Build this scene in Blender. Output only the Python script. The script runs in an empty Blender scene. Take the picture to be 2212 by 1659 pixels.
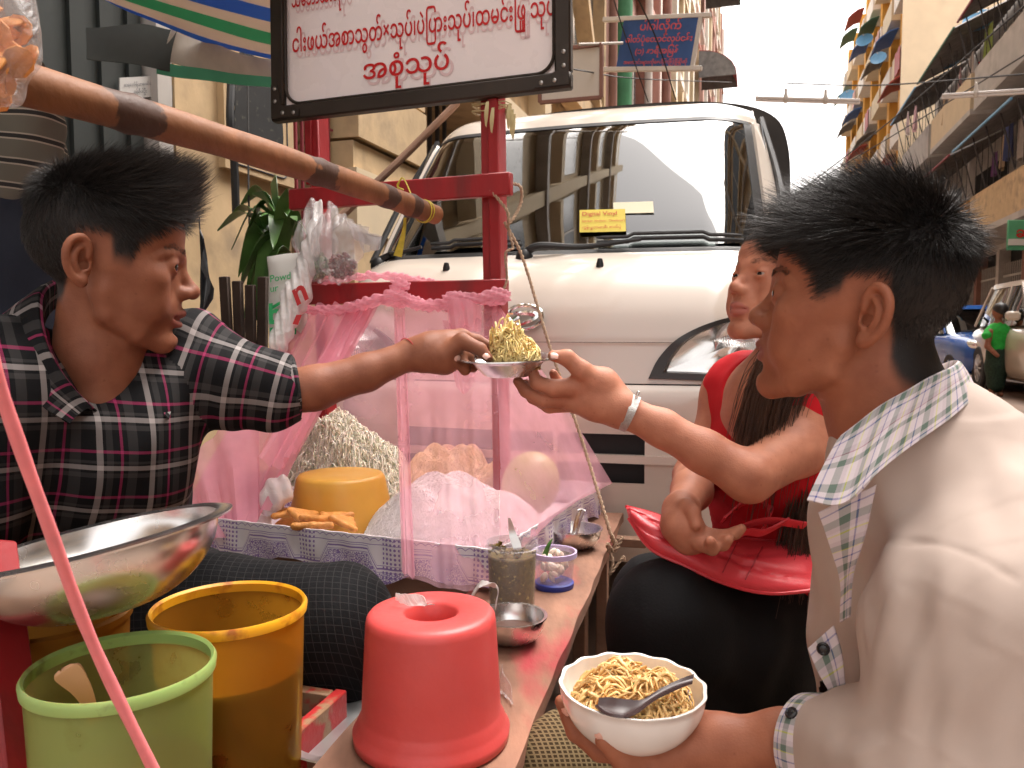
import bpy, math, random
import numpy as np
import openvdb as vdb
from mathutils import Matrix, Vector
R = math.radians
rng = np.random.default_rng(7)
random.seed(7)
scn = bpy.context.scene
COL = scn.collection

# ------------------------------------------------------------------ camera, sky, sun, exposure
CAMZ = 1.0
PITCH = math.atan(116.5 / 1720.4)
cam_d = bpy.data.cameras.new('camera'); cam = bpy.data.objects.new('camera', cam_d); COL.objects.link(cam)
cam.location = (0, 0, CAMZ); cam.rotation_euler = (math.pi / 2 - PITCH, 0, 0)
cam_d.sensor_width = 36; cam_d.lens = 28; cam_d.clip_start = 0.05; cam_d.clip_end = 2000
cam_d.dof.use_dof = True; cam_d.dof.focus_distance = 1.15; cam_d.dof.aperture_fstop = 16
scn.camera = cam
SUN_EL, SUN_AZ = R(62), R(60)          # azimuth measured from +Y towards +X
w = bpy.data.worlds.new('World'); scn.world = w; w.use_nodes = True
nt = w.node_tree; nt.nodes.clear()
o_ = nt.nodes.new('ShaderNodeOutputWorld'); b_ = nt.nodes.new('ShaderNodeBackground')
sk = nt.nodes.new('ShaderNodeTexSky'); sk.sky_type = 'NISHITA'; sk.sun_disc = False
sk.sun_elevation = SUN_EL; sk.sun_rotation = SUN_AZ; sk.air_density = 1.0; sk.dust_density = 6.0; sk.ozone_density = 0.6
hs = nt.nodes.new('ShaderNodeHueSaturation'); hs.inputs['Saturation'].default_value = 0.12
mx = nt.nodes.new('ShaderNodeMix'); mx.data_type = 'RGBA'; mx.blend_type = 'MULTIPLY'; mx.inputs[0].default_value = 1.0
mx.inputs[7].default_value = (1.0, 0.945, 0.90, 1)
nt.links.new(sk.outputs[0], hs.inputs['Color']); nt.links.new(hs.outputs[0], mx.inputs[6])
nt.links.new(mx.outputs[2], b_.inputs[0]); nt.links.new(b_.outputs[0], o_.inputs[0])
b_.inputs[1].default_value = 0.15
sl = bpy.data.lights.new('sun', 'SUN'); so = bpy.data.objects.new('sun', sl); COL.objects.link(so)
sl.energy = 0.75; sl.angle = R(60); sl.color = (1.0, 0.95, 0.89)
sdv = Vector((math.sin(SUN_AZ) * math.cos(SUN_EL), math.cos(SUN_AZ) * math.cos(SUN_EL), math.sin(SUN_EL)))
so.rotation_euler = sdv.to_track_quat('Z', 'Y').to_euler(); so.location = (0, 0, 30)
vs = scn.view_settings; vs.view_transform = 'Standard'; vs.look = 'None'; vs.gamma = 1.0; vs.use_curve_mapping = False
vs.exposure = 2.0
scn.render.engine = 'CYCLES'; cy = scn.cycles
cy.use_denoising = True; cy.max_bounces = 7; cy.diffuse_bounces = 4; cy.glossy_bounces = 4; cy.transmission_bounces = 6
cy.transparent_max_bounces = 16; cy.caustics_reflective = False; cy.caustics_refractive = False
cy.use_adaptive_sampling = True; cy.adaptive_threshold = 0.015; cy.sample_clamp_indirect = 8
scn.render.film_transparent = False

# ------------------------------------------------------------------ coordinates
def A(*v): return np.array(v, float)
FWD = A(0, math.cos(PITCH), -math.sin(PITCH)); UPC = A(0, math.sin(PITCH), math.cos(PITCH))
def at(px, py, d):
    """photo position (2212 wide) at a distance d along the view -> world point"""
    return A(0, 0, CAMZ) + FWD * d + A(1, 0, 0) * ((px - 1106) / 1720.4 * d) + UPC * ((829.5 - py) / 1720.4 * d)
def atz(px, py, z):
    """photo position on the horizontal plane z"""
    v = at(px, py, 1.0) - A(0, 0, CAMZ)
    return A(0, 0, CAMZ) + v * ((z - CAMZ) / v[2])
YAW = R(17.1)
S = A(math.sin(YAW), math.cos(YAW), 0); T = A(math.cos(YAW), -math.sin(YAW), 0); UZ = A(0, 0, 1)
def st(s, t, z=0.0): return S * s + T * t + UZ * z
def unit(v): v = np.asarray(v, float); return v / (np.linalg.norm(v) + 1e-12)
def frame3(x, z):
    x = unit(x); y = unit(np.cross(z, x)); z2 = np.cross(x, y)
    return np.stack([x, y, z2], 1)
ST3 = np.stack([T, S, UZ], 1)          # local (right, along, up) -> world, for things set square to the street
def rotz(a): c, s = math.cos(a), math.sin(a); return np.array([[c, -s, 0], [s, c, 0], [0, 0, 1.0]])
def rotx(a): c, s = math.cos(a), math.sin(a); return np.array([[1, 0, 0], [0, c, -s], [0, s, c.real]])
def roty(a): c, s = math.cos(a), math.sin(a); return np.array([[c, 0, s], [0, 1, 0], [-s, 0, c]])
_nd = np.random.default_rng(3)
_ND = _nd.normal(size=(8, 3)); _ND /= np.linalg.norm(_ND, axis=1)[:, None]; _NP = _nd.uniform(0, 6.28, (8, 8))
def wob(P, freq, octaves=2):
    """smooth pseudo-noise, about -1..1"""
    P = np.asarray(P, float); out = np.zeros(P.shape[:-1]); amp = 1.0; tot = 0
    for o in range(octaves):
        q = np.zeros_like(out)
        for i in range(6):
            dd = _ND[(i + o) % 8]
            q += np.sin(P @ dd * freq * (0.7 + 0.22 * i) + _NP[o, i] + 1.7 * np.sin(P @ _ND[(i + 3) % 8] * freq * 0.6 + _NP[o, (i + 2) % 8]))
        out += amp * q / 6 * 1.8; tot += amp; amp *= 0.5; freq *= 2.1
    return out / tot
def spline(pts, n):
    """Catmull-Rom through pts -> n points"""
    P = np.asarray(pts, float); m = len(P)
    if m == 2: return P[0] + (P[1] - P[0]) * np.linspace(0, 1, n)[:, None]
    Q = np.vstack([2 * P[0] - P[1], P, 2 * P[-1] - P[-2]])
    u = np.linspace(0, m - 1 - 1e-9, n); i = u.astype(int); t = (u - i)[:, None]
    a, b, c, d = Q[i], Q[i + 1], Q[i + 2], Q[i + 3]
    return 0.5 * (2 * b + (c - a) * t + (2 * a - 5 * b + 4 * c - d) * t ** 2 + (3 * b - a - 3 * c + d) * t ** 3)

# ------------------------------------------------------------------ geometry collector
class G:
    def __init__(s): s.v = []; s.f = []; s.n = 0; s.uv = []
    def add(s, v, f, uv=None):
        v = np.asarray(v, float).reshape(-1, 3); s.v.append(v); o = s.n
        s.f += [tuple(int(i) + o for i in q) for q in f]; s.n += len(v)
        s.uv.append(np.zeros((len(v), 2)) if uv is None else np.asarray(uv, float)); return s
    def V(s): return np.vstack(s.v)
    def xf(s, M, t=(0, 0, 0)):
        s.v = [v @ np.asarray(M).T + np.asarray(t, float) for v in s.v]; return s
    def box(s, c, size, M=np.eye(3), bev=0.0):
        a = np.asarray(size, float) / 2
        if bev <= 0:
            v = np.array([[x, y, z] for x in (-1, 1) for y in (-1, 1) for z in (-1, 1)]) * a
            f = [(0, 1, 3, 2), (4, 6, 7, 5), (0, 4, 5, 1), (2, 3, 7, 6), (0, 2, 6, 4), (1, 5, 7, 3)]
        else:
            b = min(bev, a.min() * 0.9); v = []; idx = {}
            for x in (-1, 1):
                for y in (-1, 1):
                    for z in (-1, 1):
                        sg = A(x, y, z)
                        for ax in range(3):
                            p = sg * (a - b); p[ax] = sg[ax] * a[ax]; idx[(x, y, z, ax)] = len(v); v.append(p)
            f = []
            for ax in range(3):
                o = [i for i in range(3) if i != ax]
                for sg in (-1, 1):
                    q = []
                    for (i, j) in ((-1, -1), (1, -1), (1, 1), (-1, 1)):
                        k = [0, 0, 0]; k[ax] = sg; k[o[0]] = i; k[o[1]] = j; q.append(idx[(*k, ax)])
                    f.append(tuple(q) if (sg > 0) == (ax != 1) else tuple(q[::-1]))
            for ax in range(3):
                o = [i for i in range(3) if i != ax]
                for i in (-1, 1):
                    for j in (-1, 1):
                        k0 = [0, 0, 0]; k0[o[0]] = i; k0[o[1]] = j; k1 = list(k0); k0[ax] = -1; k1[ax] = 1
                        f.append((idx[(*k0, o[0])], idx[(*k1, o[0])], idx[(*k1, o[1])], idx[(*k0, o[1])]))
            for x in (-1, 1):
                for y in (-1, 1):
                    for z in (-1, 1): f.append(tuple(idx[(x, y, z, ax)] for ax in range(3)))
            v = np.array(v)
            f = [q if np.cross(v[q[1]] - v[q[0]], v[q[2]] - v[q[0]]) @ v[list(q)].mean(0) > 0 else tuple(q[::-1]) for q in f]
        return s.add(np.asarray(v) @ np.asarray(M).T + np.asarray(c, float), f)
    def beam(s, a, b, w, h, up=(0, 0, 1), bev=0.003):
        a = np.asarray(a, float); b = np.asarray(b, float); M = frame3(b - a, np.asarray(up, float))
        return s.box((a + b) / 2, (np.linalg.norm(b - a), w, h), M, bev)
    def tube(s, pts, r, n=8, smooth=0, cap=True, uvs=None):
        P = np.asarray(pts, float)
        r = np.asarray(r, float) * np.ones(len(P))
        if smooth:
            u0 = np.linspace(0, 1, len(P)); P = spline(P, smooth); r = np.interp(np.linspace(0, 1, smooth), u0, r)
        m = len(P); tg = np.gradient(P, axis=0); tg /= np.linalg.norm(tg, axis=1)[:, None] + 1e-12
        nx = np.zeros_like(P); ref = A(0, 0, 1) if abs(tg[0, 2]) < 0.9 else A(1, 0, 0)
        nx[0] = unit(np.cross(tg[0], ref))
        for i in range(1, m):
            q = nx[i - 1] - tg[i] * (nx[i - 1] @ tg[i]); nx[i] = unit(q)
        by = np.cross(tg, nx); th = np.arange(n) * 2 * math.pi / n
        v = P[:, None] + (nx[:, None] * np.cos(th)[None, :, None] + by[:, None] * np.sin(th)[None, :, None]) * r[:, None, None]
        f = [(i * n + j, i * n + (j + 1) % n, (i + 1) * n + (j + 1) % n, (i + 1) * n + j) for i in range(m - 1) for j in range(n)]
        if cap: f += [tuple(range(n))[::-1], tuple((m - 1) * n + j for j in range(n))]
        L = np.concatenate([[0], np.cumsum(np.linalg.norm(np.diff(P, axis=0), axis=1))])
        uv = np.stack([np.repeat(L, n), np.tile(np.arange(n) / n, m)], 1)
        return s.add(v.reshape(-1, 3), f, uv)
    def lathe(s, prof, n=40, c=(0, 0, 0), M=np.eye(3), fn=None, close=False):
        prof = np.asarray(prof, float); th = np.arange(n) * 2 * math.pi / n; m = len(prof)
        v = np.stack([prof[:, None, 0] * np.cos(th), prof[:, None, 0] * np.sin(th), np.repeat(prof[:, 1:2], n, 1)], 2).reshape(-1, 3)
        if fn is not None: v = fn(v)
        f = [(i * n + j, i * n + (j + 1) % n, (i + 1) * n + (j + 1) % n, (i + 1) * n + j) for i in range(m - 1) for j in range(n)]
        if prof[0, 0] > 1e-4 and close: f.append(tuple(range(n))[::-1])
        if prof[-1, 0] > 1e-4 and close: f.append(tuple((m - 1) * n + j for j in range(n)))
        L = np.concatenate([[0], np.cumsum(np.linalg.norm(np.diff(prof, axis=0), axis=1))])
        uv = np.stack([np.tile(np.arange(n) / n, m), np.repeat(L, n)], 1)
        return s.add(v @ np.asarray(M).T + np.asarray(c, float), f, uv)
    def grid(s, P, closed_u=False):
        """P (nu, nv, 3)"""
        nu, nv = P.shape[:2]; f = []
        for i in range(nu - (0 if closed_u else 1)):
            for j in range(nv - 1):
                a = i * nv + j; b = ((i + 1) % nu) * nv + j; f.append((a, b, b + 1, a + 1))
        U, V_ = np.meshgrid(np.linspace(0, 1, nu), np.linspace(0, 1, nv), indexing='ij')
        return s.add(P.reshape(-1, 3), f, np.stack([U.ravel(), V_.ravel()], 1))
    def slab(s, P, th):
        """grid P (nu,nv,3) thickened by th along its normals"""
        du = np.gradient(P, axis=0); dv = np.gradient(P, axis=1); N = np.cross(du, dv); N /= np.linalg.norm(N, axis=2)[:, :, None] + 1e-12
        nu, nv = P.shape[:2]; top = P + N * th / 2; bot = P - N * th / 2; k = nu * nv; f = []
        for i in range(nu - 1):
            for j in range(nv - 1):
                a = i * nv + j; b = a + nv; f.append((a, b, b + 1, a + 1)); f.append((k + a, k + a + 1, k + b + 1, k + b))
        rim = [(i, 0) for i in range(nu)] + [(nu - 1, j) for j in range(1, nv)] + [(i, nv - 1) for i in range(nu - 2, -1, -1)] + [(0, j) for j in range(nv - 2, 0, -1)]
        for q in range(len(rim)):
            a = rim[q][0] * nv + rim[q][1]; b = rim[(q + 1) % len(rim)]; b = b[0] * nv + b[1]; f.append((b, a, k + a, k + b))
        U, V_ = np.meshgrid(np.linspace(0, 1, nu), np.linspace(0, 1, nv), indexing='ij'); uv = np.stack([U.ravel(), V_.ravel()], 1)
        return s.add(np.vstack([top.reshape(-1, 3), bot.reshape(-1, 3)]), f, np.vstack([uv, uv]))
    def prism(s, poly, z0, z1, c=(0, 0, 0), M=np.eye(3)):
        n = len(poly); v = [(x, y, z0) for x, y in poly] + [(x, y, z1) for x, y in poly]
        f = [tuple(range(n))[::-1], tuple(range(n, 2 * n))] + [(i, (i + 1) % n, n + (i + 1) % n, n + i) for i in range(n)]
        return s.add(np.array(v, float) @ np.asarray(M).T + np.asarray(c, float), f)
def rounded(w, h, r, n=5):
    out = []
    for cx, cy, a0 in ((w / 2 - r, h / 2 - r, 0), (-w / 2 + r, h / 2 - r, 90), (-w / 2 + r, -h / 2 + r, 180), (w / 2 - r, -h / 2 + r, 270)):
        for i in range(n + 1):
            a = R(a0 + 90 * i / n); out.append((cx + r * math.cos(a), cy + r * math.sin(a)))
    return out

# ------------------------------------------------------------------ objects
WLOC = {}
def mesh_of(name, g, smooth=True, angle=40):
    v = g.V(); me = bpy.data.meshes.new(name)
    me.from_pydata(v.tolist(), [], g.f); me.update()
    uvv = np.vstack(g.uv)
    if uvv.any():
        at_ = me.attributes.new('st', 'FLOAT2', 'POINT'); at_.data.foreach_set('vector', uvv.astype(np.float32).ravel())
    if smooth:
        me.polygons.foreach_set('use_smooth', [True] * len(me.polygons))
        if angle < 180 and hasattr(me, 'set_sharp_from_angle'): me.set_sharp_from_angle(angle=R(angle))
    return me
def thing(name, label, cat, loc, group=None, kind=None):
    o = bpy.data.objects.new(name, None); COL.objects.link(o); o.empty_display_size = 0.05
    o.location = loc; WLOC[o.name] = np.asarray(loc, float); tag(o, label, cat, group, kind); return o
def tag(o, label=None, cat=None, group=None, kind=None):
    if label: o['label'] = label
    if cat: o['category'] = cat
    if group: o['group'] = group
    if kind: o['kind'] = kind
    return o
def part(name, g, m, parent, smooth=True, angle=40, loc=None, kind=None, label=None):
    """g in world coordinates; becomes a child whose origin is loc (or the middle of its bottom)"""
    v = g.V(); p0 = WLOC[parent.name]
    if loc is None: loc = A((v[:, 0].min() + v[:, 0].max()) / 2, (v[:, 1].min() + v[:, 1].max()) / 2, v[:, 2].min())
    g.v = [q - loc for q in g.v]; me = mesh_of(name, g, smooth, angle)
    if m is not None: me.materials.append(M_(m))
    o = bpy.data.objects.new(name, me); COL.objects.link(o); o.parent = parent; o.location = np.asarray(loc) - p0; WLOC[o.name] = np.asarray(loc, float)
    if kind: o['kind'] = kind
    if label: o['label'] = label
    return o
def again(o, loc, parent):
    """another copy of a part, sharing its mesh, at world loc"""
    c = o.copy(); COL.objects.link(c); c.parent = parent; c.location = np.asarray(loc, float) - WLOC[parent.name]; WLOC[c.name] = np.asarray(loc, float); return c
def solo(name, g, m, label, cat, group=None, kind=None, smooth=True, angle=40, loc=None):
    v = g.V()
    if loc is None: loc = A((v[:, 0].min() + v[:, 0].max()) / 2, (v[:, 1].min() + v[:, 1].max()) / 2, v[:, 2].min())
    g.v = [q - loc for q in g.v]; me = mesh_of(name, g, smooth, angle)
    if m is not None: me.materials.append(M_(m))
    o = bpy.data.objects.new(name, me); COL.objects.link(o); o.location = loc; WLOC[o.name] = np.asarray(loc, float); tag(o, label, cat, group, kind); return o
def clone(root, loc, label=None, group=None):
    """copy of a thing with its parts and sub-parts"""
    r = root.copy(); COL.objects.link(r); r.location = loc; WLOC[r.name] = np.asarray(loc, float)
    if label: r['label'] = label
    if group: r['group'] = group
    def kids(src, dst):
        for ch in list(src.children):
            c = ch.copy(); COL.objects.link(c); c.parent = dst; WLOC[c.name] = WLOC[dst.name] + np.asarray(ch.location); kids(ch, c)
    kids(root, r); return r

# ------------------------------------------------------------------ materials
MATS = {}
def M_(m): return MATS[m] if isinstance(m, str) else m
def nodes_of(m): return m.node_tree.nodes, m.node_tree.links
def mat(name, col, rough=0.6, metal=0.0, var=0.12, scale=6.0, bump=0.0, bscale=60.0, spec=0.5, col2=None, mixs=4.0, mixlo=0.45, mixhi=0.6,
        coat=0.0, sss=0.0, trans=0.0, ior=1.45, alpha=1.0, emit=None, estr=0.0, stretch=(1, 1, 1), sheen=0.0, rvar=0.1, coords='Object'):
    m = bpy.data.materials.new(name); m.use_nodes = True; N, L = nodes_of(m); b = N['Principled BSDF']; MATS[name] = m
    tc = N.new('ShaderNodeTexCoord'); mp = N.new('ShaderNodeMapping'); mp.inputs['Scale'].default_value = stretch
    L.new(tc.outputs[coords], mp.inputs[0])
    def noise(sc, det=4):
        n = N.new('ShaderNodeTexNoise'); n.inputs['Scale'].default_value = sc; n.inputs['Detail'].default_value = det; L.new(mp.outputs[0], n.inputs['Vector']); return n
    n1 = noise(scale); r1 = N.new('ShaderNodeValToRGB')
    c = np.array(col[:3]); lo = np.clip(c * (1 - var), 0, 1); hi = np.clip(c * (1 + var), 0, 1)
    r1.color_ramp.elements[0].position = 0.3; r1.color_ramp.elements[1].position = 0.7
    r1.color_ramp.elements[0].color = (*lo, 1); r1.color_ramp.elements[1].color = (*hi, 1); L.new(n1.outputs[0], r1.inputs[0]); out = r1.outputs[0]
    if col2 is not None:
        n2 = noise(mixs, 8); r2 = N.new('ShaderNodeValToRGB'); r2.color_ramp.elements[0].position = mixlo; r2.color_ramp.elements[1].position = mixhi
        L.new(n2.outputs[0], r2.inputs[0]); mm = N.new('ShaderNodeMix'); mm.data_type = 'RGBA'; L.new(r2.outputs[0], mm.inputs[0]); L.new(out, mm.inputs[6]); mm.inputs[7].default_value = (*col2[:3], 1); out = mm.outputs[2]
    L.new(out, b.inputs['Base Color'])
    n3 = noise(scale * 2.3, 3); mr = N.new('ShaderNodeMapRange'); mr.inputs[3].default_value = max(0.02, rough - rvar); mr.inputs[4].default_value = min(1, rough + rvar)
    L.new(n3.outputs[0], mr.inputs[0]); L.new(mr.outputs[0], b.inputs['Roughness'])
    b.inputs['Metallic'].default_value = metal; b.inputs['Specular IOR Level'].default_value = spec; b.inputs['Coat Weight'].default_value = coat
    b.inputs['Coat Roughness'].default_value = 0.05; b.inputs['IOR'].default_value = ior
    b.inputs['Transmission Weight'].default_value = trans; b.inputs['Alpha'].default_value = alpha
    b.inputs['Sheen Weight'].default_value = sheen
    if sss > 0: b.inputs['Subsurface Weight'].default_value = sss; b.inputs['Subsurface Radius'].default_value = (1.0, 0.35, 0.2); b.inputs['Subsurface Scale'].default_value = 0.01
    if emit is not None: b.inputs['Emission Color'].default_value = (*emit[:3], 1); b.inputs['Emission Strength'].default_value = estr
    if bump > 0:
        n4 = noise(bscale, 6); bp = N.new('ShaderNodeBump'); bp.inputs['Strength'].default_value = bump; bp.inputs['Distance'].default_value = 0.005
        L.new(n4.outputs[0], bp.inputs['Height']); L.new(bp.outputs[0], b.inputs['Normal'])
    return m

# ------------------------------------------------------------------ signed-distance modelling (for bodies, cloth, soft shapes)
def scat(n, i, w_): return np.stack([np.bincount(i, w_[:, k], n) for k in range(w_.shape[1])], 1)
def ring_mean(p, q):
    a = q.ravel(); b = np.roll(q, -1, 1).ravel(); n = len(p); p2 = p if p.ndim > 1 else p[:, None]
    acc = scat(n, a, p2[b]) + scat(n, b, p2[a]); c = np.maximum(np.bincount(a, minlength=n) + np.bincount(b, minlength=n), 1)
    out = acc / c[:, None]; return out if p.ndim > 1 else out[:, 0]
class Sdf:
    def __init__(s): s.ops = []
    def ell(s, c, r, M=np.eye(3), k=0.01, sub=False, t=0):
        c = np.asarray(c, float); r = np.asarray(r, float) * np.ones(3); M = np.asarray(M, float); e = np.abs(M) @ r
        def fn(X):
            q = (X - c.astype(np.float32)) @ (M / r).astype(np.float32); k0 = np.sqrt(np.einsum('...i,...i->...', q, q)); q /= r.astype(np.float32); k1 = np.sqrt(np.einsum('...i,...i->...', q, q)) + np.float32(1e-9)
            return k0 * (k0 - 1) / k1
        s.ops.append((fn, c - e, c + e, k, sub)); return s
    def chain(s, pts, rad, k=0.01, sub=False, kk=None, sm=0):
        P = np.asarray(pts, float); rad = np.asarray(rad, float) * np.ones(len(P))
        if sm: u0 = np.linspace(0, 1, len(P)); P = spline(P, sm); rad = np.interp(np.linspace(0, 1, sm), u0, rad)
        for i in range(len(P) - 1):
            a, b, ra, rb = P[i], P[i + 1], rad[i], rad[i + 1]
            def fn(X, a=a, b=b, ra=ra, rb=rb):
                ba = (b - a).astype(np.float32); pa = X - a.astype(np.float32); h = np.clip((pa @ ba) / (ba @ ba + np.float32(1e-12)), 0, 1); pa -= h[..., None] * ba
                return np.sqrt(np.einsum('...i,...i->...', pa, pa)) - (np.float32(ra) + np.float32(rb - ra) * h)
            lo = np.minimum(a - ra, b - rb); hi = np.maximum(a + ra, b + rb)
            s.ops.append((fn, lo, hi, k if (i == 0 or kk is None) else kk, sub))
        return s
    def box(s, c, half, M=np.eye(3), r=0.005, k=0.01, sub=False):
        c = np.asarray(c, float); half = np.asarray(half, float); M = np.asarray(M, float); e = np.abs(M) @ half
        def fn(X):
            q = np.abs((X - c) @ M) - (half - r); return np.linalg.norm(np.maximum(q, 0), axis=-1) + np.minimum(q.max(-1), 0) - r
        s.ops.append((fn, c - e, c + e, k, sub)); return s
    def mesh(s, res, lo=None, hi=None, smooth=1):
        if lo is None:
            lo = np.min([o[1] for o in s.ops if not o[4]], axis=0) - 3 * res; hi = np.max([o[2] for o in s.ops if not o[4]], axis=0) + 3 * res
        lo = np.asarray(lo, float); hi = np.asarray(hi, float)
        n = np.ceil((hi - lo) / res).astype(int) + 1; BIG = 0.05
        D = np.full(n, BIG, np.float32); ax = [(lo[i] + res * np.arange(n[i])).astype(np.float32) for i in range(3)]
        for fn, a, b, k, sub in s.ops:
            mg = k * 1.2 + 4 * res
            i0 = np.maximum(np.floor((a - mg - lo) / res).astype(int), 0); i1 = np.minimum(np.ceil((b + mg - lo) / res).astype(int) + 1, n)
            if (i1 <= i0).any(): continue
            sl_ = tuple(slice(i0[i], i1[i]) for i in range(3))
            X = np.stack(np.meshgrid(ax[0][sl_[0]], ax[1][sl_[1]], ax[2][sl_[2]], indexing='ij'), -1)
            d = np.minimum(fn(X), BIG); o = D[sl_]
            if sub:
                d = -d; h = np.maximum(k - np.abs(o - d), 0) / k; D[sl_] = np.maximum(o, d) + h * h * k * 0.25
            else:
                h = np.maximum(k - np.abs(o - d), 0) / k; D[sl_] = np.minimum(o, d) - h * h * k * 0.25
        D[0], D[-1], D[:, 0], D[:, -1], D[:, :, 0], D[:, :, -1] = (np.maximum(q, res) for q in (D[0], D[-1], D[:, 0], D[:, -1], D[:, :, 0], D[:, :, -1]))
        gr = vdb.FloatGrid(BIG); gr.copyFromArray(np.clip(D, -BIG, BIG)); p, q = gr.convertToQuads(isovalue=0.0)
        p = p.astype(float); q = q.astype(int)
        for _ in range(smooth):
            p = 0.5 * p + 0.5 * ring_mean(p, q)
        return p * res + lo, q
def vnormals(v, q):
    d1 = v[q[:, 2]] - v[q[:, 0]]; d2 = v[q[:, 3]] - v[q[:, 1]]; fn = np.cross(d1, d2); N = sum(scat(len(v), q[:, i], fn) for i in range(4))
    return N / (np.linalg.norm(N, axis=1)[:, None] + 1e-12)
def raw_mesh(name, v, q, smooth=True):
    """fast quad mesh from arrays"""
    me = bpy.data.meshes.new(name); nv, nf = len(v), len(q); w_ = q.shape[1]
    me.vertices.add(nv); me.vertices.foreach_set('co', np.asarray(v, np.float32).ravel())
    me.loops.add(nf * w_); me.loops.foreach_set('vertex_index', q.astype(np.int32).ravel())
    me.polygons.add(nf); me.polygons.foreach_set('loop_start', (np.arange(nf) * w_).astype(np.int32))
    me.polygons.foreach_set('use_smooth', np.full(nf, smooth)); me.update(calc_edges=True); return me
def raw_obj(name, v, q, m, parent=None, loc=None, attrs=None):
    if loc is None: loc = A((v[:, 0].min() + v[:, 0].max()) / 2, (v[:, 1].min() + v[:, 1].max()) / 2, v[:, 2].min())
    me = raw_mesh(name, v - loc, q)
    for an, av in (attrs or {}).items():
        av = np.asarray(av, np.float32)
        if av.ndim == 1: at_ = me.attributes.new(an, 'FLOAT', 'POINT'); at_.data.foreach_set('value', av)
        else:
            at_ = me.attributes.new(an, 'FLOAT2' if av.shape[1] == 2 else 'FLOAT_VECTOR', 'POINT'); at_.data.foreach_set('vector', av.ravel())
    me.materials.append(M_(m)); o = bpy.data.objects.new(name, me); COL.objects.link(o)
    if parent is not None: o.parent = parent; o.location = loc - WLOC[parent.name]
    else: o.location = loc
    WLOC[o.name] = np.asarray(loc, float); return o

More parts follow.
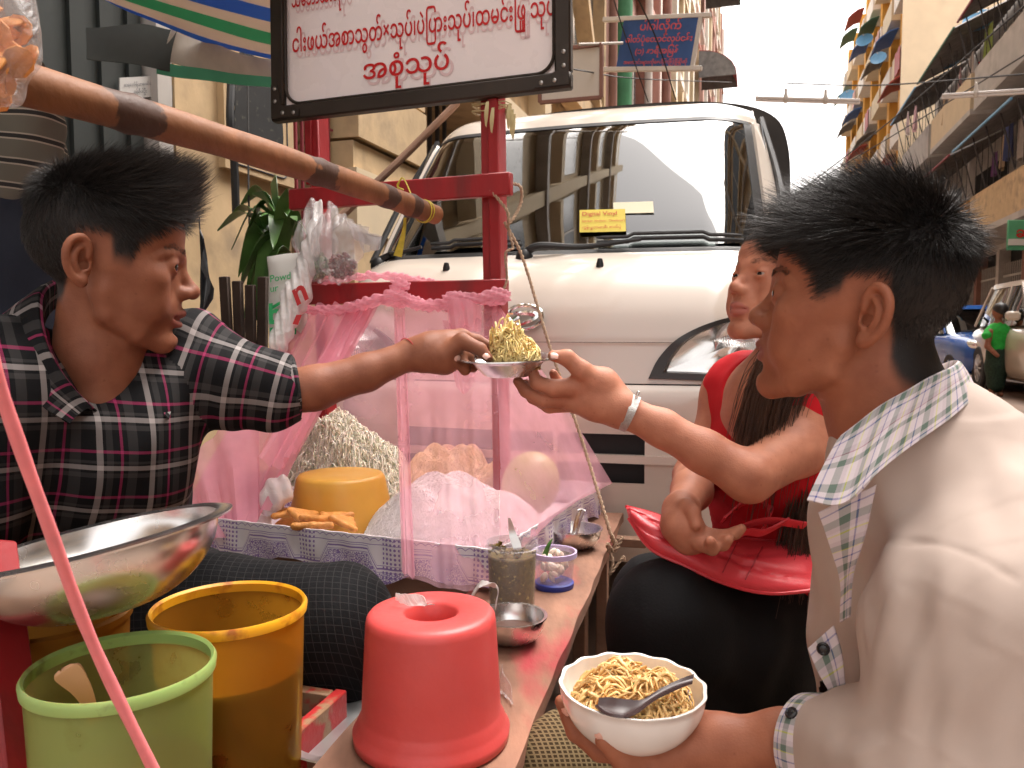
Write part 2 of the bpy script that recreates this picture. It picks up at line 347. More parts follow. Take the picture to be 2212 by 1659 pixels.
# ------------------------------------------------------------------ people: shared modelling
mm = 0.001
class Fr:
    """a local frame: origin, axes (columns), scale"""
    def __init__(s, o, M, sc=1.0): s.o = np.asarray(o, float); s.M = np.asarray(M, float); s.sc = sc
    def p(s, *v): v = np.asarray(v if len(v) > 1 else v[0], float); return s.o + (v * mm * s.sc) @ s.M.T
    def inv(s, P): return ((P - s.o) @ s.M) / (mm * s.sc)
def head_sdf(sd, F, o):
    """head in millimetres: x to the face, y to its left, z up, origin between the ear canals"""
    sc = F.sc * mm
    def E(c, r, k=12, M=np.eye(3), sub=False): sd.ell(F.p(c), np.asarray(r, float) * np.ones(3) * sc, F.M @ M, k * sc, sub)
    def C(p, r, k=10, sub=False, sm=0): sd.chain([F.p(q) for q in p], np.asarray(r, float) * sc, k * sc, sub, kk=2 * sc if sub else 3 * sc, sm=sm)
    jw = o.get('jaw', 1.0); fat = o.get('fat', 0.0)
    E((-2, 0, 48), (86, 74, 80), 1)
    E((30, 0, 52), (60, 62, 56), 20)
    E((38, 0, -15), (46, 60 + fat, 66), 22)
    E((20, 0, 10), (50, 70, 50), 18)
    for y in (-1, 1):
        C([(8, y * (50 * jw + fat), -30), (14, y * (47 * jw + fat), -54), (48, y * (33 + fat * .6), -73), (78, y * 12, -82)], [16, 14, 14, 13], 16)
        E((52, y * 46, -4), (24, 20 + fat * .5, 17), 18)                              # cheekbone
        E((50, y * (38 + fat), -36), (28, 18 + fat * .7, 28), 20)                     # cheek
        C([(84, y * 7, 26), (80, y * 24, 31), (68, y * 44, 29), (54, y * 56, 18)], [8, 8, 7.5, 6], 18, sm=8)      # brow
    E((80, 0, -78), (16 + o.get('chin', 0), 20, 14), 14)
    E((66, 0, -46), (31, 34, 28), 16)                                                  # muzzle
    for y in (-1, 1): E((97, y * 32, 13), (13, 16.5, 9.5), 11, sub=True)                   # sockets
    E((74, 0, -8), (20, 22, 26), 14); E((76, 0, -32), (20, 24, 14), 12)               # midface under the nose
    nt_ = o.get('nose', 0)
    C([(87, 0, 20), (95 + nt_ * .5, 0, 5), (106 + nt_, 0, -9)], [7, 7.5, 9], 9)
    E((107 + nt_, 0, -13), (9.5, 10.5, 8.5), 6)
    for y in (-1, 1):
        E((96 + nt_ * .6, y * 11.5, -16), (11, 7, 8), 8)
        E((102 + nt_, y * 6.0, -24.5), (5, 2.8, 4), 3, sub=True)
    # lips
    op = o.get('open', 0.0); lf = o.get('lip', 1.0)
    up = [(79, -25, -47), (91, -15, -43), (98.5, -5, -40.5), (97.5, 0, -41.5), (98.5, 5, -40.5), (91, 15, -43), (79, 25, -47)]
    C(up, np.array([2, 4.2, 5, 4.8, 5, 4.2, 2]) * lf, 5, sm=13)
    lo = [(79, -24, -48.5), (90, -14, -52 - op), (95.5, 0, -54 - op), (90, 14, -52 - op), (79, 24, -48.5)]
    C(lo, np.array([2, 5, 6.3, 5, 2]) * lf, 5, sm=11)
    C([(82, -25, -47.5), (97, -12, -46.8 - op * .4), (105, 0, -46.8 - op * .4), (97, 12, -46.8 - op * .4), (82, 25, -47.5)], [1, 1 + op * .35, 1.2 + op * .45, 1 + op * .35, 1], 3.5, sub=True, sm=9)
    E((98, 0, -65), (8, 18, 4), 8, sub=True)
    E((104, 0, -31), (5, 3, 7), 5, sub=True)
    # eyes: lids round the eyeball
    ew = o.get('eye', 5.0)
    for y in (-1, 1):
        E((74, y * 31, 14), (14.6, 15.4, 14), 5)
        E((90, y * 31.5, 13.5), (11.5, 15.5, ew), 1.6, roty(R(8)) @ rotx(R(-4 * y)), sub=True)
    # ears
    er = o.get('ear', .93)
    for y in (-1, 1):
        fl = R(22)
        def ep(u, v_, n): # u back, v up, n out
            return (-9 - u * math.cos(fl) * er - n * math.sin(fl) * 0, y * (70 + u * math.sin(fl) * er + n), 1 + v_ * er - u * 0.12)
        E(ep(14, 2, 3), (17 * er, 4.5, 27 * er), 6, rotz(-y * fl) @ roty(R(-8)))
        E(ep(11, 2, 8.5), (11.5 * er, 7, 18 * er), 3.5, rotz(-y * fl) @ roty(R(-8)), sub=True)
        C([ep(3, 6, 6), ep(4, 20, 7), ep(12, 30, 8), ep(23, 27, 9), ep(29, 14, 9), ep(27, -4, 8), ep(19, -18, 7), ep(10, -24, 6)], [3, 3.6, 3.8, 4, 4, 3.6, 3.5, 4], 3, sm=18)
        C([ep(10, 21, 6), ep(18, 12, 6.5), ep(19, 0, 6.5), ep(13, -12, 6)], [2.4, 3, 3.2, 2.6], 3, sm=9)
        C([ep(4, -4, 6), ep(5, -10, 6)], [3.2, 3.2], 4)
        E(ep(8, -24, 5), (8 * er, 4.5, 8.5 * er), 5)
        E(ep(6, -4, 4), (4, 7, 5), 3, sub=True)
    # neck
    nk = o.get('neck', 1.0); sd.chain(o['neckw'] if 'neckw' in o else [F.p(q) for q in o['neckpts']], np.array(o.get('neckr', [52, 54, 60])) * sc * nk, o.get('nk', 14) * sc)
    if 'extra' in o: o['extra'](E, C)
HX = [-115, -70, -48, -36, -27, 9, 13, 33, 40, 60, 72, 84, 100]
def hairmask(L, zs, soft=7, seed=0.0):
    zh = np.interp(L[:, 0], HX, zs) + 3.0 * wob(L * 0.06 + seed, 1.0)
    return np.clip((L[:, 2] - zh) / soft + 0.5, 0, 1)
def skin_attrs(L, q, hm, op=0.0):
    """R lips, G scalp stubble, B ruddiness from head-local coordinates"""
    x, y, z = L.T
    zc = -41 - 6.5 * (np.abs(y) / 24) ** 1.6 ; up_ = (z < zc + 6.2 - 3.0 * (np.abs(y) / 25) ** 2 + 0.0) & (z > -46 - op); lo_ = (z <= -46) & (z > -60.5 - op + 9 * (np.abs(y) / 25) ** 2)
    lip = ((up_ | lo_) & (np.abs(y) < 25) & (x > 76)).astype(float)
    return np.stack([lip, hm, np.zeros(len(L))], 1)
def plain_attrs(n): return np.zeros((n, 3))
def smooth_attr(a, q, it=2):
    for _ in range(it): a = 0.4 * a + 0.6 * ring_mean(a, q)
    return a
def strands(paths, rad):
    """paths (n,m,3), rad (n,m) -> three-sided tapered strands"""
    n, m = paths.shape[:2]; tg = np.gradient(paths, axis=1); tg /= np.linalg.norm(tg, axis=2)[..., None] + 1e-12
    ref = rng.normal(size=(n, 1, 3)); nx = np.cross(tg, ref); nx /= np.linalg.norm(nx, axis=2)[..., None] + 1e-12; by = np.cross(tg, nx)
    th = np.arange(3) * 2 * math.pi / 3
    v = paths[:, :, None] + (nx[:, :, None] * np.cos(th)[:, None] + by[:, :, None] * np.sin(th)[:, None]) * rad[:, :, None, None]
    I = np.arange(n * m * 3).reshape(n, m, 3)
    q = np.stack([I[:, :-1], np.roll(I, -1, 2)[:, :-1], np.roll(I, -1, 2)[:, 1:], I[:, 1:]], -1).reshape(-1, 4)
    return v.reshape(-1, 3), q
def grow(F, V, N, mask, n, dirf, lenf, r0=0.55, m=6, curl=0.15, lift=0.5, frizz=0.06, clump=0.0):
    """hair strands rooted on head vertices V (world), following dirf(local)->local direction"""
    w_ = mask / mask.sum(); idx = rng.choice(len(V), n, p=w_); L = F.inv(V[idx]); nl = N[idx] @ F.M
    d = dirf(L, nl); d /= np.linalg.norm(d, axis=1)[:, None] + 1e-9; ln = lenf(L, nl) * rng.uniform(0.7, 1.12, n) * (0.35 + 0.65 * mask[idx])
    if clump > 0:
        cid = (np.floor(L / clump) @ np.array([1.0, 57.0, 131.0])).astype(int); ph = np.stack([np.sin(cid * 12.9898 + i * 78.2) for i in range(3)], 1); d = d + 0.22 * ph
    d = d + rng.normal(size=d.shape) * frizz; d /= np.linalg.norm(d, axis=1)[:, None]
    P = np.zeros((n, m, 3)); P[:, 0] = L - nl * 1.0; cur = nl * lift + d * (1 - lift * 0.5)
    for i in range(1, m):
        cur = cur / (np.linalg.norm(cur, axis=1)[:, None] + 1e-9); P[:, i] = P[:, i - 1] + cur * (ln / (m - 1))[:, None]; cur = cur + d * curl * 3.0
    W = F.o + (P.reshape(-1, 3) * mm * F.sc) @ F.M.T
    rad = r0 * mm * np.linspace(1, 0.12, m)[None] * rng.uniform(0.7, 1.2, (n, 1))
    return strands(W.reshape(n, m, 3), rad)
def join_q(parts):
    vs_, qs_, o = [], [], 0
    for v, q in parts: vs_.append(v); qs_.append(q + o); o += len(v)
    return np.vstack(vs_), np.vstack(qs_)
def eyes(F, parent, look=(1, 0, 0), sides=(-1, 1)):
    for y in sides:
        g = G(); c = F.p(74, y * 31, 14); r = 12.6 * mm * F.sc; fw = unit(F.M @ unit(np.asarray(look, float)))
        M = frame3(np.cross(fw, F.M[:, 2]), fw)
        pr = [(math.sin(a) * r * (1.0 if a > .5 else 1.0), math.cos(a) * r) for a in np.linspace(0.0, math.pi, 26)]
        pr[0] = (1e-5, pr[0][1]); pr[-1] = (1e-5, pr[-1][1])
        g.lathe(pr[::-1], 28, c, M); part('eye', g, 'eyeball', parent, loc=c)
def skin_mat(name, base, lipc, hairc):
    m = bpy.data.materials.new(name); m.use_nodes = True; N, L = nodes_of(m); b = N['Principled BSDF']; MATS[name] = m
    at_ = N.new('ShaderNodeAttribute'); at_.attribute_name = 'msk'; sp = N.new('ShaderNodeSeparateXYZ'); L.new(at_.outputs['Vector'], sp.inputs[0])
    tc = N.new('ShaderNodeTexCoord')
    def noise(sc, det): n = N.new('ShaderNodeTexNoise'); n.inputs['Scale'].default_value = sc; n.inputs['Detail'].default_value = det; L.new(tc.outputs['Object'], n.inputs[0]); return n
    n1 = noise(28, 5); rp = N.new('ShaderNodeValToRGB'); c = np.array(base); rp.color_ramp.elements[0].position = .3; rp.color_ramp.elements[1].position = .72
    rp.color_ramp.elements[0].color = (*(c * A(0.80, 0.72, 0.70)), 1); rp.color_ramp.elements[1].color = (*np.clip(c * A(1.12, 1.14, 1.14), 0, 1), 1); L.new(n1.outputs[0], rp.inputs[0])
    def mixc(a, fac, col):
        q = N.new('ShaderNodeMix'); q.data_type = 'RGBA'; L.new(fac, q.inputs[0]); L.new(a, q.inputs[6]); q.inputs[7].default_value = (*col, 1); return q.outputs[2]
    # a few small dark spots
    vo = N.new('ShaderNodeTexVoronoi'); vo.inputs['Scale'].default_value = 55; L.new(tc.outputs['Object'], vo.inputs[0]); sr = N.new('ShaderNodeMapRange'); sr.inputs[1].default_value = 0.05; sr.inputs[2].default_value = 0.12; sr.inputs[3].default_value = 0.35; sr.inputs[4].default_value = 0.0; L.new(vo.outputs['Distance'], sr.inputs[0])
    out = mixc(rp.outputs[0], sr.outputs[0], tuple(c * A(.55, .45, .42)))
    out = mixc(out, sp.outputs[0], lipc); out = mixc(out, sp.outputs[2], tuple(np.clip(c * A(1.25, 1.15, 1.1) + .05, 0, 1))); out = mixc(out, sp.outputs[1], hairc); L.new(out, b.inputs['Base Color'])
    n2 = noise(420, 3); n3 = noise(90, 4); ad = N.new('ShaderNodeMath'); ad.operation = 'ADD'; L.new(n2.outputs[0], ad.inputs[0]); L.new(n3.outputs[0], ad.inputs[1])
    bp = N.new('ShaderNodeBump'); bp.inputs['Strength'].default_value = 0.15; bp.inputs['Distance'].default_value = 0.003; L.new(ad.outputs[0], bp.inputs['Height']); L.new(bp.outputs[0], b.inputs['Normal'])
    mr = N.new('ShaderNodeMapRange'); mr.inputs[3].default_value = .46; mr.inputs[4].default_value = .66; L.new(n1.outputs[0], mr.inputs[0]); L.new(mr.outputs[0], b.inputs['Roughness'])
    b.inputs['Subsurface Weight'].default_value = 0.12; b.inputs['Subsurface Radius'].default_value = (1.0, .3, .15); b.inputs['Subsurface Scale'].default_value = .006
    b.inputs['Specular IOR Level'].default_value = 0.30
    return m
skin_mat('skin_man', (0.27, 0.104, 0.058), (0.25, 0.08, 0.06), (0.012, 0.009, 0.008))
skin_mat('skin_boy', (0.325, 0.120, 0.066), (0.27, 0.09, 0.07), (0.012, 0.009, 0.008))
skin_mat('skin_woman', (0.48, 0.205, 0.128), (0.40, 0.135, 0.105), (0.014, 0.01, 0.008))
mat('hair_black', (0.016, 0.012, 0.010), 0.42, var=.5, spec=0.55, rvar=.12)
mat('hair_brown', (0.07, 0.03, 0.016), 0.42, var=.45, scale=20, spec=0.5)
def eye_mat():
    m = mat('eyeball', (0.7, 0.62, 0.58), 0.12, var=.04, spec=.6, rvar=.02); N, L = nodes_of(m); b = N['Principled BSDF']
    at_ = N.new('ShaderNodeAttribute'); at_.attribute_name = 'st'; sp = N.new('ShaderNodeSeparateXYZ'); L.new(at_.outputs['Vector'], sp.inputs[0])
    rp = N.new('ShaderNodeValToRGB'); rp.color_ramp.interpolation = 'LINEAR'; e = rp.color_ramp.elements
    tot = math.pi * 12.6 * mm
    mr = N.new('ShaderNodeMapRange'); mr.inputs[1].default_value = tot * .78; mr.inputs[2].default_value = tot * 1.02; L.new(sp.outputs[1], mr.inputs[0])
    e[0].position = 0.24; e[0].color = (.40, .33, .30, 1); e[1].position = .32; e[1].color = (.012, .007, .005, 1); q = e.new(.62); q.color = (.02, .011, .007, 1); q = e.new(.68); q.color = (.002, .002, .002, 1)
    L.new(mr.outputs[0], rp.inputs[0]); L.new(rp.outputs[0], b.inputs['Base Color'])
eye_mat()

# ------------------------------------------------------------------ cloth helpers
def seg_uv(P, segs):
    """for each point the nearest of several limb axes -> (along, around) coordinates; segs = list of (a, b, ref, offset)"""
    best = np.full(len(P), 1e9); uv = np.zeros((len(P), 2))
    for a, b, ref, off in segs:
        a, b = np.asarray(a, float), np.asarray(b, float); ax = b - a; L_ = np.linalg.norm(ax); ax = ax / L_
        e1 = unit(np.asarray(ref, float) - ax * (np.asarray(ref, float) @ ax)); e2 = np.cross(ax, e1)
        h = np.clip((P - a) @ ax, 0, L_); d = np.linalg.norm(P - a - h[:, None] * ax, axis=1)
        w_ = d < best; best[w_] = d[w_]; q = P - a
        uv[w_, 0] = (off + (q @ ax))[w_]; uv[w_, 1] = (np.arctan2(q @ e2, q @ e1) * 0.055)[w_]
    return uv
def plaid(name, ru, rv, pu, pv, rough=0.85, bump=0.25):
    """woven check: ru / rv lists of (position, colour) over periods pu, pv (metres)"""
    m = bpy.data.materials.new(name); m.use_nodes = True; N, L = nodes_of(m); b = N['Principled BSDF']; MATS[name] = m
    at_ = N.new('ShaderNodeAttribute'); at_.attribute_name = 'st'; sp = N.new('ShaderNodeSeparateXYZ'); L.new(at_.outputs['Vector'], sp.inputs[0]); outs = []
    for i, (rp_, pr) in enumerate(((ru, pu), (rv, pv))):
        dv = N.new('ShaderNodeMath'); dv.operation = 'DIVIDE'; dv.inputs[1].default_value = pr; L.new(sp.outputs[i], dv.inputs[0])
        fr = N.new('ShaderNodeMath'); fr.operation = 'FRACT'; L.new(dv.outputs[0], fr.inputs[0])
        cr = N.new('ShaderNodeValToRGB'); cr.color_ramp.interpolation = 'CONSTANT'; el = cr.color_ramp.elements
        el[0].position = 0; el[0].color = (*rp_[0][1], 1); el[1].position = rp_[1][0]; el[1].color = (*rp_[1][1], 1)
        for p_, c_ in rp_[2:]: e = el.new(p_); e.color = (*c_, 1)
        L.new(fr.outputs[0], cr.inputs[0]); outs.append(cr.outputs[0])
    mx_ = N.new('ShaderNodeMix'); mx_.data_type = 'RGBA'; mx_.inputs[0].default_value = .5; L.new(outs[0], mx_.inputs[6]); L.new(outs[1], mx_.inputs[7]); L.new(mx_.outputs[2], b.inputs['Base Color'])
    b.inputs['Roughness'].default_value = rough; b.inputs['Specular IOR Level'].default_value = .2; b.inputs['Sheen Weight'].default_value = 0
    tc = N.new('ShaderNodeTexCoord'); n = N.new('ShaderNodeTexNoise'); n.inputs['Scale'].default_value = 500; n.inputs['Detail'].default_value = 4; L.new(tc.outputs['Object'], n.inputs[0])
    n2 = N.new('ShaderNodeTexNoise'); n2.inputs['Scale'].default_value = 38; L.new(tc.outputs['Object'], n2.inputs[0]); ad = N.new('ShaderNodeMath'); ad.operation = 'MULTIPLY_ADD'; ad.inputs[1].default_value = .25; L.new(n.outputs[0], ad.inputs[0]); L.new(n2.outputs[0], ad.inputs[2])
    bp = N.new('ShaderNodeBump'); bp.inputs['Strength'].default_value = bump; bp.inputs['Distance'].default_value = .004; L.new(ad.outputs[0], bp.inputs['Height']); L.new(bp.outputs[0], b.inputs['Normal']); return m
BK, GY, WH, PK = (.004, .004, .005), (.045, .042, .042), (.36, .325, .315), (.32, .03, .105)
plaid('plaid_black', [(0, BK), (.16, WH), (.27, BK), (.33, GY), (.45, BK), (.58, PK), (.63, BK), (.72, GY), (.90, BK)], [(0, BK), (.10, GY), (.20, BK), (.26, WH), (.36, BK), (.40, GY), (.46, BK), (.62, PK), (.68, BK)], .062, .062)
LW, GN, NB, YL, LV = (.62, .55, .58), (.13, .18, .15), (.06, .08, .30), (.62, .62, .08), (.50, .42, .46)
plaid('plaid_light', [(0, LW), (.12, NB), (.15, LW), (.30, GN), (.45, LV), (.55, LW), (.60, YL), (.63, LW), (.75, LV), (.84, GN), (.96, YL), (.98, LW)], [(0, LW), (.2, GN), (.34, LW), (.42, NB), (.45, LW), (.60, LV), (.7, (.3, .05, .12)), (.72, LW), (.82, GN), (.92, LW)], .048, .048)
def collar(rings, th=0.003):
    """rings: list of (n,3) curves from the stand's foot over the fold to the flap's edge"""
    P = np.stack([spline(r, 46) for r in rings], 1); m = P.shape[1]; Q = np.stack([spline(P[i], 12) for i in range(46)])
    Q += (wob(Q, 60, 1) * 0.0012)[..., None]
    g = G(); g.slab(Q, th); L_ = np.concatenate([[0], np.cumsum(np.linalg.norm(np.diff(Q[:, 0], axis=0), axis=1))]); W_ = np.concatenate([[0], np.cumsum(np.linalg.norm(np.diff(Q[20], axis=0), axis=1))])
    uv = np.stack(np.meshgrid(L_, W_, indexing='ij'), -1).reshape(-1, 2); g.uv = [np.vstack([uv, uv])]; return g
def folds(v, n, a, b, amp, freq, seed=0.0):
    """wrinkles running across the axis a-b"""
    a, b = np.asarray(a, float), np.asarray(b, float); ax = unit(b - a); h = (v - a) @ ax
    ph = h * freq + 2.2 * wob(v + seed, 14, 2); return v + n * (amp * np.sin(ph) * (0.5 + 0.5 * wob(v + seed + 3, 20, 1)))[:, None]
def nail(c, tip, up, w_=0.0058, l=0.0095):
    """small nail plate on a fingertip: centre c, direction to tip, outward normal"""
    x = unit(tip); z = unit(np.asarray(up, float) - x * (np.asarray(up, float) @ x)); M = np.stack([x, np.cross(z, x), z], 1)
    u = np.linspace(-1, 1, 7); U, V_ = np.meshgrid(u, u, indexing='ij'); r_ = np.sqrt(1 - 0.5 * np.clip(np.abs(U), 0, 1) ** 4)
    P = np.stack([U * l / 2, V_ * w_ * r_, -0.0022 * V_ ** 2 - 0.0008 * U ** 2], -1) @ M.T + c
    return P
mat('nail', (.72, .42, .34), .3, var=.05, spec=.5)

# ------------------------------------------------------------------ the vendor (left)
MAN = thing('person', 'young man in black plaid shirt reaching out with a plate of shredded salad', 'person', at(260, 1500, 1.1) * A(1, 1, 0))
yaw, pit = R(26), R(8)
fw = A(math.cos(yaw) * math.cos(pit), math.sin(yaw) * math.cos(pit), -math.sin(pit))
MF = frame3(fw, A(0, 0, 1))
FM = Fr(at(214, 572, .975) + MF[:, 1] * .074, MF, 1.05)
sd = Sdf()
neckw = [at(215, 640, 1.05), at(212, 770, 1.06), at(212, 880, 1.08), at(215, 950, 1.10)]
head_sdf(sd, FM, dict(neckw=neckw, neckr=[46, 52, 60, 66], open=4.0, nose=1, chin=2, jaw=1.0))
# left arm: elbow to hand, in photo positions
def q3(u, v, z): return at((1600 + u / 1.8433) * .54004, (1200 + v / 1.8433) * .54004, z)
elbow = at(560, 858, 1.17); wrist = q3(90, 400, 1.245)
sd.chain([at(430, 800, 1.16), elbow], [.045, .035], .02)
sd.chain([elbow, at(680, 838, 1.19), at(790, 805, 1.22), wrist], [.035, .0325, .028, .0228], .012)
hnd = [(wrist, .0235), (q3(200, 380, 1.245), .0265), (q3(330, 350, 1.25), .024)]
sd.chain([p for p, r in hnd], [r for p, r in hnd], .012)
sd.chain([q3(180, 430, 1.24), q3(330, 440, 1.245), q3(420, 420, 1.25)], [.021, .021, .016], .014)
sd.chain([q3(250, 330, 1.255), q3(460, 270, 1.262)], [.02, .0125], .014)                    # back of the hand
sd.chain([q3(250, 350, 1.265), q3(430, 300, 1.275)], [.019, .012], .014)
sd.chain([q3(330, 400, 1.232), q3(455, 300, 1.228), q3(590, 365, 1.222), q3(648, 425, 1.218)], [.016, .0125, .0105, .0078], .007, kk=.004)   # thumb over the rim
sd.chain([q3(440, 275, 1.265), q3(570, 300, 1.272), q3(675, 352, 1.274), q3(745, 405, 1.27)], [.0125, .010, .0088, .0068], .006, kk=.003)  # index
sd.chain([q3(420, 310, 1.275), q3(540, 360, 1.295), q3(590, 440, 1.295), q3(540, 505, 1.28)], [.0125, .010, .009, .007], .006, kk=.003)
sd.chain([q3(400, 370, 1.25), q3(500, 420, 1.262), q3(520, 490, 1.262), q3(440, 480, 1.25)], [.0125, .0102, .009, .0068], .005, kk=.003)  # ring, curled under
sd.chain([q3(360, 420, 1.235), q3(470, 478, 1.243), q3(480, 515, 1.243), q3(405, 446, 1.232)], [.0115, .0094, .0085, .0066], .005, kk=.003)  # little
v, q = sd.mesh(0.0019); n = vnormals(v, q); L_ = FM.inv(v)
ZM = [-70, -66, -60, -45, 37, 37, 12, 8, 28, 52, 62, 70, 74]
hm = hairmask(L_, ZM, 17) * (np.linalg.norm(L_, axis=1) < 190); hm *= ~((np.abs(L_[:, 1]) > 71) & (L_[:, 2] < 36) & (L_[:, 0] < 4)); hm = smooth_attr(hm, q, 3)
hs_ = hm.copy()
msk = smooth_attr(skin_attrs(L_, q, hs_, 4.0) * (np.linalg.norm(L_, axis=1) < 190)[:, None], q, 1)
body = raw_obj('body', v, q, 'skin_man', MAN, attrs={'msk': msk})
eyes(FM, MAN, (1, -.55, -.05))
def whorl(L, nl, crown):
    d = L - np.asarray(crown, float); d = d - nl * (d * nl).sum(1)[:, None]; return d / (np.linalg.norm(d, axis=1)[:, None] + 8)
def dir_man(L, nl):
    x, y, z = L.T; top = np.clip((z - 58) / 30, 0, 1)[:, None]; t = np.clip((x + 20) / 95, 0, 1)[:, None]
    d = whorl(L, nl, (-58, -14, 104)); fwd_ = A(1, 0, 0) - nl * (nl @ A(1, 0, 0))[:, None]; kf = np.clip((x + 55) / 45, 0, 1)[:, None]; d = d * (1 - .5 * kf) + fwd_ * .6 * kf; side = d * .6 + np.stack([.12 + 0 * x, 0 * x, -.8 + 0 * x], 1) + nl * .12
    tp = d + nl * .60 + t * A(-.15, 0, 1.15) * (0.35 + t); return side * (1 - top) + tp * top
def len_man(L, nl):
    x, y, z = L.T; top = np.clip((z - 60) / 34, 0, 1); low = np.clip((z + 20) / 70, 0, 1)
    return (4 + 11 * low) * (1 - top) + top * (20 + 34 * np.clip((x + 48) / 55, 0, 1) + 16 * np.clip((x + 10) / 90, 0, 1))
h1 = grow(FM, v, n, hm, 14000, dir_man, len_man, r0=.42, m=6, curl=.22, lift=.28, frizz=.06, clump=18)
h2 = grow(FM, v, n, hm * np.clip((L_[:, 2] - 58) / 20, 0, 1), 5000, dir_man, len_man, r0=.42, m=7, curl=.16, lift=.7, frizz=.13, clump=12)
hv, hq = join_q([h1, h2]); raw_obj('hair', hv, hq, 'hair_black', MAN)
def brows(F, v, n, L, parent, sides=(-1, 1), z0=33, y0=11, y1=50, dens=460):
    out = []
    for y in sides:
        yy = L[:, 1] * y; zc = z0 + 5 * np.clip((yy - y0) / 22, 0, 1) - 7 * np.clip((yy - 36) / 16, 0, 1) ** 2
        mk = ((np.abs(L[:, 2] - zc) < 4.2 - 2.2 * np.clip((yy - 25) / 25, 0, 1)) & (yy > y0) & (yy < y1) & (L[:, 0] > 45)).astype(float)
        if mk.sum() < 5: continue
        out.append(grow(F, v, n, mk, dens, lambda L, nl: np.stack([-.35 + 0 * L[:, 0], .9 * y + 0 * L[:, 0], .25 + 0 * L[:, 0]], 1) * 1.0 - nl * (nl @ A(-.35, .9 * y, .25))[:, None] + nl * .10, lambda L, nl: 8 + 0 * L[:, 0], r0=.24, m=4, curl=.1, lift=.12, frizz=.07))
    return [raw_obj('eyebrow', bv, bq, 'hair_black', parent) for bv, bq in out]
brows(FM, v, n, L_, MAN)
g = G(); g.grid(nail(q3(640, 408, 1.207), q3(648, 425, 1.218) - q3(590, 365, 1.222), A(.25, -.8, .6))); part('fingernail', g, 'nail', MAN); g = G(); g.grid(nail(q3(425, 432, 1.2245), q3(405, 446, 1.232) - q3(480, 515, 1.243), A(0, -.9, .3)))
part('fingernail', g, 'nail', MAN)
# shirt
sh = Sdf(); rs = at(0, 850, 1.0); ls = at(405, 790, 1.17); chest = at(190, 1060, 1.08)
sh.chain([at(205, 930, 1.11), at(180, 1060, 1.20), at(170, 1350, 1.42)], [.12, .14, .14], .05)
sh.chain([at(200, 860, 1.10), rs, at(-110, 1000, .97), at(-120, 1300, .98)], [.075, .082, .075, .07], .05)
sh.chain([at(240, 850, 1.11), ls], [.07, .074], .05)
sh.chain([ls, at(500, 830, 1.17), at(585, 845, 1.18), at(638, 838, 1.19)], [.072, .060, .049, .044], .03)
sh.ell(at(285, 970, 1.12), (.08, .09, .12), k=.05)
for i in range(2): sh.chain([at(220, 720, 1.02), at(228, 915, .965)], [.062, .034], .008, sub=True) if i else None
sv, sq = sh.mesh(.0042); sn = vnormals(sv, sq)
# open sleeve end
sv = folds(sv, sn, ls, at(638, 838, 1.19), .0035, 95); sv = folds(sv, sn, at(200, 800, 1.1), at(420, 1100, 1.1), .004, 60, 5.0)
keep = np.ones(len(sq), bool); ax_ = unit(at(638, 838, 1.19) - at(585, 845, 1.18)); h_ = (sv - at(638, 838, 1.19)) @ ax_
keep &= ~((h_[sq] > 0.0).all(1) & (np.linalg.norm(sv[sq].mean(1) - at(638, 838, 1.19), axis=1) < .09))
# neck opening: drop the cloth lying over the neck and the V at the throat
vc = sv[sq].mean(1); Lc = FM.inv(vc)
pv = np.stack([(vc @ A(1, 0, 0)), (vc @ A(0, 1, 0)), vc @ A(0, 0, 1)], 1)
tx = (vc - at(215, 800, 1.08))
keep &= ~(np.linalg.norm((tx * A(1, 1, .0)), axis=1) < .058) | (vc[:, 2] < at(215, 850, 1.08)[2])
sq = sq[keep]
sax = unit(at(638, 838, 1.19) - ls); sh_ = (sv - ls) @ sax
uv = np.where(((sh_ > -.01) & (np.linalg.norm(sv - ls - sh_[:, None] * sax, axis=1) < .088))[:, None], seg_uv(sv, [(ls, at(638, 838, 1.19), A(0, -1, 0), 0.0)]), np.stack([sv[:, 0] * .72 + sv[:, 1] * .7, sv[:, 2] + .12 * sv[:, 0]], 1))
slv = (sh_ > -.01) & (np.linalg.norm(sv - ls - sh_[:, None] * sax, axis=1) < .088)
fa = slv[sq].sum(1) >= 2; uvt = np.stack([sv[:, 0] * .72 + sv[:, 1] * .7, sv[:, 2] + .12 * sv[:, 0]], 1); uvs = seg_uv(sv, [(ls, at(638, 838, 1.19), A(0, -1, 0), 0.0)])
raw_obj('shirt', np.vstack([sv, sv]), np.vstack([sq[~fa], sq[fa] + len(sv)]), 'plaid_black', MAN, attrs={'st': np.vstack([uvt, uvs])})
g = G()                                                                                       # rolled cuff
c0, c1 = at(600, 843, 1.182), at(642, 838, 1.192); g.tube([c0, c0 + (c1 - c0) * .1, c1 - (c1 - c0) * .12, c1, c1 - (c1 - c0) * .1, c0 + (c1 - c0) * .3], [.046, .0495, .0485, .046, .041, .040], 40, cap=False)
for i in range(len(g.v)): g.v[i] = g.v[i] + (wob(g.v[i], 50, 2) * .0035)[:, None] * A(0, -.5, 1)
uvc = seg_uv(g.v[0], [(c0, c1, A(0, -1, 0), .12)]); g.uv = [uvc]; part('cuff', g, 'plaid_black', MAN)
def ringpt(*pts): return [np.asarray(p) for p in pts]
foot = ringpt(at(215, 900, 1.02), at(150, 850, .99), at(112, 780, .985), at(95, 700, 1.02), at(140, 660, 1.12), at(250, 690, 1.16), at(305, 790, 1.13), at(290, 885, 1.08))
top_ = ringpt(at(200, 880, 1.0), at(140, 815, .97), at(100, 735, .97), at(88, 635, 1.03), at(150, 605, 1.14), at(265, 650, 1.17), at(322, 760, 1.13), at(305, 870, 1.06))
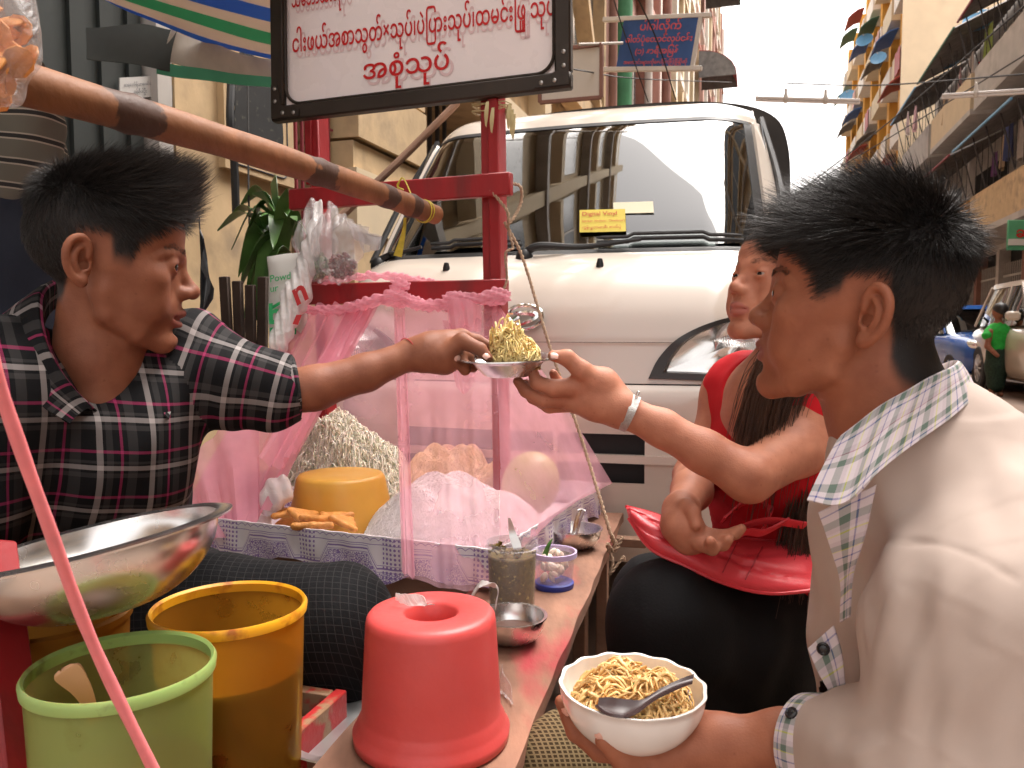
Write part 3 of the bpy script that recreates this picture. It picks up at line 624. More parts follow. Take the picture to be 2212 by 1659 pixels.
flap = ringpt(at(150, 915, .965), at(65, 860, .945), at(0, 790, .95), at(-10, 695, 1.03), at(100, 665, 1.2), at(290, 695, 1.22), at(380, 795, 1.15), at(365, 905, 1.05))
part('collar', collar([foot, top_, [(a + b) / 2 + A(0, 0, .004) for a, b in zip(top_, flap)], flap]), 'plaid_black', MAN)

# ------------------------------------------------------------------ the boy with the bowl (right)
def q2(u, v, z): return at((2900 + u / 1.3821) * .54004, (550 + v / 1.3821) * .54004, z)
def q7(u, v, z): return at((2100 + u / 1.1082) * .54004, (1800 + v / 1.1082) * .54004, z)
def q8(u, v, z): return at((1900 + u / 1.3825) * .54004, (1000 + v / 1.3825) * .54004, z)
mat('jacket', (.49, .395, .345), .85, var=.06, scale=9, bump=.10, bscale=1500, spec=.2, sheen=.1)
mat('button_black', (.02, .018, .02), .25, var=.1)
def check_mat(name, base, line, sc, w_=.12):
    m = mat(name, base, .85, var=.15, scale=20, spec=.15, bump=.2, bscale=200); N, L = nodes_of(m); b = N['Principled BSDF']; src = b.inputs['Base Color'].links[0].from_socket
    at_ = N.new('ShaderNodeAttribute'); at_.attribute_name = 'st'; sp = N.new('ShaderNodeSeparateXYZ'); L.new(at_.outputs['Vector'], sp.inputs[0]); fs = []
    for i in range(2):
        q_ = N.new('ShaderNodeMath'); q_.operation = 'MULTIPLY'; q_.inputs[1].default_value = 1 / sc; L.new(sp.outputs[i], q_.inputs[0]); f_ = N.new('ShaderNodeMath'); f_.operation = 'FRACT'; L.new(q_.outputs[0], f_.inputs[0])
        l_ = N.new('ShaderNodeMath'); l_.operation = 'LESS_THAN'; l_.inputs[1].default_value = w_; L.new(f_.outputs[0], l_.inputs[0]); fs.append(l_.outputs[0])
    mxx = N.new('ShaderNodeMath'); mxx.operation = 'MAXIMUM'; L.new(fs[0], mxx.inputs[0]); L.new(fs[1], mxx.inputs[1])
    mc = N.new('ShaderNodeMix'); mc.data_type = 'RGBA'; L.new(mxx.outputs[0], mc.inputs[0]); L.new(src, mc.inputs[6]); mc.inputs[7].default_value = (*line, 1); L.new(mc.outputs[2], b.inputs['Base Color']); return m
check_mat('trousers_check', (.05, .032, .015), (.20, .15, .08), .0055, .35)
check_mat('trousers_fine', (.012, .012, .013), (.035, .033, .034), .011, .10)
BOY = thing('person', 'teenage boy in beige jacket with plaid collar holding a bowl of noodles', 'person', at(1980, 1500, .85) * A(1, 1, 0))
yaw, pit = R(34), R(-7)
fw = A(-math.cos(yaw) * math.cos(pit), math.sin(yaw) * math.cos(pit), -math.sin(pit)); BF = frame3(fw, A(.03, 0, 1))
FB = Fr(at(1838, 680, .74) - BF[:, 1] * .072, BF, 1.0)
sd = Sdf()
head_sdf(sd, FB, dict(neckw=[q2(800, 1050, .80), q2(840, 1330, .80), q2(930, 1560, .80), q2(1000, 1750, .80)], neckr=[50, 55, 60, 66], jaw=1.02, fat=2, chin=0, lip=.95))
cuffp = q7(1150, 1290, .80); wr = q7(850, 1300, .815); el_b = at(2010, 1690, .70)
sd.chain([el_b, cuffp, wr], [.038, .029, .0245], .015)
pc = q7(620, 1325, .835)
sd.chain([wr, q7(720, 1300, .83), pc, q7(470, 1335, .84)], [.0245, .028, .025, .02], .014)
sd.chain([wr, q7(700, 1270, .86), q7(560, 1330, .87)], [.026, .026, .02], .016)
sd.chain([q7(760, 1320, .81), q7(560, 1392, .795), q7(440, 1375, .785), q7(348, 1290, .777)], [.022, .0165, .0125, .0085], .01, kk=.005)   # thumb
sd.chain([q7(520, 1350, .845), q7(330, 1330, .845), q7(225, 1250, .848), q7(185, 1180, .85)], [.015, .0115, .0098, .0075], .006, kk=.004)
sd.chain([q7(540, 1330, .87), q7(310, 1290, .872), q7(205, 1200, .876), q7(160, 1115, .88)], [.015, .011, .0095, .0072], .006, kk=.004)
sd.chain([q7(560, 1320, .89), q7(330, 1270, .90), q7(235, 1180, .905), q7(200, 1090, .905)], [.014, .0105, .009, .007], .006, kk=.004)
v, q = sd.mesh(.0019); n = vnormals(v, q); L_ = FB.inv(v); near = np.linalg.norm(L_, axis=1) < 190
ZB = [-70, -66, -56, -40, 37, 37, 20, 14, 32, 52, 58, 64, 68]
hm = hairmask(L_, ZB, 15, 2.0) * near; hm *= ~((np.abs(L_[:, 1]) > 71) & (L_[:, 2] < 36) & (L_[:, 0] < 4)); hm = smooth_attr(hm, q, 3)
raw_obj('body', v, q, 'skin_boy', BOY, attrs={'msk': smooth_attr(skin_attrs(L_, q, hm) * near[:, None], q, 1)})
eyes(FB, BOY, (1, .75, 0)); brows(FB, v, n, L_, BOY)
def dir_boy(L, nl):
    x, y, z = L.T; top = np.clip((z - 50) / 35, 0, 1)[:, None]; fr_ = np.clip((x - 35) / 40, 0, 1)[:, None]
    d = whorl(L, nl, (-58, 16, 104)); fwd_ = A(1, 0, 0) - nl * (nl @ A(1, 0, 0))[:, None]; kf = np.clip((x + 55) / 40, 0, 1)[:, None]; d = d * (1 - .6 * kf) + fwd_ * .75 * kf; side = d * .7 + np.stack([.25 * (x > -30), 0 * y, -.7 + 0 * x], 1) + nl * .22
    tp = d + nl * .36 + fr_ * A(.1, 0, .2); m_ = side * (1 - top) + tp * top
    fringe = np.stack([.75 + 0 * x, .25 + 0 * y, -.6 + 0 * x], 1) + nl * .3; lowfr = fr_ * np.clip(1.5 - (z - 58) / 22, 0, 1)[:, None]; return m_ * (1 - lowfr) + fringe * lowfr
def len_boy(L, nl):
    x, y, z = L.T; top = np.clip((z - 45) / 40, 0, 1); low = np.clip((z + 30) / 60, 0, 1)
    bk = np.clip((-x - 20) / 40, 0, 1); return ((5 + 8 * low) * (1 - top) + top * 47) * (1 - .45 * bk) + 10 * np.clip((x - 45) / 30, 0, 1) * top
h1 = grow(FB, v, n, hm, 14000, dir_boy, len_boy, r0=.40, m=6, curl=.16, lift=.3, frizz=.08, clump=17)
h2 = grow(FB, v, n, hm * np.clip((L_[:, 2] - 50) / 20, 0, 1), 3600, lambda L, nl: dir_boy(L, nl) + nl * .35, lambda L, nl: len_boy(L, nl) * 1.05, r0=.40, m=6, curl=.09, lift=.7, frizz=.12, clump=22)
hv, hq = join_q([h1, h2]); raw_obj('hair', hv, hq, 'hair_black', BOY)
g = G(); g.grid(nail(q7(338, 1272, .7685), q7(348, 1290, .777) - q7(440, 1375, .785), A(-.3, -.9, .1))); part('fingernail', g, 'nail', BOY); g = G(); g.grid(nail(q7(176, 1165, .8425), q7(185, 1180, .85) - q7(225, 1250, .848), A(-.75, -.6, .1)))
part('fingernail', g, 'nail', BOY)
# jacket
jk = Sdf(); shd = at(2150, 1185, .74)
jk.chain([at(2010, 1170, .84), at(2060, 1300, .86), at(2060, 1700, .86)], [.10, .135, .14], .05)
jk.chain([at(1950, 1065, .82), at(2035, 1040, .82), shd], [.07, .066, .075], .05)
jk.chain([at(1950, 1080, .88), at(1900, 1120, .98)], [.07, .07], .05)
jk.chain([shd, at(2110, 1350, .68), at(2060, 1680, .66)], [.082, .078, .072], .035)
jk.chain([at(2060, 1680, .66), at(1900, 1640, .72), at(1770, 1612, .78)], [.068, .058, .047], .025)
jk.chain([at(1900, 1130, .86), at(1920, 1350, .86), at(1930, 1600, .86)], [.05, .055, .06], .05)
jk.ell(at(2035, 965, .80), (.065, .06, .06), k=.05); jk.ell(at(1950, 1010, .80), (.055, .055, .055), k=.05)
jv, jq = jk.mesh(.0038); jn = vnormals(jv, jq)
jv = folds(jv, jn, at(2150, 1050, .7), at(1850, 1600, .75), .0042, 55, 1.0); jv = folds(jv, jn, at(1950, 1600, .7), at(1720, 1600, .78), .003, 110, 4.0)
jn = vnormals(jv, jq); jv = jv + jn * (wob(jv * A(1, 1, .45), 48, 2) * .0032)[:, None]
def crease(v, n, segs):
    for a, b, w_, am in segs:
        ba = b - a; h = np.clip(((v - a) @ ba) / (ba @ ba), 0, 1); d = np.linalg.norm(v - a - h[:, None] * ba, axis=1) + .004 * wob(v, 30, 1); v = v + n * (.62 * am * np.exp(-(d / w_) ** 2) * np.sin(np.clip(h, .02, .98) * math.pi) ** .5)[:, None]
    return v
jn = vnormals(jv, jq)
_jd = np.linalg.norm(jv - A(0, 0, CAMZ), axis=1); _ju = (jv - A(0, 0, CAMZ)) / _jd[:, None]
def JS(x, y): k = np.linalg.norm(_ju - unit(at(x, y, 1.0) - A(0, 0, CAMZ)), axis=1); return jv[np.argmin(k * 40 + _jd)]
jv = crease(jv, jn, [(JS(1890, 1200), JS(1880, 1460), .010, -.006), (JS(2000, 1250), JS(1910, 1540), .012, -.007), (JS(1960, 1260), JS(1880, 1500), .010, .006), (JS(2100, 1300), JS(1970, 1600), .014, -.007), (JS(2060, 1300), JS(1950, 1580), .011, .006), (JS(2180, 1400), JS(2060, 1640), .016, -.007), (JS(2130, 1400), JS(2030, 1640), .013, .006), (JS(1800, 1600), JS(1900, 1560), .008, -.004), (JS(1830, 1640), JS(1930, 1600), .008, .004)])
jn = vnormals(jv, jq)
for a_, b_ in (((1880, 1190), (1940, 1172)), ((1940, 1172), (2030, 1178)), ((2030, 1178), (2120, 1205)), ((2120, 1205), (2205, 1255)), ((1880, 1190), (1862, 1300)), ((1862, 1300), (1868, 1420))): jv = crease(jv, jn, [(JS(*a_), JS(*b_), .0045, -.0032)])
# seam at the armhole: a stitched ridge
kp = np.ones(len(jq), bool); cx_ = unit(at(1770, 1612, .78) - at(1900, 1640, .72)); hh = (jv - at(1762, 1610, .783)) @ cx_
kp &= ~((hh[jq] > 0).all(1) & (np.linalg.norm(jv[jq].mean(1) - at(1762, 1610, .783), axis=1) < .08))
jq = jq[kp]; raw_obj('jacket', jv, jq, 'jacket', BOY)
g = G(); c0, c1 = at(1800, 1620, .765), at(1742, 1604, .79); g.tube([c0, c0 + (c1 - c0) * .1, c1 - (c1 - c0) * .1, c1, c0 + (c1 - c0) * .5], [.046, .0485, .0465, .042, .039], 40, cap=False)
g.v[0] = g.v[0] + (wob(g.v[0], 60, 1) * .002)[:, None] * A(0, -.4, 1); cuff = part('cuff', g, 'jacket', BOY)
def rib(pts_a, pts_b, name, m, parent, th=.002, nu=24, nv=8, scl=1.0):
    a, b = spline(pts_a, nu), spline(pts_b, nu); P = a[:, None] + (b - a)[:, None] * np.linspace(0, 1, nv)[None, :, None]; P += (wob(P, 70, 1) * .0008)[..., None]
    g = G(); g.slab(P, th); L1 = np.concatenate([[0], np.cumsum(np.linalg.norm(np.diff(a, axis=0), axis=1))]); W1 = np.linspace(0, 1, nv) * np.linalg.norm(b[nu // 2] - a[nu // 2])
    uv = np.stack(np.meshgrid(L1, W1, indexing='ij'), -1).reshape(-1, 2); g.uv = [np.vstack([uv, uv])]; return part(name, g, m, parent)
def disc(c, nrm, r, th, name, m, parent):
    nrm = unit(nrm); Mz = frame3(np.cross(nrm, A(.3, .2, 1)), nrm); g = G().lathe([(1e-5, th), (r * .55, th * .8), (r * .75, th * 1.2), (r, th * .7), (r, 0)][::-1], 18, c, Mz); return part(name, g, m, parent)
rib([q7(1255, 880, .775), q7(1300, 980, .765), q7(1345, 1060, .765)], [q7(1370, 775, .762), q7(1405, 900, .752), q7(1420, 1040, .755)], 'sleeve_tab', 'plaid_light', BOY)
disc(q7(1322, 880, .7625), A(-.35, -.9, .15), .0062, .003, 'button', 'button_black', BOY)
ca = unit(c1 - c0); e1 = unit(np.cross(ca, UZ)); e2 = np.cross(e1, ca); Pc = np.array([[c1 + ca * x + (e1 * math.cos(a) + e2 * math.sin(a)) * rr_ for x, rr_ in ((-.024, .0480), (-.012, .0485), (.002, .0460), (.004, .0430))] for a in np.linspace(0, 2 * math.pi, 49)]); g = G(); g.slab(Pc, .0016); uvp = np.stack(np.meshgrid(np.linspace(0, .30, 49), [0, .012, .026, .03], indexing='ij'), -1).reshape(-1, 2); g.uv = [np.vstack([uvp, uvp])]; part('cuff_band', g, 'plaid_light', BOY)
_d = unit(A(0, -.75, .66) - ca * (A(0, -.75, .66) @ ca)); disc(c1 - ca * .012 + _d * .0488, _d, .0062, .003, 'button', 'button_black', BOY)
# collar: stand foot, fold, flap edge from the front tip round the back
foot = [q2(690, 1640, .72), q2(860, 1560, .725), q2(1080, 1420, .735), q2(1280, 1290, .79), q2(1220, 1290, .88), q2(1000, 1400, .93), q2(800, 1540, .92)]
fold = [q2(640, 1655, .715), q2(840, 1510, .715), q2(1060, 1370, .725), q2(1285, 1255, .79), q2(1230, 1250, .89), q2(1000, 1360, .94), q2(760, 1520, .93)]
flap = [q7(1250, 225, .69), q7(1420, 235, .675), q7(1610, 60, .68), q2(1350, 1460, .76), q2(1330, 1400, .90), q2(1000, 1500, .97), q2(760, 1640, .95)]
part('collar', collar([foot, fold, [a * .45 + b * .55 + A(0, 0, .003) for a, b in zip(fold, flap)], flap], .0025), 'plaid_light', BOY)
rib([q7(1300, 280, .715), q7(1360, 450, .73), q7(1400, 600, .74), q7(1400, 760, .75)], [q7(1560, 150, .69), q7(1500, 400, .70), q7(1450, 560, .72), q7(1440, 740, .735)], 'placket', 'plaid_light', BOY)
# trousers: the near knee
tr = Sdf(); tr.chain([at(2050, 1850, .9), at(1600, 1760, .96), at(1245, 1672, 1.0)], [.10, .09, .074], .03); tr.chain([at(1245, 1672, 1.0), at(1230, 2000, 1.05), at(1240, 2500, 1.08)], [.072, .06, .055], .03)
tr.chain([at(2150, 1850, 1.1), at(1700, 1720, 1.2)], [.1, .09], .03)
tv, tq = tr.mesh(.006); tn = vnormals(tv, tq); tv = tv + tn * (wob(tv, 40, 2) * .003)[:, None]
raw_obj('trousers', tv, tq, 'trousers_check', BOY, attrs={'st': np.stack([tv[:, 0] * .95 + tv[:, 1] * .3, tv[:, 2] + .6 * tv[:, 1]], 1)})

# ------------------------------------------------------------------ the woman in red
mat('top_red', (.52, .012, .02), .75, var=.08, bump=.2, bscale=400, spec=.2)
mat('skirt_black', (.008, .008, .009), .8, var=.2, bump=.15, bscale=250, spec=.2)
WOM = thing('person', 'young woman in a red top receiving the plate, bag on her lap', 'person', at(1750, 1500, 1.45) * A(1, 1, 0))
wa = R(203); pit = R(11); fw = A(math.cos(wa) * math.cos(pit), math.sin(wa) * math.cos(pit), math.sin(pit)); WF = frame3(fw, A(.04, .02, 1))
FW = Fr(at(1576, 619, 1.30) - WF @ A(.113, 0, -.013), WF, .97)
sd = Sdf()
head_sdf(sd, FW, dict(neckw=[FW.p(-8, 0, -40), FW.p(-26, 0, -110), FW.p(-40, 0, -165), FW.p(-45, 0, -215)], neckr=[42, 43, 50, 90], jaw=.96, fat=5, eye=2.4, lip=.96, nose=-3))
lsh = at(1800, 935, 1.36); lel = at(1618, 1030, 1.20); lwr = q8(800, 880, 1.235)
sd.chain([lsh, at(1720, 965, 1.28), lel], [.052, .046, .037], .02)
sd.chain([lel, at(1520, 975, 1.215), at(1430, 925, 1.23), lwr], [.038, .032, .028, .0245], .014)
rsh = at(1585, 850, 1.48); rel = at(1500, 1030, 1.45); rwr = q8(1140, 1440, 1.25)
sd.chain([rsh, rel], [.046, .037], .02); sd.chain([rel, q8(1200, 1330, 1.33), rwr], [.037, .033, .024], .014)
def W3(u, v, z): return q3(u, v, z)
pw = lwr
sd.chain([pw, W3(1480, 640, 1.245), W3(1350, 600, 1.25)], [.026, .029, .022], .014)
sd.chain([pw, W3(1450, 760, 1.245), W3(1280, 740, 1.255)], [.026, .027, .02], .014)
sd.chain([W3(1560, 720, 1.25), W3(1300, 680, 1.275)], [.025, .022], .014)
sd.chain([W3(1480, 620, 1.235), W3(1340, 520, 1.225), W3(1230, 425, 1.222), W3(1130, 412, 1.22)], [.02, .0155, .0125, .0088], .01, kk=.005)        # thumb
sd.chain([W3(1330, 640, 1.24), W3(1130, 650, 1.228), W3(1010, 610, 1.228), W3(980, 535, 1.232)], [.017, .0132, .0108, .0085], .008, kk=.004)      # index
sd.chain([W3(1300, 720, 1.255), W3(1060, 735, 1.25), W3(930, 670, 1.252), W3(870, 600, 1.255)], [.016, .0125, .0105, .0082], .006, kk=.004)      # middle
sd.chain([W3(1280, 760, 1.275), W3(1100, 780, 1.28), W3(980, 720, 1.285), W3(930, 620, 1.287)], [.015, .012, .010, .008], .006, kk=.004)
sd.chain([W3(1300, 780, 1.29), W3(1190, 700, 1.30), W3(1160, 600, 1.30), W3(1130, 540, 1.295)], [.014, .010, .009, .007], .006, kk=.004)           # little, beyond
# right hand lying open on the bag
hc = q8(1190, 1540, 1.215)
sd.chain([rwr, q8(1140, 1520, 1.225), hc], [.027, .029, .022], .014); sd.chain([rwr, q8(1180, 1600, 1.225), q8(1290, 1610, 1.215)], [.025, .022, .016], .012)
sd.chain([q8(1130, 1440, 1.235), q8(1170, 1420, 1.215), q8(1205, 1450, 1.200), q8(1222, 1520, 1.190)], [.016, .0135, .011, .0085], .008, kk=.004)
sd.chain([q8(1270, 1580, 1.215), q8(1380, 1585, 1.195), q8(1440, 1565, 1.185), q8(1475, 1540, 1.180)], [.013, .0105, .009, .007], .006, kk=.004)
sd.chain([q8(1270, 1610, 1.205), q8(1370, 1625, 1.185), q8(1400, 1600, 1.175)], [.013, .0105, .008], .006, kk=.004)
sd.chain([q8(1240, 1620, 1.195), q8(1310, 1650, 1.177), q8(1300, 1610, 1.165)], [.0125, .0105, .008], .006, kk=.004)
sd.chain([lsh, FW.p(-45, 0, -185), rsh], [.062, .075, .055], .04); sd.chain([FW.p(-25, 0, -200), at(1690, 1100, 1.46)], [.075, .10], .05)
v, q = sd.mesh(.0022); n = vnormals(v, q); L_ = FW.inv(v); near = np.linalg.norm(L_, axis=1) < 175
ZW = [-60, -60, -50, -30, 34, 34, 26, 30, 44, 58, 66, 72, 76]
hm = smooth_attr(hairmask(L_, ZW, 5, 4.0) * near, q, 2)
raw_obj('body', v, q, 'skin_woman', WOM, attrs={'msk': smooth_attr(skin_attrs(L_, q, hm) * near[:, None], q, 1)})
eyes(FW, WOM, (1, .1, -.12)); brows(FW, v, n, L_, WOM, z0=32, dens=240)
g = G(); g.grid(nail(W3(1140, 402, 1.2085), W3(1130, 412, 1.22) - W3(1230, 425, 1.222), A(0, -.75, .7), .0066, .012))
part('fingernail', g, 'nail', WOM)
# long hair: combed from the parting over the skull, then hanging to the lap
nH = 5200; w_ = hm / hm.sum(); idx = rng.choice(len(v), nH, p=w_); Lr = F_ = L_[idx]; P = []; m_ = 26; cur = Lr.copy(); sgn = np.where(Lr[:, 1] + rng.normal(0, 3, nH) > 0, 1.0, -1.0)
tot = rng.uniform(430, 520, nH); step = tot / (m_ - 1); vel = np.zeros_like(cur); swp = rng.normal(0, 1, (nH, 3))
for i in range(m_):
    P.append(cur.copy()); x, y, z = cur.T; onh = z > -25
    lf = sgn > 0
    d = np.stack([np.where(onh, np.where(lf, -.30, -.75) + .3 * (z > 70), np.where(lf, .62 * (z > -170) * (Lr[:, 0] > -30) * (cur[:, 0] < 85), -.25 * (z > -120))), np.where(onh, sgn * np.where(lf, .8, .55), np.where(lf, .0, .12)), np.where(onh, -.5, -1.0)], 1) + swp * .03
    vel = vel * .45 + d * .55; vel /= np.linalg.norm(vel, axis=1)[:, None]; cur = cur + vel * step[:, None]
    cur[:, 1] = np.clip(cur[:, 1], -84 + 4 * swp[:, 1], 82 + 5 * swp[:, 1]); cur[:, 0] = np.maximum(cur[:, 0], -98 - .1 * np.clip(-cur[:, 2], 0, 200))
    c_ = A(-2, 0, 46); e_ = A(91, 77, 85); qn = np.linalg.norm((cur - c_) / e_, axis=1); ins = qn < 1; cur[ins] = c_ + (cur[ins] - c_) / qn[ins][:, None]
    low = (cur[:, 2] < 10) & (cur[:, 2] > -230); yy = np.abs(cur[:, 1]); mn = np.interp(cur[:, 2], [-230, -150, -100, -40, 10], [70, 60, 56, 66, 74]); ad = low & (yy < mn) & (cur[:, 0] > -70) & lf; cur[ad, 1] = mn[ad]
    bk = low & ~lf & (cur[:, 0] > -62); cur[bk, 0] = np.minimum(cur[bk, 0], np.interp(cur[bk, 2], [-230, -100, -20, 10], [-104, -92, -70, -50]))
P = np.stack(P, 1); P += swp[:, None] * np.linspace(0, 5, m_)[None, :, None]
W_ = FW.o + (P.reshape(-1, 3) * mm * FW.sc) @ FW.M.T; hv, hq = strands(W_.reshape(nH, m_, 3), .8 * mm * np.linspace(1.1, .5, m_)[None] * rng.uniform(.7, 1.3, (nH, 1)))
raw_obj('hair', hv, hq, 'hair_brown', WOM)
# top, skirt
tp = Sdf(); nb = FW.p(-35, 0, -190)
tp.chain([at(1690, 1010, 1.47), at(1700, 1180, 1.46), at(1710, 1300, 1.47)], [.125, .118, .125], .05); tp.chain([at(1618, 835, 1.465), at(1640, 980, 1.45)], [.066, .10], .05); tp.chain([at(1745, 880, 1.40), at(1730, 1000, 1.43)], [.072, .10], .05); tp.chain([FW.p(-40, 0, -215), at(1690, 1050, 1.45)], [.088, .118], .05)
tp.ell(at(1625, 1010, 1.38), (.06, .06, .065), k=.04); tp.ell(at(1720, 1020, 1.34), (.062, .06, .065), k=.04)
tp.chain([lsh, FW.p(-45, 0, -188), rsh], [.055, .081, .052], .04)
tp.ell(FW.p(28, 0, -150), (.07, .066, .072), k=.01, sub=True)
tv, tq = tp.mesh(.005); tn = vnormals(tv, tq); tv = tv + tn * (.0025 * np.sin(tv[:, 2] * 700) * (tv[:, 2] < at(1700, 1130, 1.4)[2]) * .35 + wob(tv, 45, 2) * .002)[:, None]
raw_obj('top', tv, tq, 'top_red', WOM)
sk_ = Sdf(); sk_.chain([at(1790, 1400, 1.5), at(1600, 1370, 1.36), at(1440, 1335, 1.25)], [.13, .11, .078], .05); sk_.chain([at(1440, 1340, 1.25), at(1420, 1560, 1.3), at(1400, 1900, 1.33)], [.08, .09, .09], .05)
sk_.chain([at(1780, 1370, 1.6), at(1580, 1330, 1.52), at(1430, 1300, 1.46)], [.13, .11, .08], .05); sk_.chain([at(1440, 1310, 1.45), at(1430, 1700, 1.5)], [.08, .09], .05); sk_.chain([at(1720, 1470, 1.42), at(1500, 1500, 1.33)], [.09, .09], .06)
tv, tq = sk_.mesh(.006); tn = vnormals(tv, tq); tv = folds(tv, tn, at(1350, 1200, 1.3), at(1800, 1600, 1.3), .006, 38, 2.0)
raw_obj('skirt', tv, tq, 'skirt_black', WOM)

# ------------------------------------------------------------------ materials for the stall
mat('red_paint', (.30, .012, .016), .48, var=.18, scale=9, bump=.25, bscale=70, col2=(.16, .02, .02), mixs=7, mixlo=.55, mixhi=.7, stretch=(1, 1, .25))
mat('red_worn', (.42, .02, .02), .5, var=.2, scale=12, col2=(.32, .18, .10), mixs=26, mixlo=.52, mixhi=.60, bump=.3, bscale=90)
mat('plank', (.25, .125, .08), .78, var=.35, scale=22, col2=(.42, .045, .055), mixs=9, mixlo=.54, mixhi=.68, bump=.45, bscale=60, stretch=(1, .35, 1))
mat('wood_end', (.20, .11, .07), .8, var=.3, bump=.3, bscale=80)
mat('bamboo', (.27, .112, .048), .62, var=.3, scale=20, col2=(.16, .065, .03), mixs=26, mixlo=.52, mixhi=.70, bump=.3, bscale=160, stretch=(1, .3, .3))
def bamboo_nodes(us):
    m = MATS['bamboo']; N, L = nodes_of(m); b = N['Principled BSDF']; src = b.inputs['Base Color'].links[0].from_socket; at_ = N.new('ShaderNodeAttribute'); at_.attribute_name = 'st'; sp = N.new('ShaderNodeSeparateXYZ'); L.new(at_.outputs['Vector'], sp.inputs[0]); tc = N.new('ShaderNodeTexCoord'); n = N.new('ShaderNodeTexNoise'); n.inputs['Scale'].default_value = 22; n.inputs['Detail'].default_value = 6; L.new(tc.outputs['Object'], n.inputs[0]); acc = None
    def mth(op, a, b_=None):
        q = N.new('ShaderNodeMath'); q.operation = op
        for i, x in enumerate((a, b_)):
            if x is None: continue
            if isinstance(x, (int, float)): q.inputs[i].default_value = x
            else: L.new(x, q.inputs[i])
        return q.outputs[0]
    for u0, w_ in us:
        d = mth('DIVIDE', mth('ABSOLUTE', mth('SUBTRACT', sp.outputs[0], u0)), w_); f = mth('SUBTRACT', 1.25, d); acc = f if acc is None else mth('MAXIMUM', acc, f)
    k = mth('ADD', acc, mth('MULTIPLY', mth('SUBTRACT', n.outputs[0], .5), 1.9)); mr = N.new('ShaderNodeMapRange'); mr.inputs[1].default_value = .52; mr.inputs[2].default_value = .62; L.new(k, mr.inputs[0]); mc = N.new('ShaderNodeMix'); mc.data_type = 'RGBA'; L.new(mr.outputs[0], mc.inputs[0]); L.new(src, mc.inputs[6]); mc.inputs[7].default_value = (.075, .035, .022, 1); L.new(mc.outputs[2], b.inputs['Base Color'])
mat('bamboo_ring', (.11, .05, .03), .5, var=.3, scale=30)
mat('steel', (.74, .73, .72), .26, metal=1.0, var=.06, scale=10, rvar=.08, bump=.02, bscale=20)
mat('steel_dull', (.55, .53, .51), .34, metal=1.0, var=.12, scale=14, rvar=.12)
mat('alu', (.62, .61, .61), .42, metal=1.0, var=.1, scale=16, rvar=.12)
mat('red_plastic', (.60, .085, .082), .42, var=.10, scale=5, sss=.35, bump=.06, bscale=120, col2=(.50, .05, .045), mixs=3, mixlo=.4, mixhi=.7, rvar=.15)
mat('red_soup', (.45, .06, .01), .15, var=.3, scale=40)
def plastic(name, col, col_in, a):
    """thin translucent tub plastic: some light passes straight, some is scattered"""
    m = bpy.data.materials.new(name); m.use_nodes = True; N, L = nodes_of(m); N.clear(); MATS[name] = m
    o = N.new('ShaderNodeOutputMaterial'); d = N.new('ShaderNodeBsdfPrincipled'); d.inputs['Base Color'].default_value = (*col, 1); d.inputs['Roughness'].default_value = .35
    tr = N.new('ShaderNodeBsdfTranslucent'); tr.inputs[0].default_value = (*col_in, 1); tp_ = N.new('ShaderNodeBsdfTransparent'); tp_.inputs[0].default_value = (*np.clip(np.array(col_in) * 1.3, 0, 1), 1)
    m1 = N.new('ShaderNodeMixShader'); m1.inputs[0].default_value = .45; L.new(d.outputs[0], m1.inputs[1]); L.new(tr.outputs[0], m1.inputs[2])
    m2 = N.new('ShaderNodeMixShader'); m2.inputs[0].default_value = a; L.new(m1.outputs[0], m2.inputs[1]); L.new(tp_.outputs[0], m2.inputs[2]); L.new(m2.outputs[0], o.inputs[0])
    tc = N.new('ShaderNodeTexCoord'); n = N.new('ShaderNodeTexNoise'); n.inputs['Scale'].default_value = 22; n.inputs['Detail'].default_value = 8; L.new(tc.outputs['Object'], n.inputs[0])
    rp = N.new('ShaderNodeValToRGB'); rp.color_ramp.elements[0].position = .56; rp.color_ramp.elements[1].position = .70; rp.color_ramp.elements[0].color = (*col, 1); rp.color_ramp.elements[1].color = (*(np.array(col) * A(.55, .35, .3)), 1); L.new(n.outputs[0], rp.inputs[0]); L.new(rp.outputs[0], d.inputs['Base Color']); return m
plastic('tub_green', (.36, .40, .18), (.62, .66, .36), .62); plastic('tub_yellow', (.70, .36, .05), (.90, .58, .16), .66); plastic('tub_amber', (.42, .20, .03), (.5, .26, .05), .2)
mat('rim_green', (.27, .40, .12), .4, sss=.2, col2=(.14, .16, .05), mixs=30, mixlo=.58, mixhi=.7); mat('rim_yellow', (.74, .36, .015), .4, sss=.2, col2=(.40, .12, .01), mixs=30, mixlo=.56, mixhi=.7)
mat('broth', (.045, .015, .006), .12, var=.3, scale=25); mat('broth_dull', (.10, .045, .03), .5, var=.25, scale=14, bump=.1); mat('oil', (.16, .06, .012), .1, var=.3)
mat('spoon_wood', (.68, .36, .20), .55, var=.1)
mat('pink_cord', (.75, .22, .24), .35, var=.1, scale=40, sss=.2)
mat('rope', (.40, .28, .19), .9, var=.3, scale=150, bump=.5, bscale=400)
mat('tie_yellow', (.62, .50, .05), .5, var=.2, scale=60); mat('tie_straw', (.50, .42, .22), .7, var=.2)
mat('cabbage', (.95, .93, .70), .5, var=.22, scale=60, sss=.15); mat('cabbage_core', (.90, .87, .58), .7, var=.2)
mat('noodle_yellow', (.88, .64, .36), .45, var=.12, scale=40, sss=.1); mat('noodle_white', (.90, .86, .82), .4, var=.06, scale=40, sss=.15); mat('noodle_orange', (.88, .54, .22), .35, var=.2, scale=60, sss=.1)
mat('salad', (.95, .66, .28), .38, var=.22, scale=90, sss=.1); mat('herb', (.06, .17, .02), .5, var=.3); mat('chilli', (.55, .05, .01), .3)
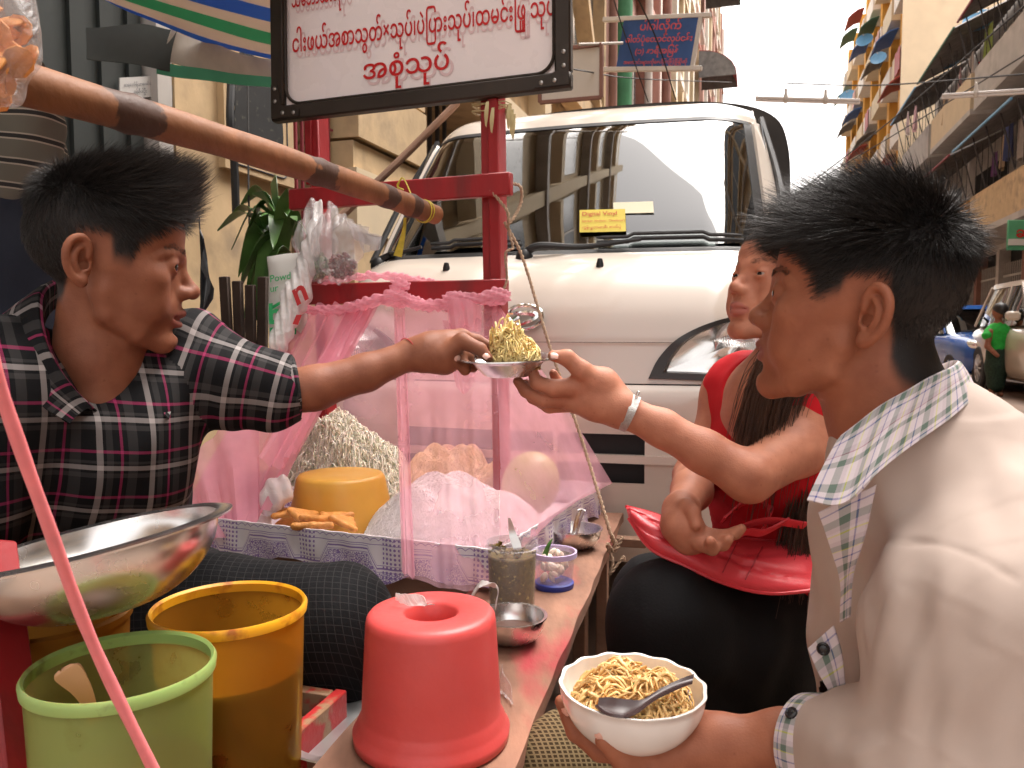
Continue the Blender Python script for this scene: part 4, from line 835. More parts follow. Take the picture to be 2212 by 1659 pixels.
mat('tofu', (.66, .36, .06), .35, var=.07, scale=10, sss=.2, bump=.06, bscale=90); mat('tofu_fried', (.62, .26, .06), .55, var=.25, scale=40, bump=.4, bscale=150)
mat('gourd', (.42, .43, .19), .4, var=.12, scale=14, col2=(.40, .26, .08), mixs=9, mixlo=.62, mixhi=.8)
mat('porcelain', (.80, .77, .74), .15, var=.03, coat=.4); mat('spoon_dark', (.06, .035, .035), .25, var=.1); mat('flower_blue', (.08, .12, .5), .3)
mat('salsa', (.13, .085, .012), .45, var=.35, scale=110, col2=(.42, .30, .07), mixs=130, mixlo=.60, mixhi=.66, bump=.3, bscale=150)
mat('garlic', (.78, .66, .56), .45, var=.1, sss=.2); mat('lid_blue', (.03, .05, .30), .4); mat('lid_lavender', (.55, .45, .68), .35)
def film(name, tint, opac, rough=.12, bump=.6, bs=30):
    """thin clear plastic film"""
    m = bpy.data.materials.new(name); m.use_nodes = True; N, L = nodes_of(m); N.clear(); MATS[name] = m
    o = N.new('ShaderNodeOutputMaterial'); t_ = N.new('ShaderNodeBsdfTransparent'); t_.inputs[0].default_value = (.97, .96, .96, 1); p = N.new('ShaderNodeBsdfPrincipled'); p.inputs['Base Color'].default_value = (*tint, 1); p.inputs['Roughness'].default_value = rough; p.inputs['Specular IOR Level'].default_value = .9
    tc = N.new('ShaderNodeTexCoord'); n = N.new('ShaderNodeTexNoise'); n.inputs['Scale'].default_value = bs; n.inputs['Detail'].default_value = 3; n.inputs['Distortion'].default_value = 1.5; L.new(tc.outputs['Object'], n.inputs[0])
    bp = N.new('ShaderNodeBump'); bp.inputs['Strength'].default_value = bump; bp.inputs['Distance'].default_value = .02; L.new(n.outputs[0], bp.inputs['Height']); L.new(bp.outputs[0], p.inputs['Normal'])
    x = N.new('ShaderNodeMixShader'); x.inputs[0].default_value = opac; L.new(t_.outputs[0], x.inputs[1]); L.new(p.outputs[0], x.inputs[2]); L.new(x.outputs[0], o.inputs[0]); return m
film('film_clear', (.8, .78, .78), .28); film('film_white', (.85, .82, .80), .75, .35, .4, 25); film('tub_clear', (.75, .72, .75), .22, .1, .05)
def net(name, col, opac):
    m = bpy.data.materials.new(name); m.use_nodes = True; N, L = nodes_of(m); N.clear(); MATS[name] = m
    o = N.new('ShaderNodeOutputMaterial'); t_ = N.new('ShaderNodeBsdfTransparent'); t_.inputs[0].default_value = (1, .90, .92, 1); d = N.new('ShaderNodeBsdfDiffuse'); d.inputs[0].default_value = (*col, 1); tl = N.new('ShaderNodeBsdfTranslucent'); tl.inputs[0].default_value = (*col, 1)
    m1 = N.new('ShaderNodeMixShader'); m1.inputs[0].default_value = .5; L.new(d.outputs[0], m1.inputs[1]); L.new(tl.outputs[0], m1.inputs[2])
    tc = N.new('ShaderNodeTexCoord'); n = N.new('ShaderNodeTexNoise'); n.inputs['Scale'].default_value = 7; n.inputs['Detail'].default_value = 5; L.new(tc.outputs['Object'], n.inputs[0]); mr = N.new('ShaderNodeMapRange'); mr.inputs[1].default_value = .3; mr.inputs[2].default_value = .7; mr.inputs[3].default_value = max(0, opac - .10); mr.inputs[4].default_value = min(1, opac + .12); L.new(n.outputs[0], mr.inputs[0])
    x = N.new('ShaderNodeMixShader'); L.new(mr.outputs[0], x.inputs[0]); L.new(t_.outputs[0], x.inputs[1]); L.new(m1.outputs[0], x.inputs[2]); L.new(x.outputs[0], o.inputs[0]); return m
net('net_pink', (.91, .50, .59), .37); net('net_dense', (.91, .50, .58), .72); net('net_front', (.92, .55, .63), .26); net('net_mid', (.91, .47, .57), .58)
def text_geo(body, size, o, ex, ey, align='CENTER', bold=0.0, th=0.0012, sx=1.0):
    """lettering laid on the plane o + ex, ey"""
    c = bpy.data.curves.new('lettering', 'FONT'); c.body = body; c.size = size; c.align_x = align; c.offset = bold * size; c.extrude = 0; c.resolution_u = 3
    ob = bpy.data.objects.new('lettering', c); COL.objects.link(ob); dg = bpy.context.evaluated_depsgraph_get(); me = bpy.data.meshes.new_from_object(ob.evaluated_get(dg))
    v = np.zeros(len(me.vertices) * 3); me.vertices.foreach_get('co', v); v = v.reshape(-1, 3); f = [tuple(p.vertices) for p in me.polygons]
    bpy.data.objects.remove(ob); bpy.data.curves.remove(c); bpy.data.meshes.remove(me)
    ex, ey = unit(ex), unit(ey); nz = np.cross(ex, ey); g = G(); g.add(np.asarray(o) + v[:, :1] * sx * ex + v[:, 1:2] * ey + th * nz, f); return g

# ------------------------------------------------------------------ the cart behind: tray, posts, net
CA = R(22); EX = A(math.cos(CA), -math.sin(CA), 0); EY = A(math.sin(CA), math.cos(CA), 0); C3 = np.stack([EX, EY, UZ], 1)
FR = A(-.026, 1.466, 0); TW, TD, TZ = .73, .70, .53
def ct(a, b, z): return FR - EX * TW + EX * a + EY * b + UZ * z       # a right, b back inside the tray
def oilcloth():
    m = mat('oilcloth', (.72, .69, .72), .3, var=.05, coat=.3); N, L = nodes_of(m); b = N['Principled BSDF']
    at_ = N.new('ShaderNodeAttribute'); at_.attribute_name = 'st'; sp = N.new('ShaderNodeSeparateXYZ'); L.new(at_.outputs['Vector'], sp.inputs[0])
    def mth(op, a, b_=None, c=None):
        n = N.new('ShaderNodeMath'); n.operation = op
        for i, x in enumerate((a, b_, c)):
            if x is None: continue
            if isinstance(x, (int, float)): n.inputs[i].default_value = x
            else: L.new(x, n.inputs[i])
        return n.outputs[0]
    u, v_ = sp.outputs[0], sp.outputs[1]
    fu = mth('FRACT', mth('DIVIDE', u, .20)); tri = mth('ABSOLUTE', mth('SUBTRACT', fu, .5))                 # 0..0.5
    prof = mth('MINIMUM', mth('MAXIMUM', mth('SUBTRACT', mth('MULTIPLY', tri, .36), .045), .012), .050)
    l1 = mth('LESS_THAN', mth('ABSOLUTE', mth('SUBTRACT', v_, prof)), .0016); l2 = mth('LESS_THAN', mth('ABSOLUTE', mth('SUBTRACT', v_, mth('ADD', prof, -.007))), .0006)
    l3 = mth('LESS_THAN', mth('ABSOLUTE', mth('SUBTRACT', v_, mth('ADD', prof, .006))), .0006)
    border = mth('LESS_THAN', mth('ABSOLUTE', mth('SUBTRACT', v_, .060)), .0007); bo2 = mth('LESS_THAN', mth('ABSOLUTE', mth('SUBTRACT', mth('SUBTRACT', v_, .068), mth('MULTIPLY', mth('ABSOLUTE', mth('SINE', mth('MULTIPLY', u, 180.0))), .005))), .0008)
    vo = N.new('ShaderNodeTexVoronoi'); vo.inputs['Scale'].default_value = 260; vo.feature = 'DISTANCE_TO_EDGE'; L.new(at_.outputs['Vector'], vo.inputs[0]); dots = mth('MULTIPLY', mth('LESS_THAN', vo.outputs['Distance'], .12), mth('LESS_THAN', v_, mth('ADD', prof, -.009)))
    fl = mth('GREATER_THAN', mth('MULTIPLY', mth('ABSOLUTE', mth('SINE', mth('MULTIPLY', u, 330.0))), mth('ABSOLUTE', mth('SINE', mth('MULTIPLY', v_, 330.0)))), .62); fl = mth('MULTIPLY', fl, mth('LESS_THAN', tri, .10))
    dark = mth('MAXIMUM', mth('MAXIMUM', l1, mth('MAXIMUM', l2, l3)), mth('MAXIMUM', mth('MAXIMUM', border, bo2), mth('MAXIMUM', dots, fl)))
    src = b.inputs['Base Color'].links[0].from_socket; mc = N.new('ShaderNodeMix'); mc.data_type = 'RGBA'; L.new(dark, mc.inputs[0]); L.new(src, mc.inputs[6]); mc.inputs[7].default_value = (.24, .16, .40, 1); L.new(mc.outputs[2], b.inputs['Base Color'])
oilcloth()
CART = thing('food_cart', 'red wooden vending frame carrying a tray covered in purple printed plastic', 'food cart', ct(TW / 2, TD / 2, 0))
g = G(); g.box(ct(TW / 2, TD / 2, TZ - .006), (TW - .02, TD - .02, .012), C3); part('tray_floor', g, 'oilcloth', CART)
def panel(p0, p1, h, z0, hang, seed, name='tray_side'):
    nu, nv = 90, 12; u = np.linspace(0, 1, nu); L0 = np.linalg.norm(p1 - p0); P = np.zeros((nu, nv, 3)); uv = np.zeros((nu, nv, 2)); nrm = unit(np.cross(p1 - p0, UZ))
    for i in range(nu):
        low = z0 - hang * (0.55 + .35 * math.sin(u[i] * L0 * 17 + seed) + .25 * math.sin(u[i] * L0 * 41 + seed * 2))
        for j in range(nv):
            t = j / (nv - 1); z = low + (z0 + h - low) * t; P[i, j] = p0 + (p1 - p0) * u[i] + UZ * z + nrm * (.004 * math.sin(u[i] * 40 + t * 4 + seed) * (1 - t) + .002 * math.sin(u[i] * 93)); uv[i, j] = (u[i] * L0, z - z0 + .012)
    g = G(); g.slab(P, .004); g.uv = [np.vstack([uv.reshape(-1, 2)] * 2)]; return part(name, g, 'oilcloth', CART)
panel(ct(0, 0, 0), ct(TW, 0, 0), .065, TZ - .005, .03, .4); panel(ct(TW, 0, 0), ct(TW, TD, 0), .065, TZ - .005, .03, 2.0); panel(ct(TW, TD, 0), ct(0, TD, 0), .065, TZ - .005, .02, 1.0); panel(ct(0, TD, 0), ct(0, 0, 0), .065, TZ - .005, .02, 3.0)
PRb = A(-.025, 2.05, .50); PLb = PRb - EX * .534
lean = A(-.012, 0, 0)
pr_ = lambda z: PRb + UZ * (z - .5) + lean * (z - .5) / .9
pl_ = lambda z: PLb + UZ * (z - .5) + lean * (z - .5) / .9
g = G(); g.beam(pr_(.40), pr_(1.615), .030, .052, EY); part('post', g, 'red_paint', CART)
g = G(); g.beam(pr_(.95) - EX * .028, pr_(1.66) - EX * .028 , .024, .024, EY); part('post_batten', g, 'red_paint', CART)
g = G(); g.beam(pl_(.40), pl_(1.615), .030, .052, EY); part('post', g, 'red_paint', CART)
g = G(); g.beam(pl_(1.40) - EX * .016 - EY * .02, pl_(1.665) - EX * .016 - EY * .02, .024, .026, EY); part('post_batten', g, 'red_paint', CART)
zb1 = (at(900, 418, 2.1))[2]; zb2 = at(900, 632, 2.1)[2]
g = G(); g.beam(pl_(zb1) - EX * .07 - EY * .042, pr_(zb1) + EX * .055 - EY * .042, .026, .056, UZ); part('crossbeam', g, 'red_paint', CART)
g = G(); g.beam(pl_(zb2) - EX * .05 - EY * .042, pr_(zb2) + EX * .04 - EY * .042, .026, .056, UZ); part('crossbeam', g, 'red_paint', CART)
for a, b in ((.04, .04), (TW - .04, .04), (.04, TD - .04), (TW - .04, TD - .04)):
    g = G(); g.beam(ct(a, b, 0), ct(a, b, TZ - .013), .035, .035, EY); part('leg', g, 'wood_end', CART)
g = G(); g.box(ct(TW / 2, TD / 2, TZ - .045), (TW - .06, TD - .06, .06), C3, .004); part('tray_base', g, 'wood_end', CART)

# signboard on top of the posts
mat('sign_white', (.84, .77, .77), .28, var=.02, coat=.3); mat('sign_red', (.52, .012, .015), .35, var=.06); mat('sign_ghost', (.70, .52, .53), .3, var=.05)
mat('frame_brown', (.035, .026, .02), .45, var=.2, bump=.15, bscale=60, metal=.3); mat('bolt', (.32, .30, .28), .35, metal=1.0)
SB = at(905, 232, 2.06); SX = unit(at(1228, 190, 1.93) - at(604, 262, 2.17)); SY = unit(A(.02, .04, 1) - SX * (SX @ A(.02, .04, 1))); SN = np.cross(SX, SY); S3 = np.stack([SX, -SN, SY], 1)
SW, SH = np.linalg.norm(at(1240, 190, 1.93) - at(596, 262, 2.17)), .58
def sb(a, b, c=0.0): return at(592, 266, 2.165) + SX * a + SY * b + SN * c
SIGN = thing('signboard', 'white signboard with red lettering in a dark riveted frame above the stall', 'sign', sb(SW / 2, 0))
g = G(); g.box(sb(SW / 2, SH / 2, -.012), (SW - .03, .012, SH - .03), S3); part('board', g, 'sign_white', SIGN)
fwid = .04
for nm, a0, b0, a1, b1 in (('b', 0, fwid / 2, SW, fwid / 2), ('t', 0, SH - fwid / 2, SW, SH - fwid / 2)):
    g = G(); g.beam(sb(a0, b0), sb(a1, b1), .03, fwid, SY, .004); part('frame_rail', g, 'frame_brown', SIGN)
for a in (fwid / 2, SW - fwid / 2):
    g = G(); g.beam(sb(a, fwid), sb(a, SH - fwid), .03, fwid, SX, .004); part('frame_stile', g, 'frame_brown', SIGN)
# inner gasket with rounded corners
w2, h2 = SW - 2 * fwid - .006, SH - 2 * fwid - .006; rp = rounded(w2, h2, .045, 8); g = G(); g.tube([sb(SW / 2 + x, SH / 2 + y, .006) for x, y in rp + rp[:1]], .0045, 6, cap=False); part('gasket', g, 'frame_brown', SIGN)
g = G(); rin = rounded(w2, h2, .045, 8); nn = len(rin); rout = rounded(w2 + .008, h2 + .008, .003, 8); g.add([sb(SW / 2 + x, SH / 2 + y, .0) for x, y in rin] + [sb(SW / 2 + x, SH / 2 + y, .0) for x, y in rout], [(i, (i + 1) % nn, nn + (i + 1) % nn, nn + i) for i in range(nn)]); part('corner_mask', g, 'sign_white', SIGN)
for cx, sg in ((0, 1), (SW, -1)):
    g = G(); L_s = [(0, 0), (.085, 0), (.085, .018), (.06, .022), (.03, .035), (.024, .07), (.018, .09), (0, .09)]; pts = [(x * sg, y) for x, y in L_s]; pts = pts if sg > 0 else pts[::-1]
    g.prism([(x, y) for x, y in pts], .0165, .0195, sb(cx + sg * .004, .006), np.stack([SX, SY, SN], 1)); br = part('corner_bracket', g, 'frame_brown', SIGN)
    for x, y in ((.012, .078), (.012, .045), (.035, .012), (.068, .01)):
        g = G(); g.lathe([(.0001, .003), (.003, .0028), (.0055, .0012), (.0055, 0)][::-1], 12, sb(cx + sg * (x + .004), y + .006, .0196), np.stack([SX, SY, SN], 1)); part('rivet', g, 'bolt', br)
LINES = [('သေဘာသီးသုပ်', .060, .055, .305, 'LEFT'), ('မရှူသုပ်', .060, .315, .328, 'LEFT'), ('ငါးဖယ်အစာသွတ်×သုပ်၊ပဲြပားသုပ်၊ထမင်းြဖူ သုပ်', .066, .055, .185, 'LEFT'), ('အစုံသုပ်', .070, SW * .47, .088, 'CENTER')]
def fit_text(body, size, a, b, al, width=None, c=-.0046, m='sign_red', name='lettering'):
    g = text_geo(body, size, sb(a, b, c), SX, SY, al, bold=.012)
    if width:
        v = g.V(); x = (v - sb(0, 0)) @ SX; k = width / (x.max() - x.min()); g.v = [v + ((x - x.min()) * (k - 1))[:, None] * SX]
    return part(name, g, m, SIGN, smooth=False)
for i, (body, size, a, b, al) in enumerate(LINES):
    wd = SW * .88 if i == 2 else (.17 if i == 0 else None)
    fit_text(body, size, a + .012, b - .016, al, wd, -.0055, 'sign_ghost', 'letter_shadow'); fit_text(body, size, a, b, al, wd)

# bamboo carrying pole
BP0, BP1 = at(-60, 150, .95), at(940, 464, 1.92); g = G(); n_ = 60; tt = np.linspace(0, 1, n_); P = BP0 + (BP1 - BP0) * tt[:, None] + UZ[None] * (.012 * np.sin(tt * math.pi))[:, None]
rad = .0275 - .004 * tt + .0006 * np.sin(tt * 30); nodes_t = [.595, .805, .90, .2]
for nt0 in nodes_t: rad = rad + .0032 * np.exp(-((tt - nt0) / .012) ** 2)
bamboo_nodes([(np.linalg.norm(BP1 - BP0) * q, w_) for q, w_ in zip(nodes_t, (.05, .03, .028, .05))]); g.tube(P, rad, 26); POLE = thing('carrying_pole', 'thick split bamboo carrying pole with dark scorched joints', 'pole', P[-1]); part('culm', g, 'bamboo', POLE)
for nt0 in []:
    k0 = BP0 + (BP1 - BP0) * (nt0 - .018) + UZ * .012 * math.sin(nt0 * math.pi); k1 = BP0 + (BP1 - BP0) * (nt0 + .012) + UZ * .012 * math.sin(nt0 * math.pi); g = G(); g.tube([k0, (k0 + k1) / 2, k1], [.0272, .0292, .0270], 22, cap=False); g.v[0] = g.v[0] + (wob(g.v[0], 120, 2) * .0009)[:, None]; part('joint_ring', g, 'bamboo_ring', POLE)
# yellow string tied round the pole, rope from the post to the plank
tc_ = BP0 + (BP1 - BP0) * .945; ax_ = unit(BP1 - BP0); e1 = unit(np.cross(ax_, UZ)); e2 = np.cross(e1, ax_)
g = G(); th = np.linspace(0, 4 * math.pi, 40); g.tube([tc_ + ax_ * (.012 * math.sin(a * .25)) + (e1 * math.cos(a) + e2 * math.sin(a)) * .0262 for a in th], .0014, 6)
g.tube([at(893, 430, 1.86), at(868, 384, 1.9), at(852, 440, 1.92)], .0016, 6, smooth=14); g.tube([at(868, 384, 1.9), at(858, 402, 1.9), at(872, 410, 1.9)], .002, 6, smooth=8)
g.slab(np.stack([spline([at(872, 470, 1.86), at(868, 500, 1.87), at(850, 552, 1.88)], 10), spline([at(878, 470, 1.86), at(876, 505, 1.87), at(868, 556, 1.88)], 10)], 1), .0006)
solo('string', g, 'tie_yellow', 'yellow plastic string tied round the end of the bamboo pole', 'string')
def ropegeo(pts, r, n, tw=260):
    P = spline(pts, n); tg = np.gradient(P, axis=0); tg /= np.linalg.norm(tg, axis=1)[:, None]; a = np.cross(tg, A(.3, .9, .1)); a /= np.linalg.norm(a, axis=1)[:, None]; b = np.cross(tg, a); L_ = np.concatenate([[0], np.cumsum(np.linalg.norm(np.diff(P, axis=0), axis=1))]); g = G()
    for ph in (0, math.pi): g.tube(P + (a * np.cos(L_ * tw + ph)[:, None] + b * np.sin(L_ * tw + ph)[:, None]) * r * .55, r * .62, 5)
    return g
plk = atz(1322, 1165, .505)
ROPE = thing('rope', 'twisted jute rope running from the red post down to the plank edge', 'rope', plk)
part('strand', ropegeo([at(1090, 480, 1.98), at(1130, 560, 1.98), at(1185, 740, 1.93), at(1260, 960, 1.88), at(1318, 1150, 1.79), plk], .0042, 260), 'rope', ROPE)
part('strand', ropegeo([at(1050, 402, 1.98), at(1068, 420, 1.97), at(1095, 455, 1.96), at(1102, 480, 1.965), at(1125, 440, 2.0), at(1125, 405, 2.0), at(1108, 396, 2.02)], .004, 120), 'rope', ROPE)
part('strand', ropegeo([at(1098, 475, 1.96), at(1100, 505, 1.97), at(1108, 535, 1.97), at(1092, 548, 1.96), at(1095, 600, 1.97), at(1088, 625, 1.97), at(1075, 640, 1.97)], .0032, 140), 'rope', ROPE)
part('knot', ropegeo([at(1318, 1150, 1.785), at(1330, 1175, 1.78), at(1318, 1195, 1.78), at(1312, 1175, 1.77), at(1328, 1190, 1.78), at(1345, 1160, 1.79)], .004, 80), 'rope', ROPE)
part('knot', ropegeo([at(1320, 1195, 1.775), at(1324, 1215, 1.77), at(1318, 1240, 1.77), at(1345, 1205, 1.78), at(1350, 1212, 1.78)], .0032, 60), 'rope', ROPE)
g = G()
for a in np.linspace(0, 1, 4): z_ = at(1070, 225 + 14 * a, 2.0)[2]; c_ = pr_(z_); g.tube([c_ + EX * x * .031 + EY * y * .02 + UZ * (.006 * math.sin(3 * x + a * 6)) for x, y in ((-1.9, -1), (0, -1), (1, -1), (1, 1), (-1, 1), (-1.9, 1), (-1.9, -1))], .0016, 5, smooth=24)
for px, py in ((1050, 245), (1062, 258), (1098, 250), (1104, 262), (1108, 272)):
    g.slab(np.stack([spline([at(px, py - 25, 1.955), at(px - 4, py, 1.95), at(px - 2, py + 26, 1.955)], 8), spline([at(px + 6, py - 26, 1.955), at(px + 5, py, 1.945), at(px + 1, py + 30, 1.955)], 8)], 1), .0008)
solo('post_tie', g, 'tie_straw', 'dried straw and wire ties round the top of the right red post', 'tie')

# pink netting over the tray
NET = thing('food_net', 'pink mesh net tied over the tray and drawn open on the left', 'net', ct(TW / 2, 0, TZ))
def sheet(top, bot, nu, nv, name, m, amp=.006, f=30, sag=0.0, seed=0.0, gather=0.0):
    a, b = spline(top, nu), spline(bot, nu); t = np.linspace(0, 1, nv); P = a[:, None] + (b - a)[:, None] * t[None, :, None]
    nrm = unit(np.cross(a[-1] - a[0], b[nu // 2] - a[nu // 2])); u = np.linspace(0, 1, nu)
    w_ = np.sin(u * f + seed)[:, None] * (1 - gather * t)[None] * amp + np.sin(u * f * 2.3 + 1 + seed)[:, None] * np.cos(t * 3 + seed)[None] * amp * .5 + .5 * amp * wob(P + seed, 16, 2)
    P = P + nrm * (w_ - sag * np.sin(t * math.pi)[None])[..., None]; g = G(); g.grid(P); return part(name, g, m, NET)
bz = zb2 - .03; Lt, Rt = pl_(bz) - EX * .04 - EY * .06, pr_(bz) + EX * .02 - EY * .06
rid = lambda u: Lt + (Rt - Lt) * u
zt = TZ + .06
sheet([rid(0), rid(.5), rid(1)], [ct(-.02, TD, zt), ct(TW / 2, TD + .02, zt), ct(TW, TD, zt)], 60, 24, 'back_sheet', 'net_front', .005, 20)
sheet([rid(.97), rid(.99), rid(1)], [ct(TW + .005, -.005, TZ + .02), ct(TW + .012, TD / 2, zt), ct(TW + .03, TD + .01, zt)], 46, 24, 'side_sheet', 'net_pink', .004, 26, sag=-.025)
sheet([rid(.50), rid(.75), rid(1)], [at(872, 1245, 1.48), at(990, 1275, 1.46), ct(TW + .01, -.01, TZ + .0)], 60, 28, 'front_sheet', 'net_front', .004, 22, seed=1.0)
sheet([rid(-.02), rid(.0), rid(.03)], [ct(-.07, .02, TZ + .03), ct(-.05, TD / 2, zt), ct(-.03, TD, zt)], 40, 24, 'side_sheet', 'net_pink', .006, 24)
sheet([rid(.0), rid(.2), rid(.42)], [at(395, 1085, 1.80), at(490, 1150, 1.74), at(580, 1100, 1.76)], 60, 30, 'curtain', 'net_mid', .011, 30, seed=2.0)
sheet([rid(.30), rid(.36), rid(.42)], [at(560, 990, 1.78), at(600, 1010, 1.75), at(640, 960, 1.75)], 30, 24, 'curtain_fold', 'net_mid', .010, 20, seed=3.0)
sheet([rid(.5), rid(.53), rid(.56)], [at(868, 1235, 1.475), at(884, 1245, 1.465), at(900, 1250, 1.47)], 24, 40, 'gathered_strip', 'net_pink', .007, 11, seed=.5)
sheet([at(395, 1085, 1.80), at(440, 960, 1.83), at(560, 880, 1.88)], [at(440, 1180, 1.72), at(480, 1160, 1.72), at(560, 1120, 1.74)], 30, 20, 'curtain_hem', 'net_mid', .009, 18, seed=4.0)
kn = Sdf()
kn.chain([at(655, 668, 2.12), at(740, 668, 2.09), at(840, 645, 2.04), at(930, 660, 2.01), at(1010, 648, 1.98), at(1088, 640, 1.96)], [.009, .012, .015, .012, .015, .012], .010, sm=18)
kn.ell(at(852, 642, 2.02), (.030, .024, .024), k=.02); kn.ell(at(1078, 640, 1.96), (.024, .022, .02), k=.02); kn.ell(at(978, 655, 1.98), (.028, .02, .03), k=.02)
kn.chain([at(700, 610, 2.12), at(800, 596, 2.1), at(900, 604, 2.08), at(985, 622, 2.06)], [.006, .010, .009, .005], .006, sm=10); kn.chain([at(850, 640, 2.02), at(858, 612, 2.02), at(880, 618, 2.02)], [.012, .013, .008], .01)
kv, kq = kn.mesh(.0026); k_n = vnormals(kv, kq); kv = kv + k_n * (.0028 * np.sin(kv @ A(140, 40, 420) + 2.6 * wob(kv, 30, 2)) + .0018 * np.sin(kv @ A(300, 90, -700) + 3 * wob(kv, 22, 1)))[:, None]; raw_obj('knotted_roll', kv, kq, 'net_dense', NET)
sheet([at(965, 650, 1.955), at(1000, 645, 1.95), at(1040, 660, 1.96)], [at(975, 745, 1.95), at(1010, 720, 1.94), at(1040, 715, 1.955)], 24, 16, 'loose_end', 'net_dense', .006, 14, seed=1.5)
sheet([at(955, 690, 1.97), at(985, 700, 1.96), at(1010, 690, 1.97)], [at(985, 835, 1.93), at(1003, 850, 1.925), at(1030, 822, 1.93)], 20, 20, 'loose_end', 'net_pink', .006, 10, seed=2.5)

# ------------------------------------------------------------------ food in the tray
def lump(x, y, seed): return 1 + .16 * np.sin(3.1 * x + seed) * np.cos(2.7 * y + seed * 1.7) + .10 * np.sin(6.3 * x - 4.1 * y + seed * 2.3) + .05 * np.sin(11 * y + 9 * x + seed)
def heap(c, Rx, Ry, H, n, ln, r, seed, pw=1.6, jit=.3, seg=9, flat=.0, rise=.004):
    """strands lying over a mound"""
    rg = np.random.default_rng(seed); rho = np.sqrt(rg.uniform(0, 1, n)) * .97; ph = rg.uniform(0, 2 * math.pi, n); x, y = rho * np.cos(ph), rho * np.sin(ph); dr = rg.uniform(0, 2 * math.pi, n); P = []
    m = seg; L_ = ln * rg.uniform(.5, 1.3, n) / (m - 1); lift = rg.uniform(-.3, 1, n) * rise * 2
    for i in range(m):
        d2 = np.clip(1 - (x * x + y * y), 0, 1); z = H * d2 ** (1 / pw) * lump(x, y, seed) + lift * (1 + .6 * np.sin(i * .9 + ph * 3)); P.append(np.stack([c[0] + x * Rx, c[1] + y * Ry, c[2] + z], 1)); dr = dr + rg.normal(0, jit, n)
        x = x + np.cos(dr) * L_ / Rx; y = y + np.sin(dr) * L_ / Ry; rr = np.sqrt(x * x + y * y); o = rr > 1; x[o] /= rr[o]; y[o] /= rr[o]
    return strands(np.stack(P, 1), np.full((n, m), r) * rg.uniform(.7, 1.2, (n, 1)))
def mound(c, Rx, Ry, H, pw=1.6, k=.95, seed=0):
    pr = [(1.0 * math.sqrt(max(0, 1 - t ** pw)) * k, t * H * k) for t in np.linspace(0, 1, 14)]; pr[-1] = (1e-4, H * k); g = G(); g.lathe(pr, 36, (0, 0, 0)); v = g.V(); v[:, 2] = H * k * np.clip(1 - (v[:, 0] ** 2 + v[:, 1] ** 2), 0, 1) ** (1 / pw) * lump(v[:, 0], v[:, 1], seed); v = v * A(Rx, Ry, 1); return v + c, np.array(g.f)
def heap_obj(name, label, cat, c, Rx, Ry, H, n, ln, r, m, mcore, seed, **kw):
    t_ = thing(name, label, cat, c, kind='stuff'); v, q = mound(c, Rx, Ry, H, kw.get('pw', 1.6), .95, seed); raw_obj('heap_core', v, q, mcore, t_)['kind'] = 'stuff'
    v, q = heap(c, Rx, Ry, H, n, ln, r, seed, **kw); o = raw_obj('shreds', v, q, m, t_); o['kind'] = 'stuff'; return t_
heap_obj('shredded_cabbage', 'tall pale heap of finely shredded cabbage behind the yellow tofu', 'cabbage', atz(742, 1075, TZ), .215, .175, .195, 5200, .055, .0018, 'cabbage', 'cabbage_core', 1, pw=.95, jit=.8, rise=.013)
heap_obj('yellow_noodles', 'heap of thin golden noodles in the middle of the tray', 'noodles', atz(968, 1072, TZ), .15, .14, .155, 3600, .11, .0009, 'noodle_yellow', 'noodle_yellow', 2, pw=1.1, jit=.45, seg=11, rise=.002)
heap_obj('yellow_noodles', 'smaller heap of golden noodles beside the pale gourd', 'noodles', atz(1075, 1092, TZ), .10, .09, .11, 1300, .09, .0010, 'noodle_yellow', 'noodle_yellow', 3, pw=1.1, jit=.5, rise=.002)
heap_obj('rice_noodles', 'broad mound of white rice noodles at the front of the tray', 'noodles', atz(985, 1150, TZ), .215, .14, .13, 8000, .12, .0008, 'noodle_white', 'noodle_white', 4, pw=1.15, jit=.4, seg=12, rise=.0014)
c_ = atz(738, 1135, TZ); g = G()
pr = [(1e-4, 0), (.118, 0), (.122, .006), (.118, .05), (.108, .10), (.104, .118), (.099, .1255), (.09, .127), (.05, .1285), (.03, .127), (1e-4, .1265)]; g.lathe(pr, 64, c_); solo('tofu_block', g, 'tofu', 'smooth yellow tofu block shaped like an upturned bowl', 'tofu', angle=60)
fr_pts = [(628, 1120, 20), (655, 1125, 75), (690, 1135, -15), (720, 1128, 40), (745, 1140, 100), (675, 1150, 10)]
for i, (px, py, an) in enumerate(fr_pts):
    p_ = atz(px, py - 2, TZ + .048); sdp = Sdf(); Mz = rotz(R(an)) @ rotx(R(25 * math.sin(i * 2.1))); tri = [(-.036, -.018), (.038, -.010), (-.008, .034)]
    for k in range(3): sdp.chain([p_ + Mz @ A(*tri[k], .010), p_ + Mz @ A(*tri[(k + 1) % 3], .010)], [.0045, .0045], .012)
    sdp.ell(p_ + A(0, 0, .010), (.026, .020, .0075), Mz, .012); v, q = sdp.mesh(.0025); v = v + vnormals(v, q) * (wob(v, 170, 2) * .0014)[:, None]
    o = raw_obj('fried_tofu', v, q, 'tofu_fried'); tag(o, ['curled fried tofu piece nearest the left tray end', 'fried tofu piece second from the left tray end', 'flat fried tofu piece lying before the tofu block', 'crumpled fried tofu piece in the middle of the row', 'fried tofu piece touching the white rice noodles', 'fried tofu piece lowest at the tray rim'][i], 'fried tofu', 'fried tofu pieces in the tray')
fv, fq = mound(atz(690, 1150, TZ), .11, .035, .045, 2.5, 1.0, 6); fo = raw_obj('fried_tofu_heap', fv, fq, 'tofu_fried'); tag(fo, 'low heap of fried tofu scraps behind the tray front', 'fried tofu', kind='stuff')
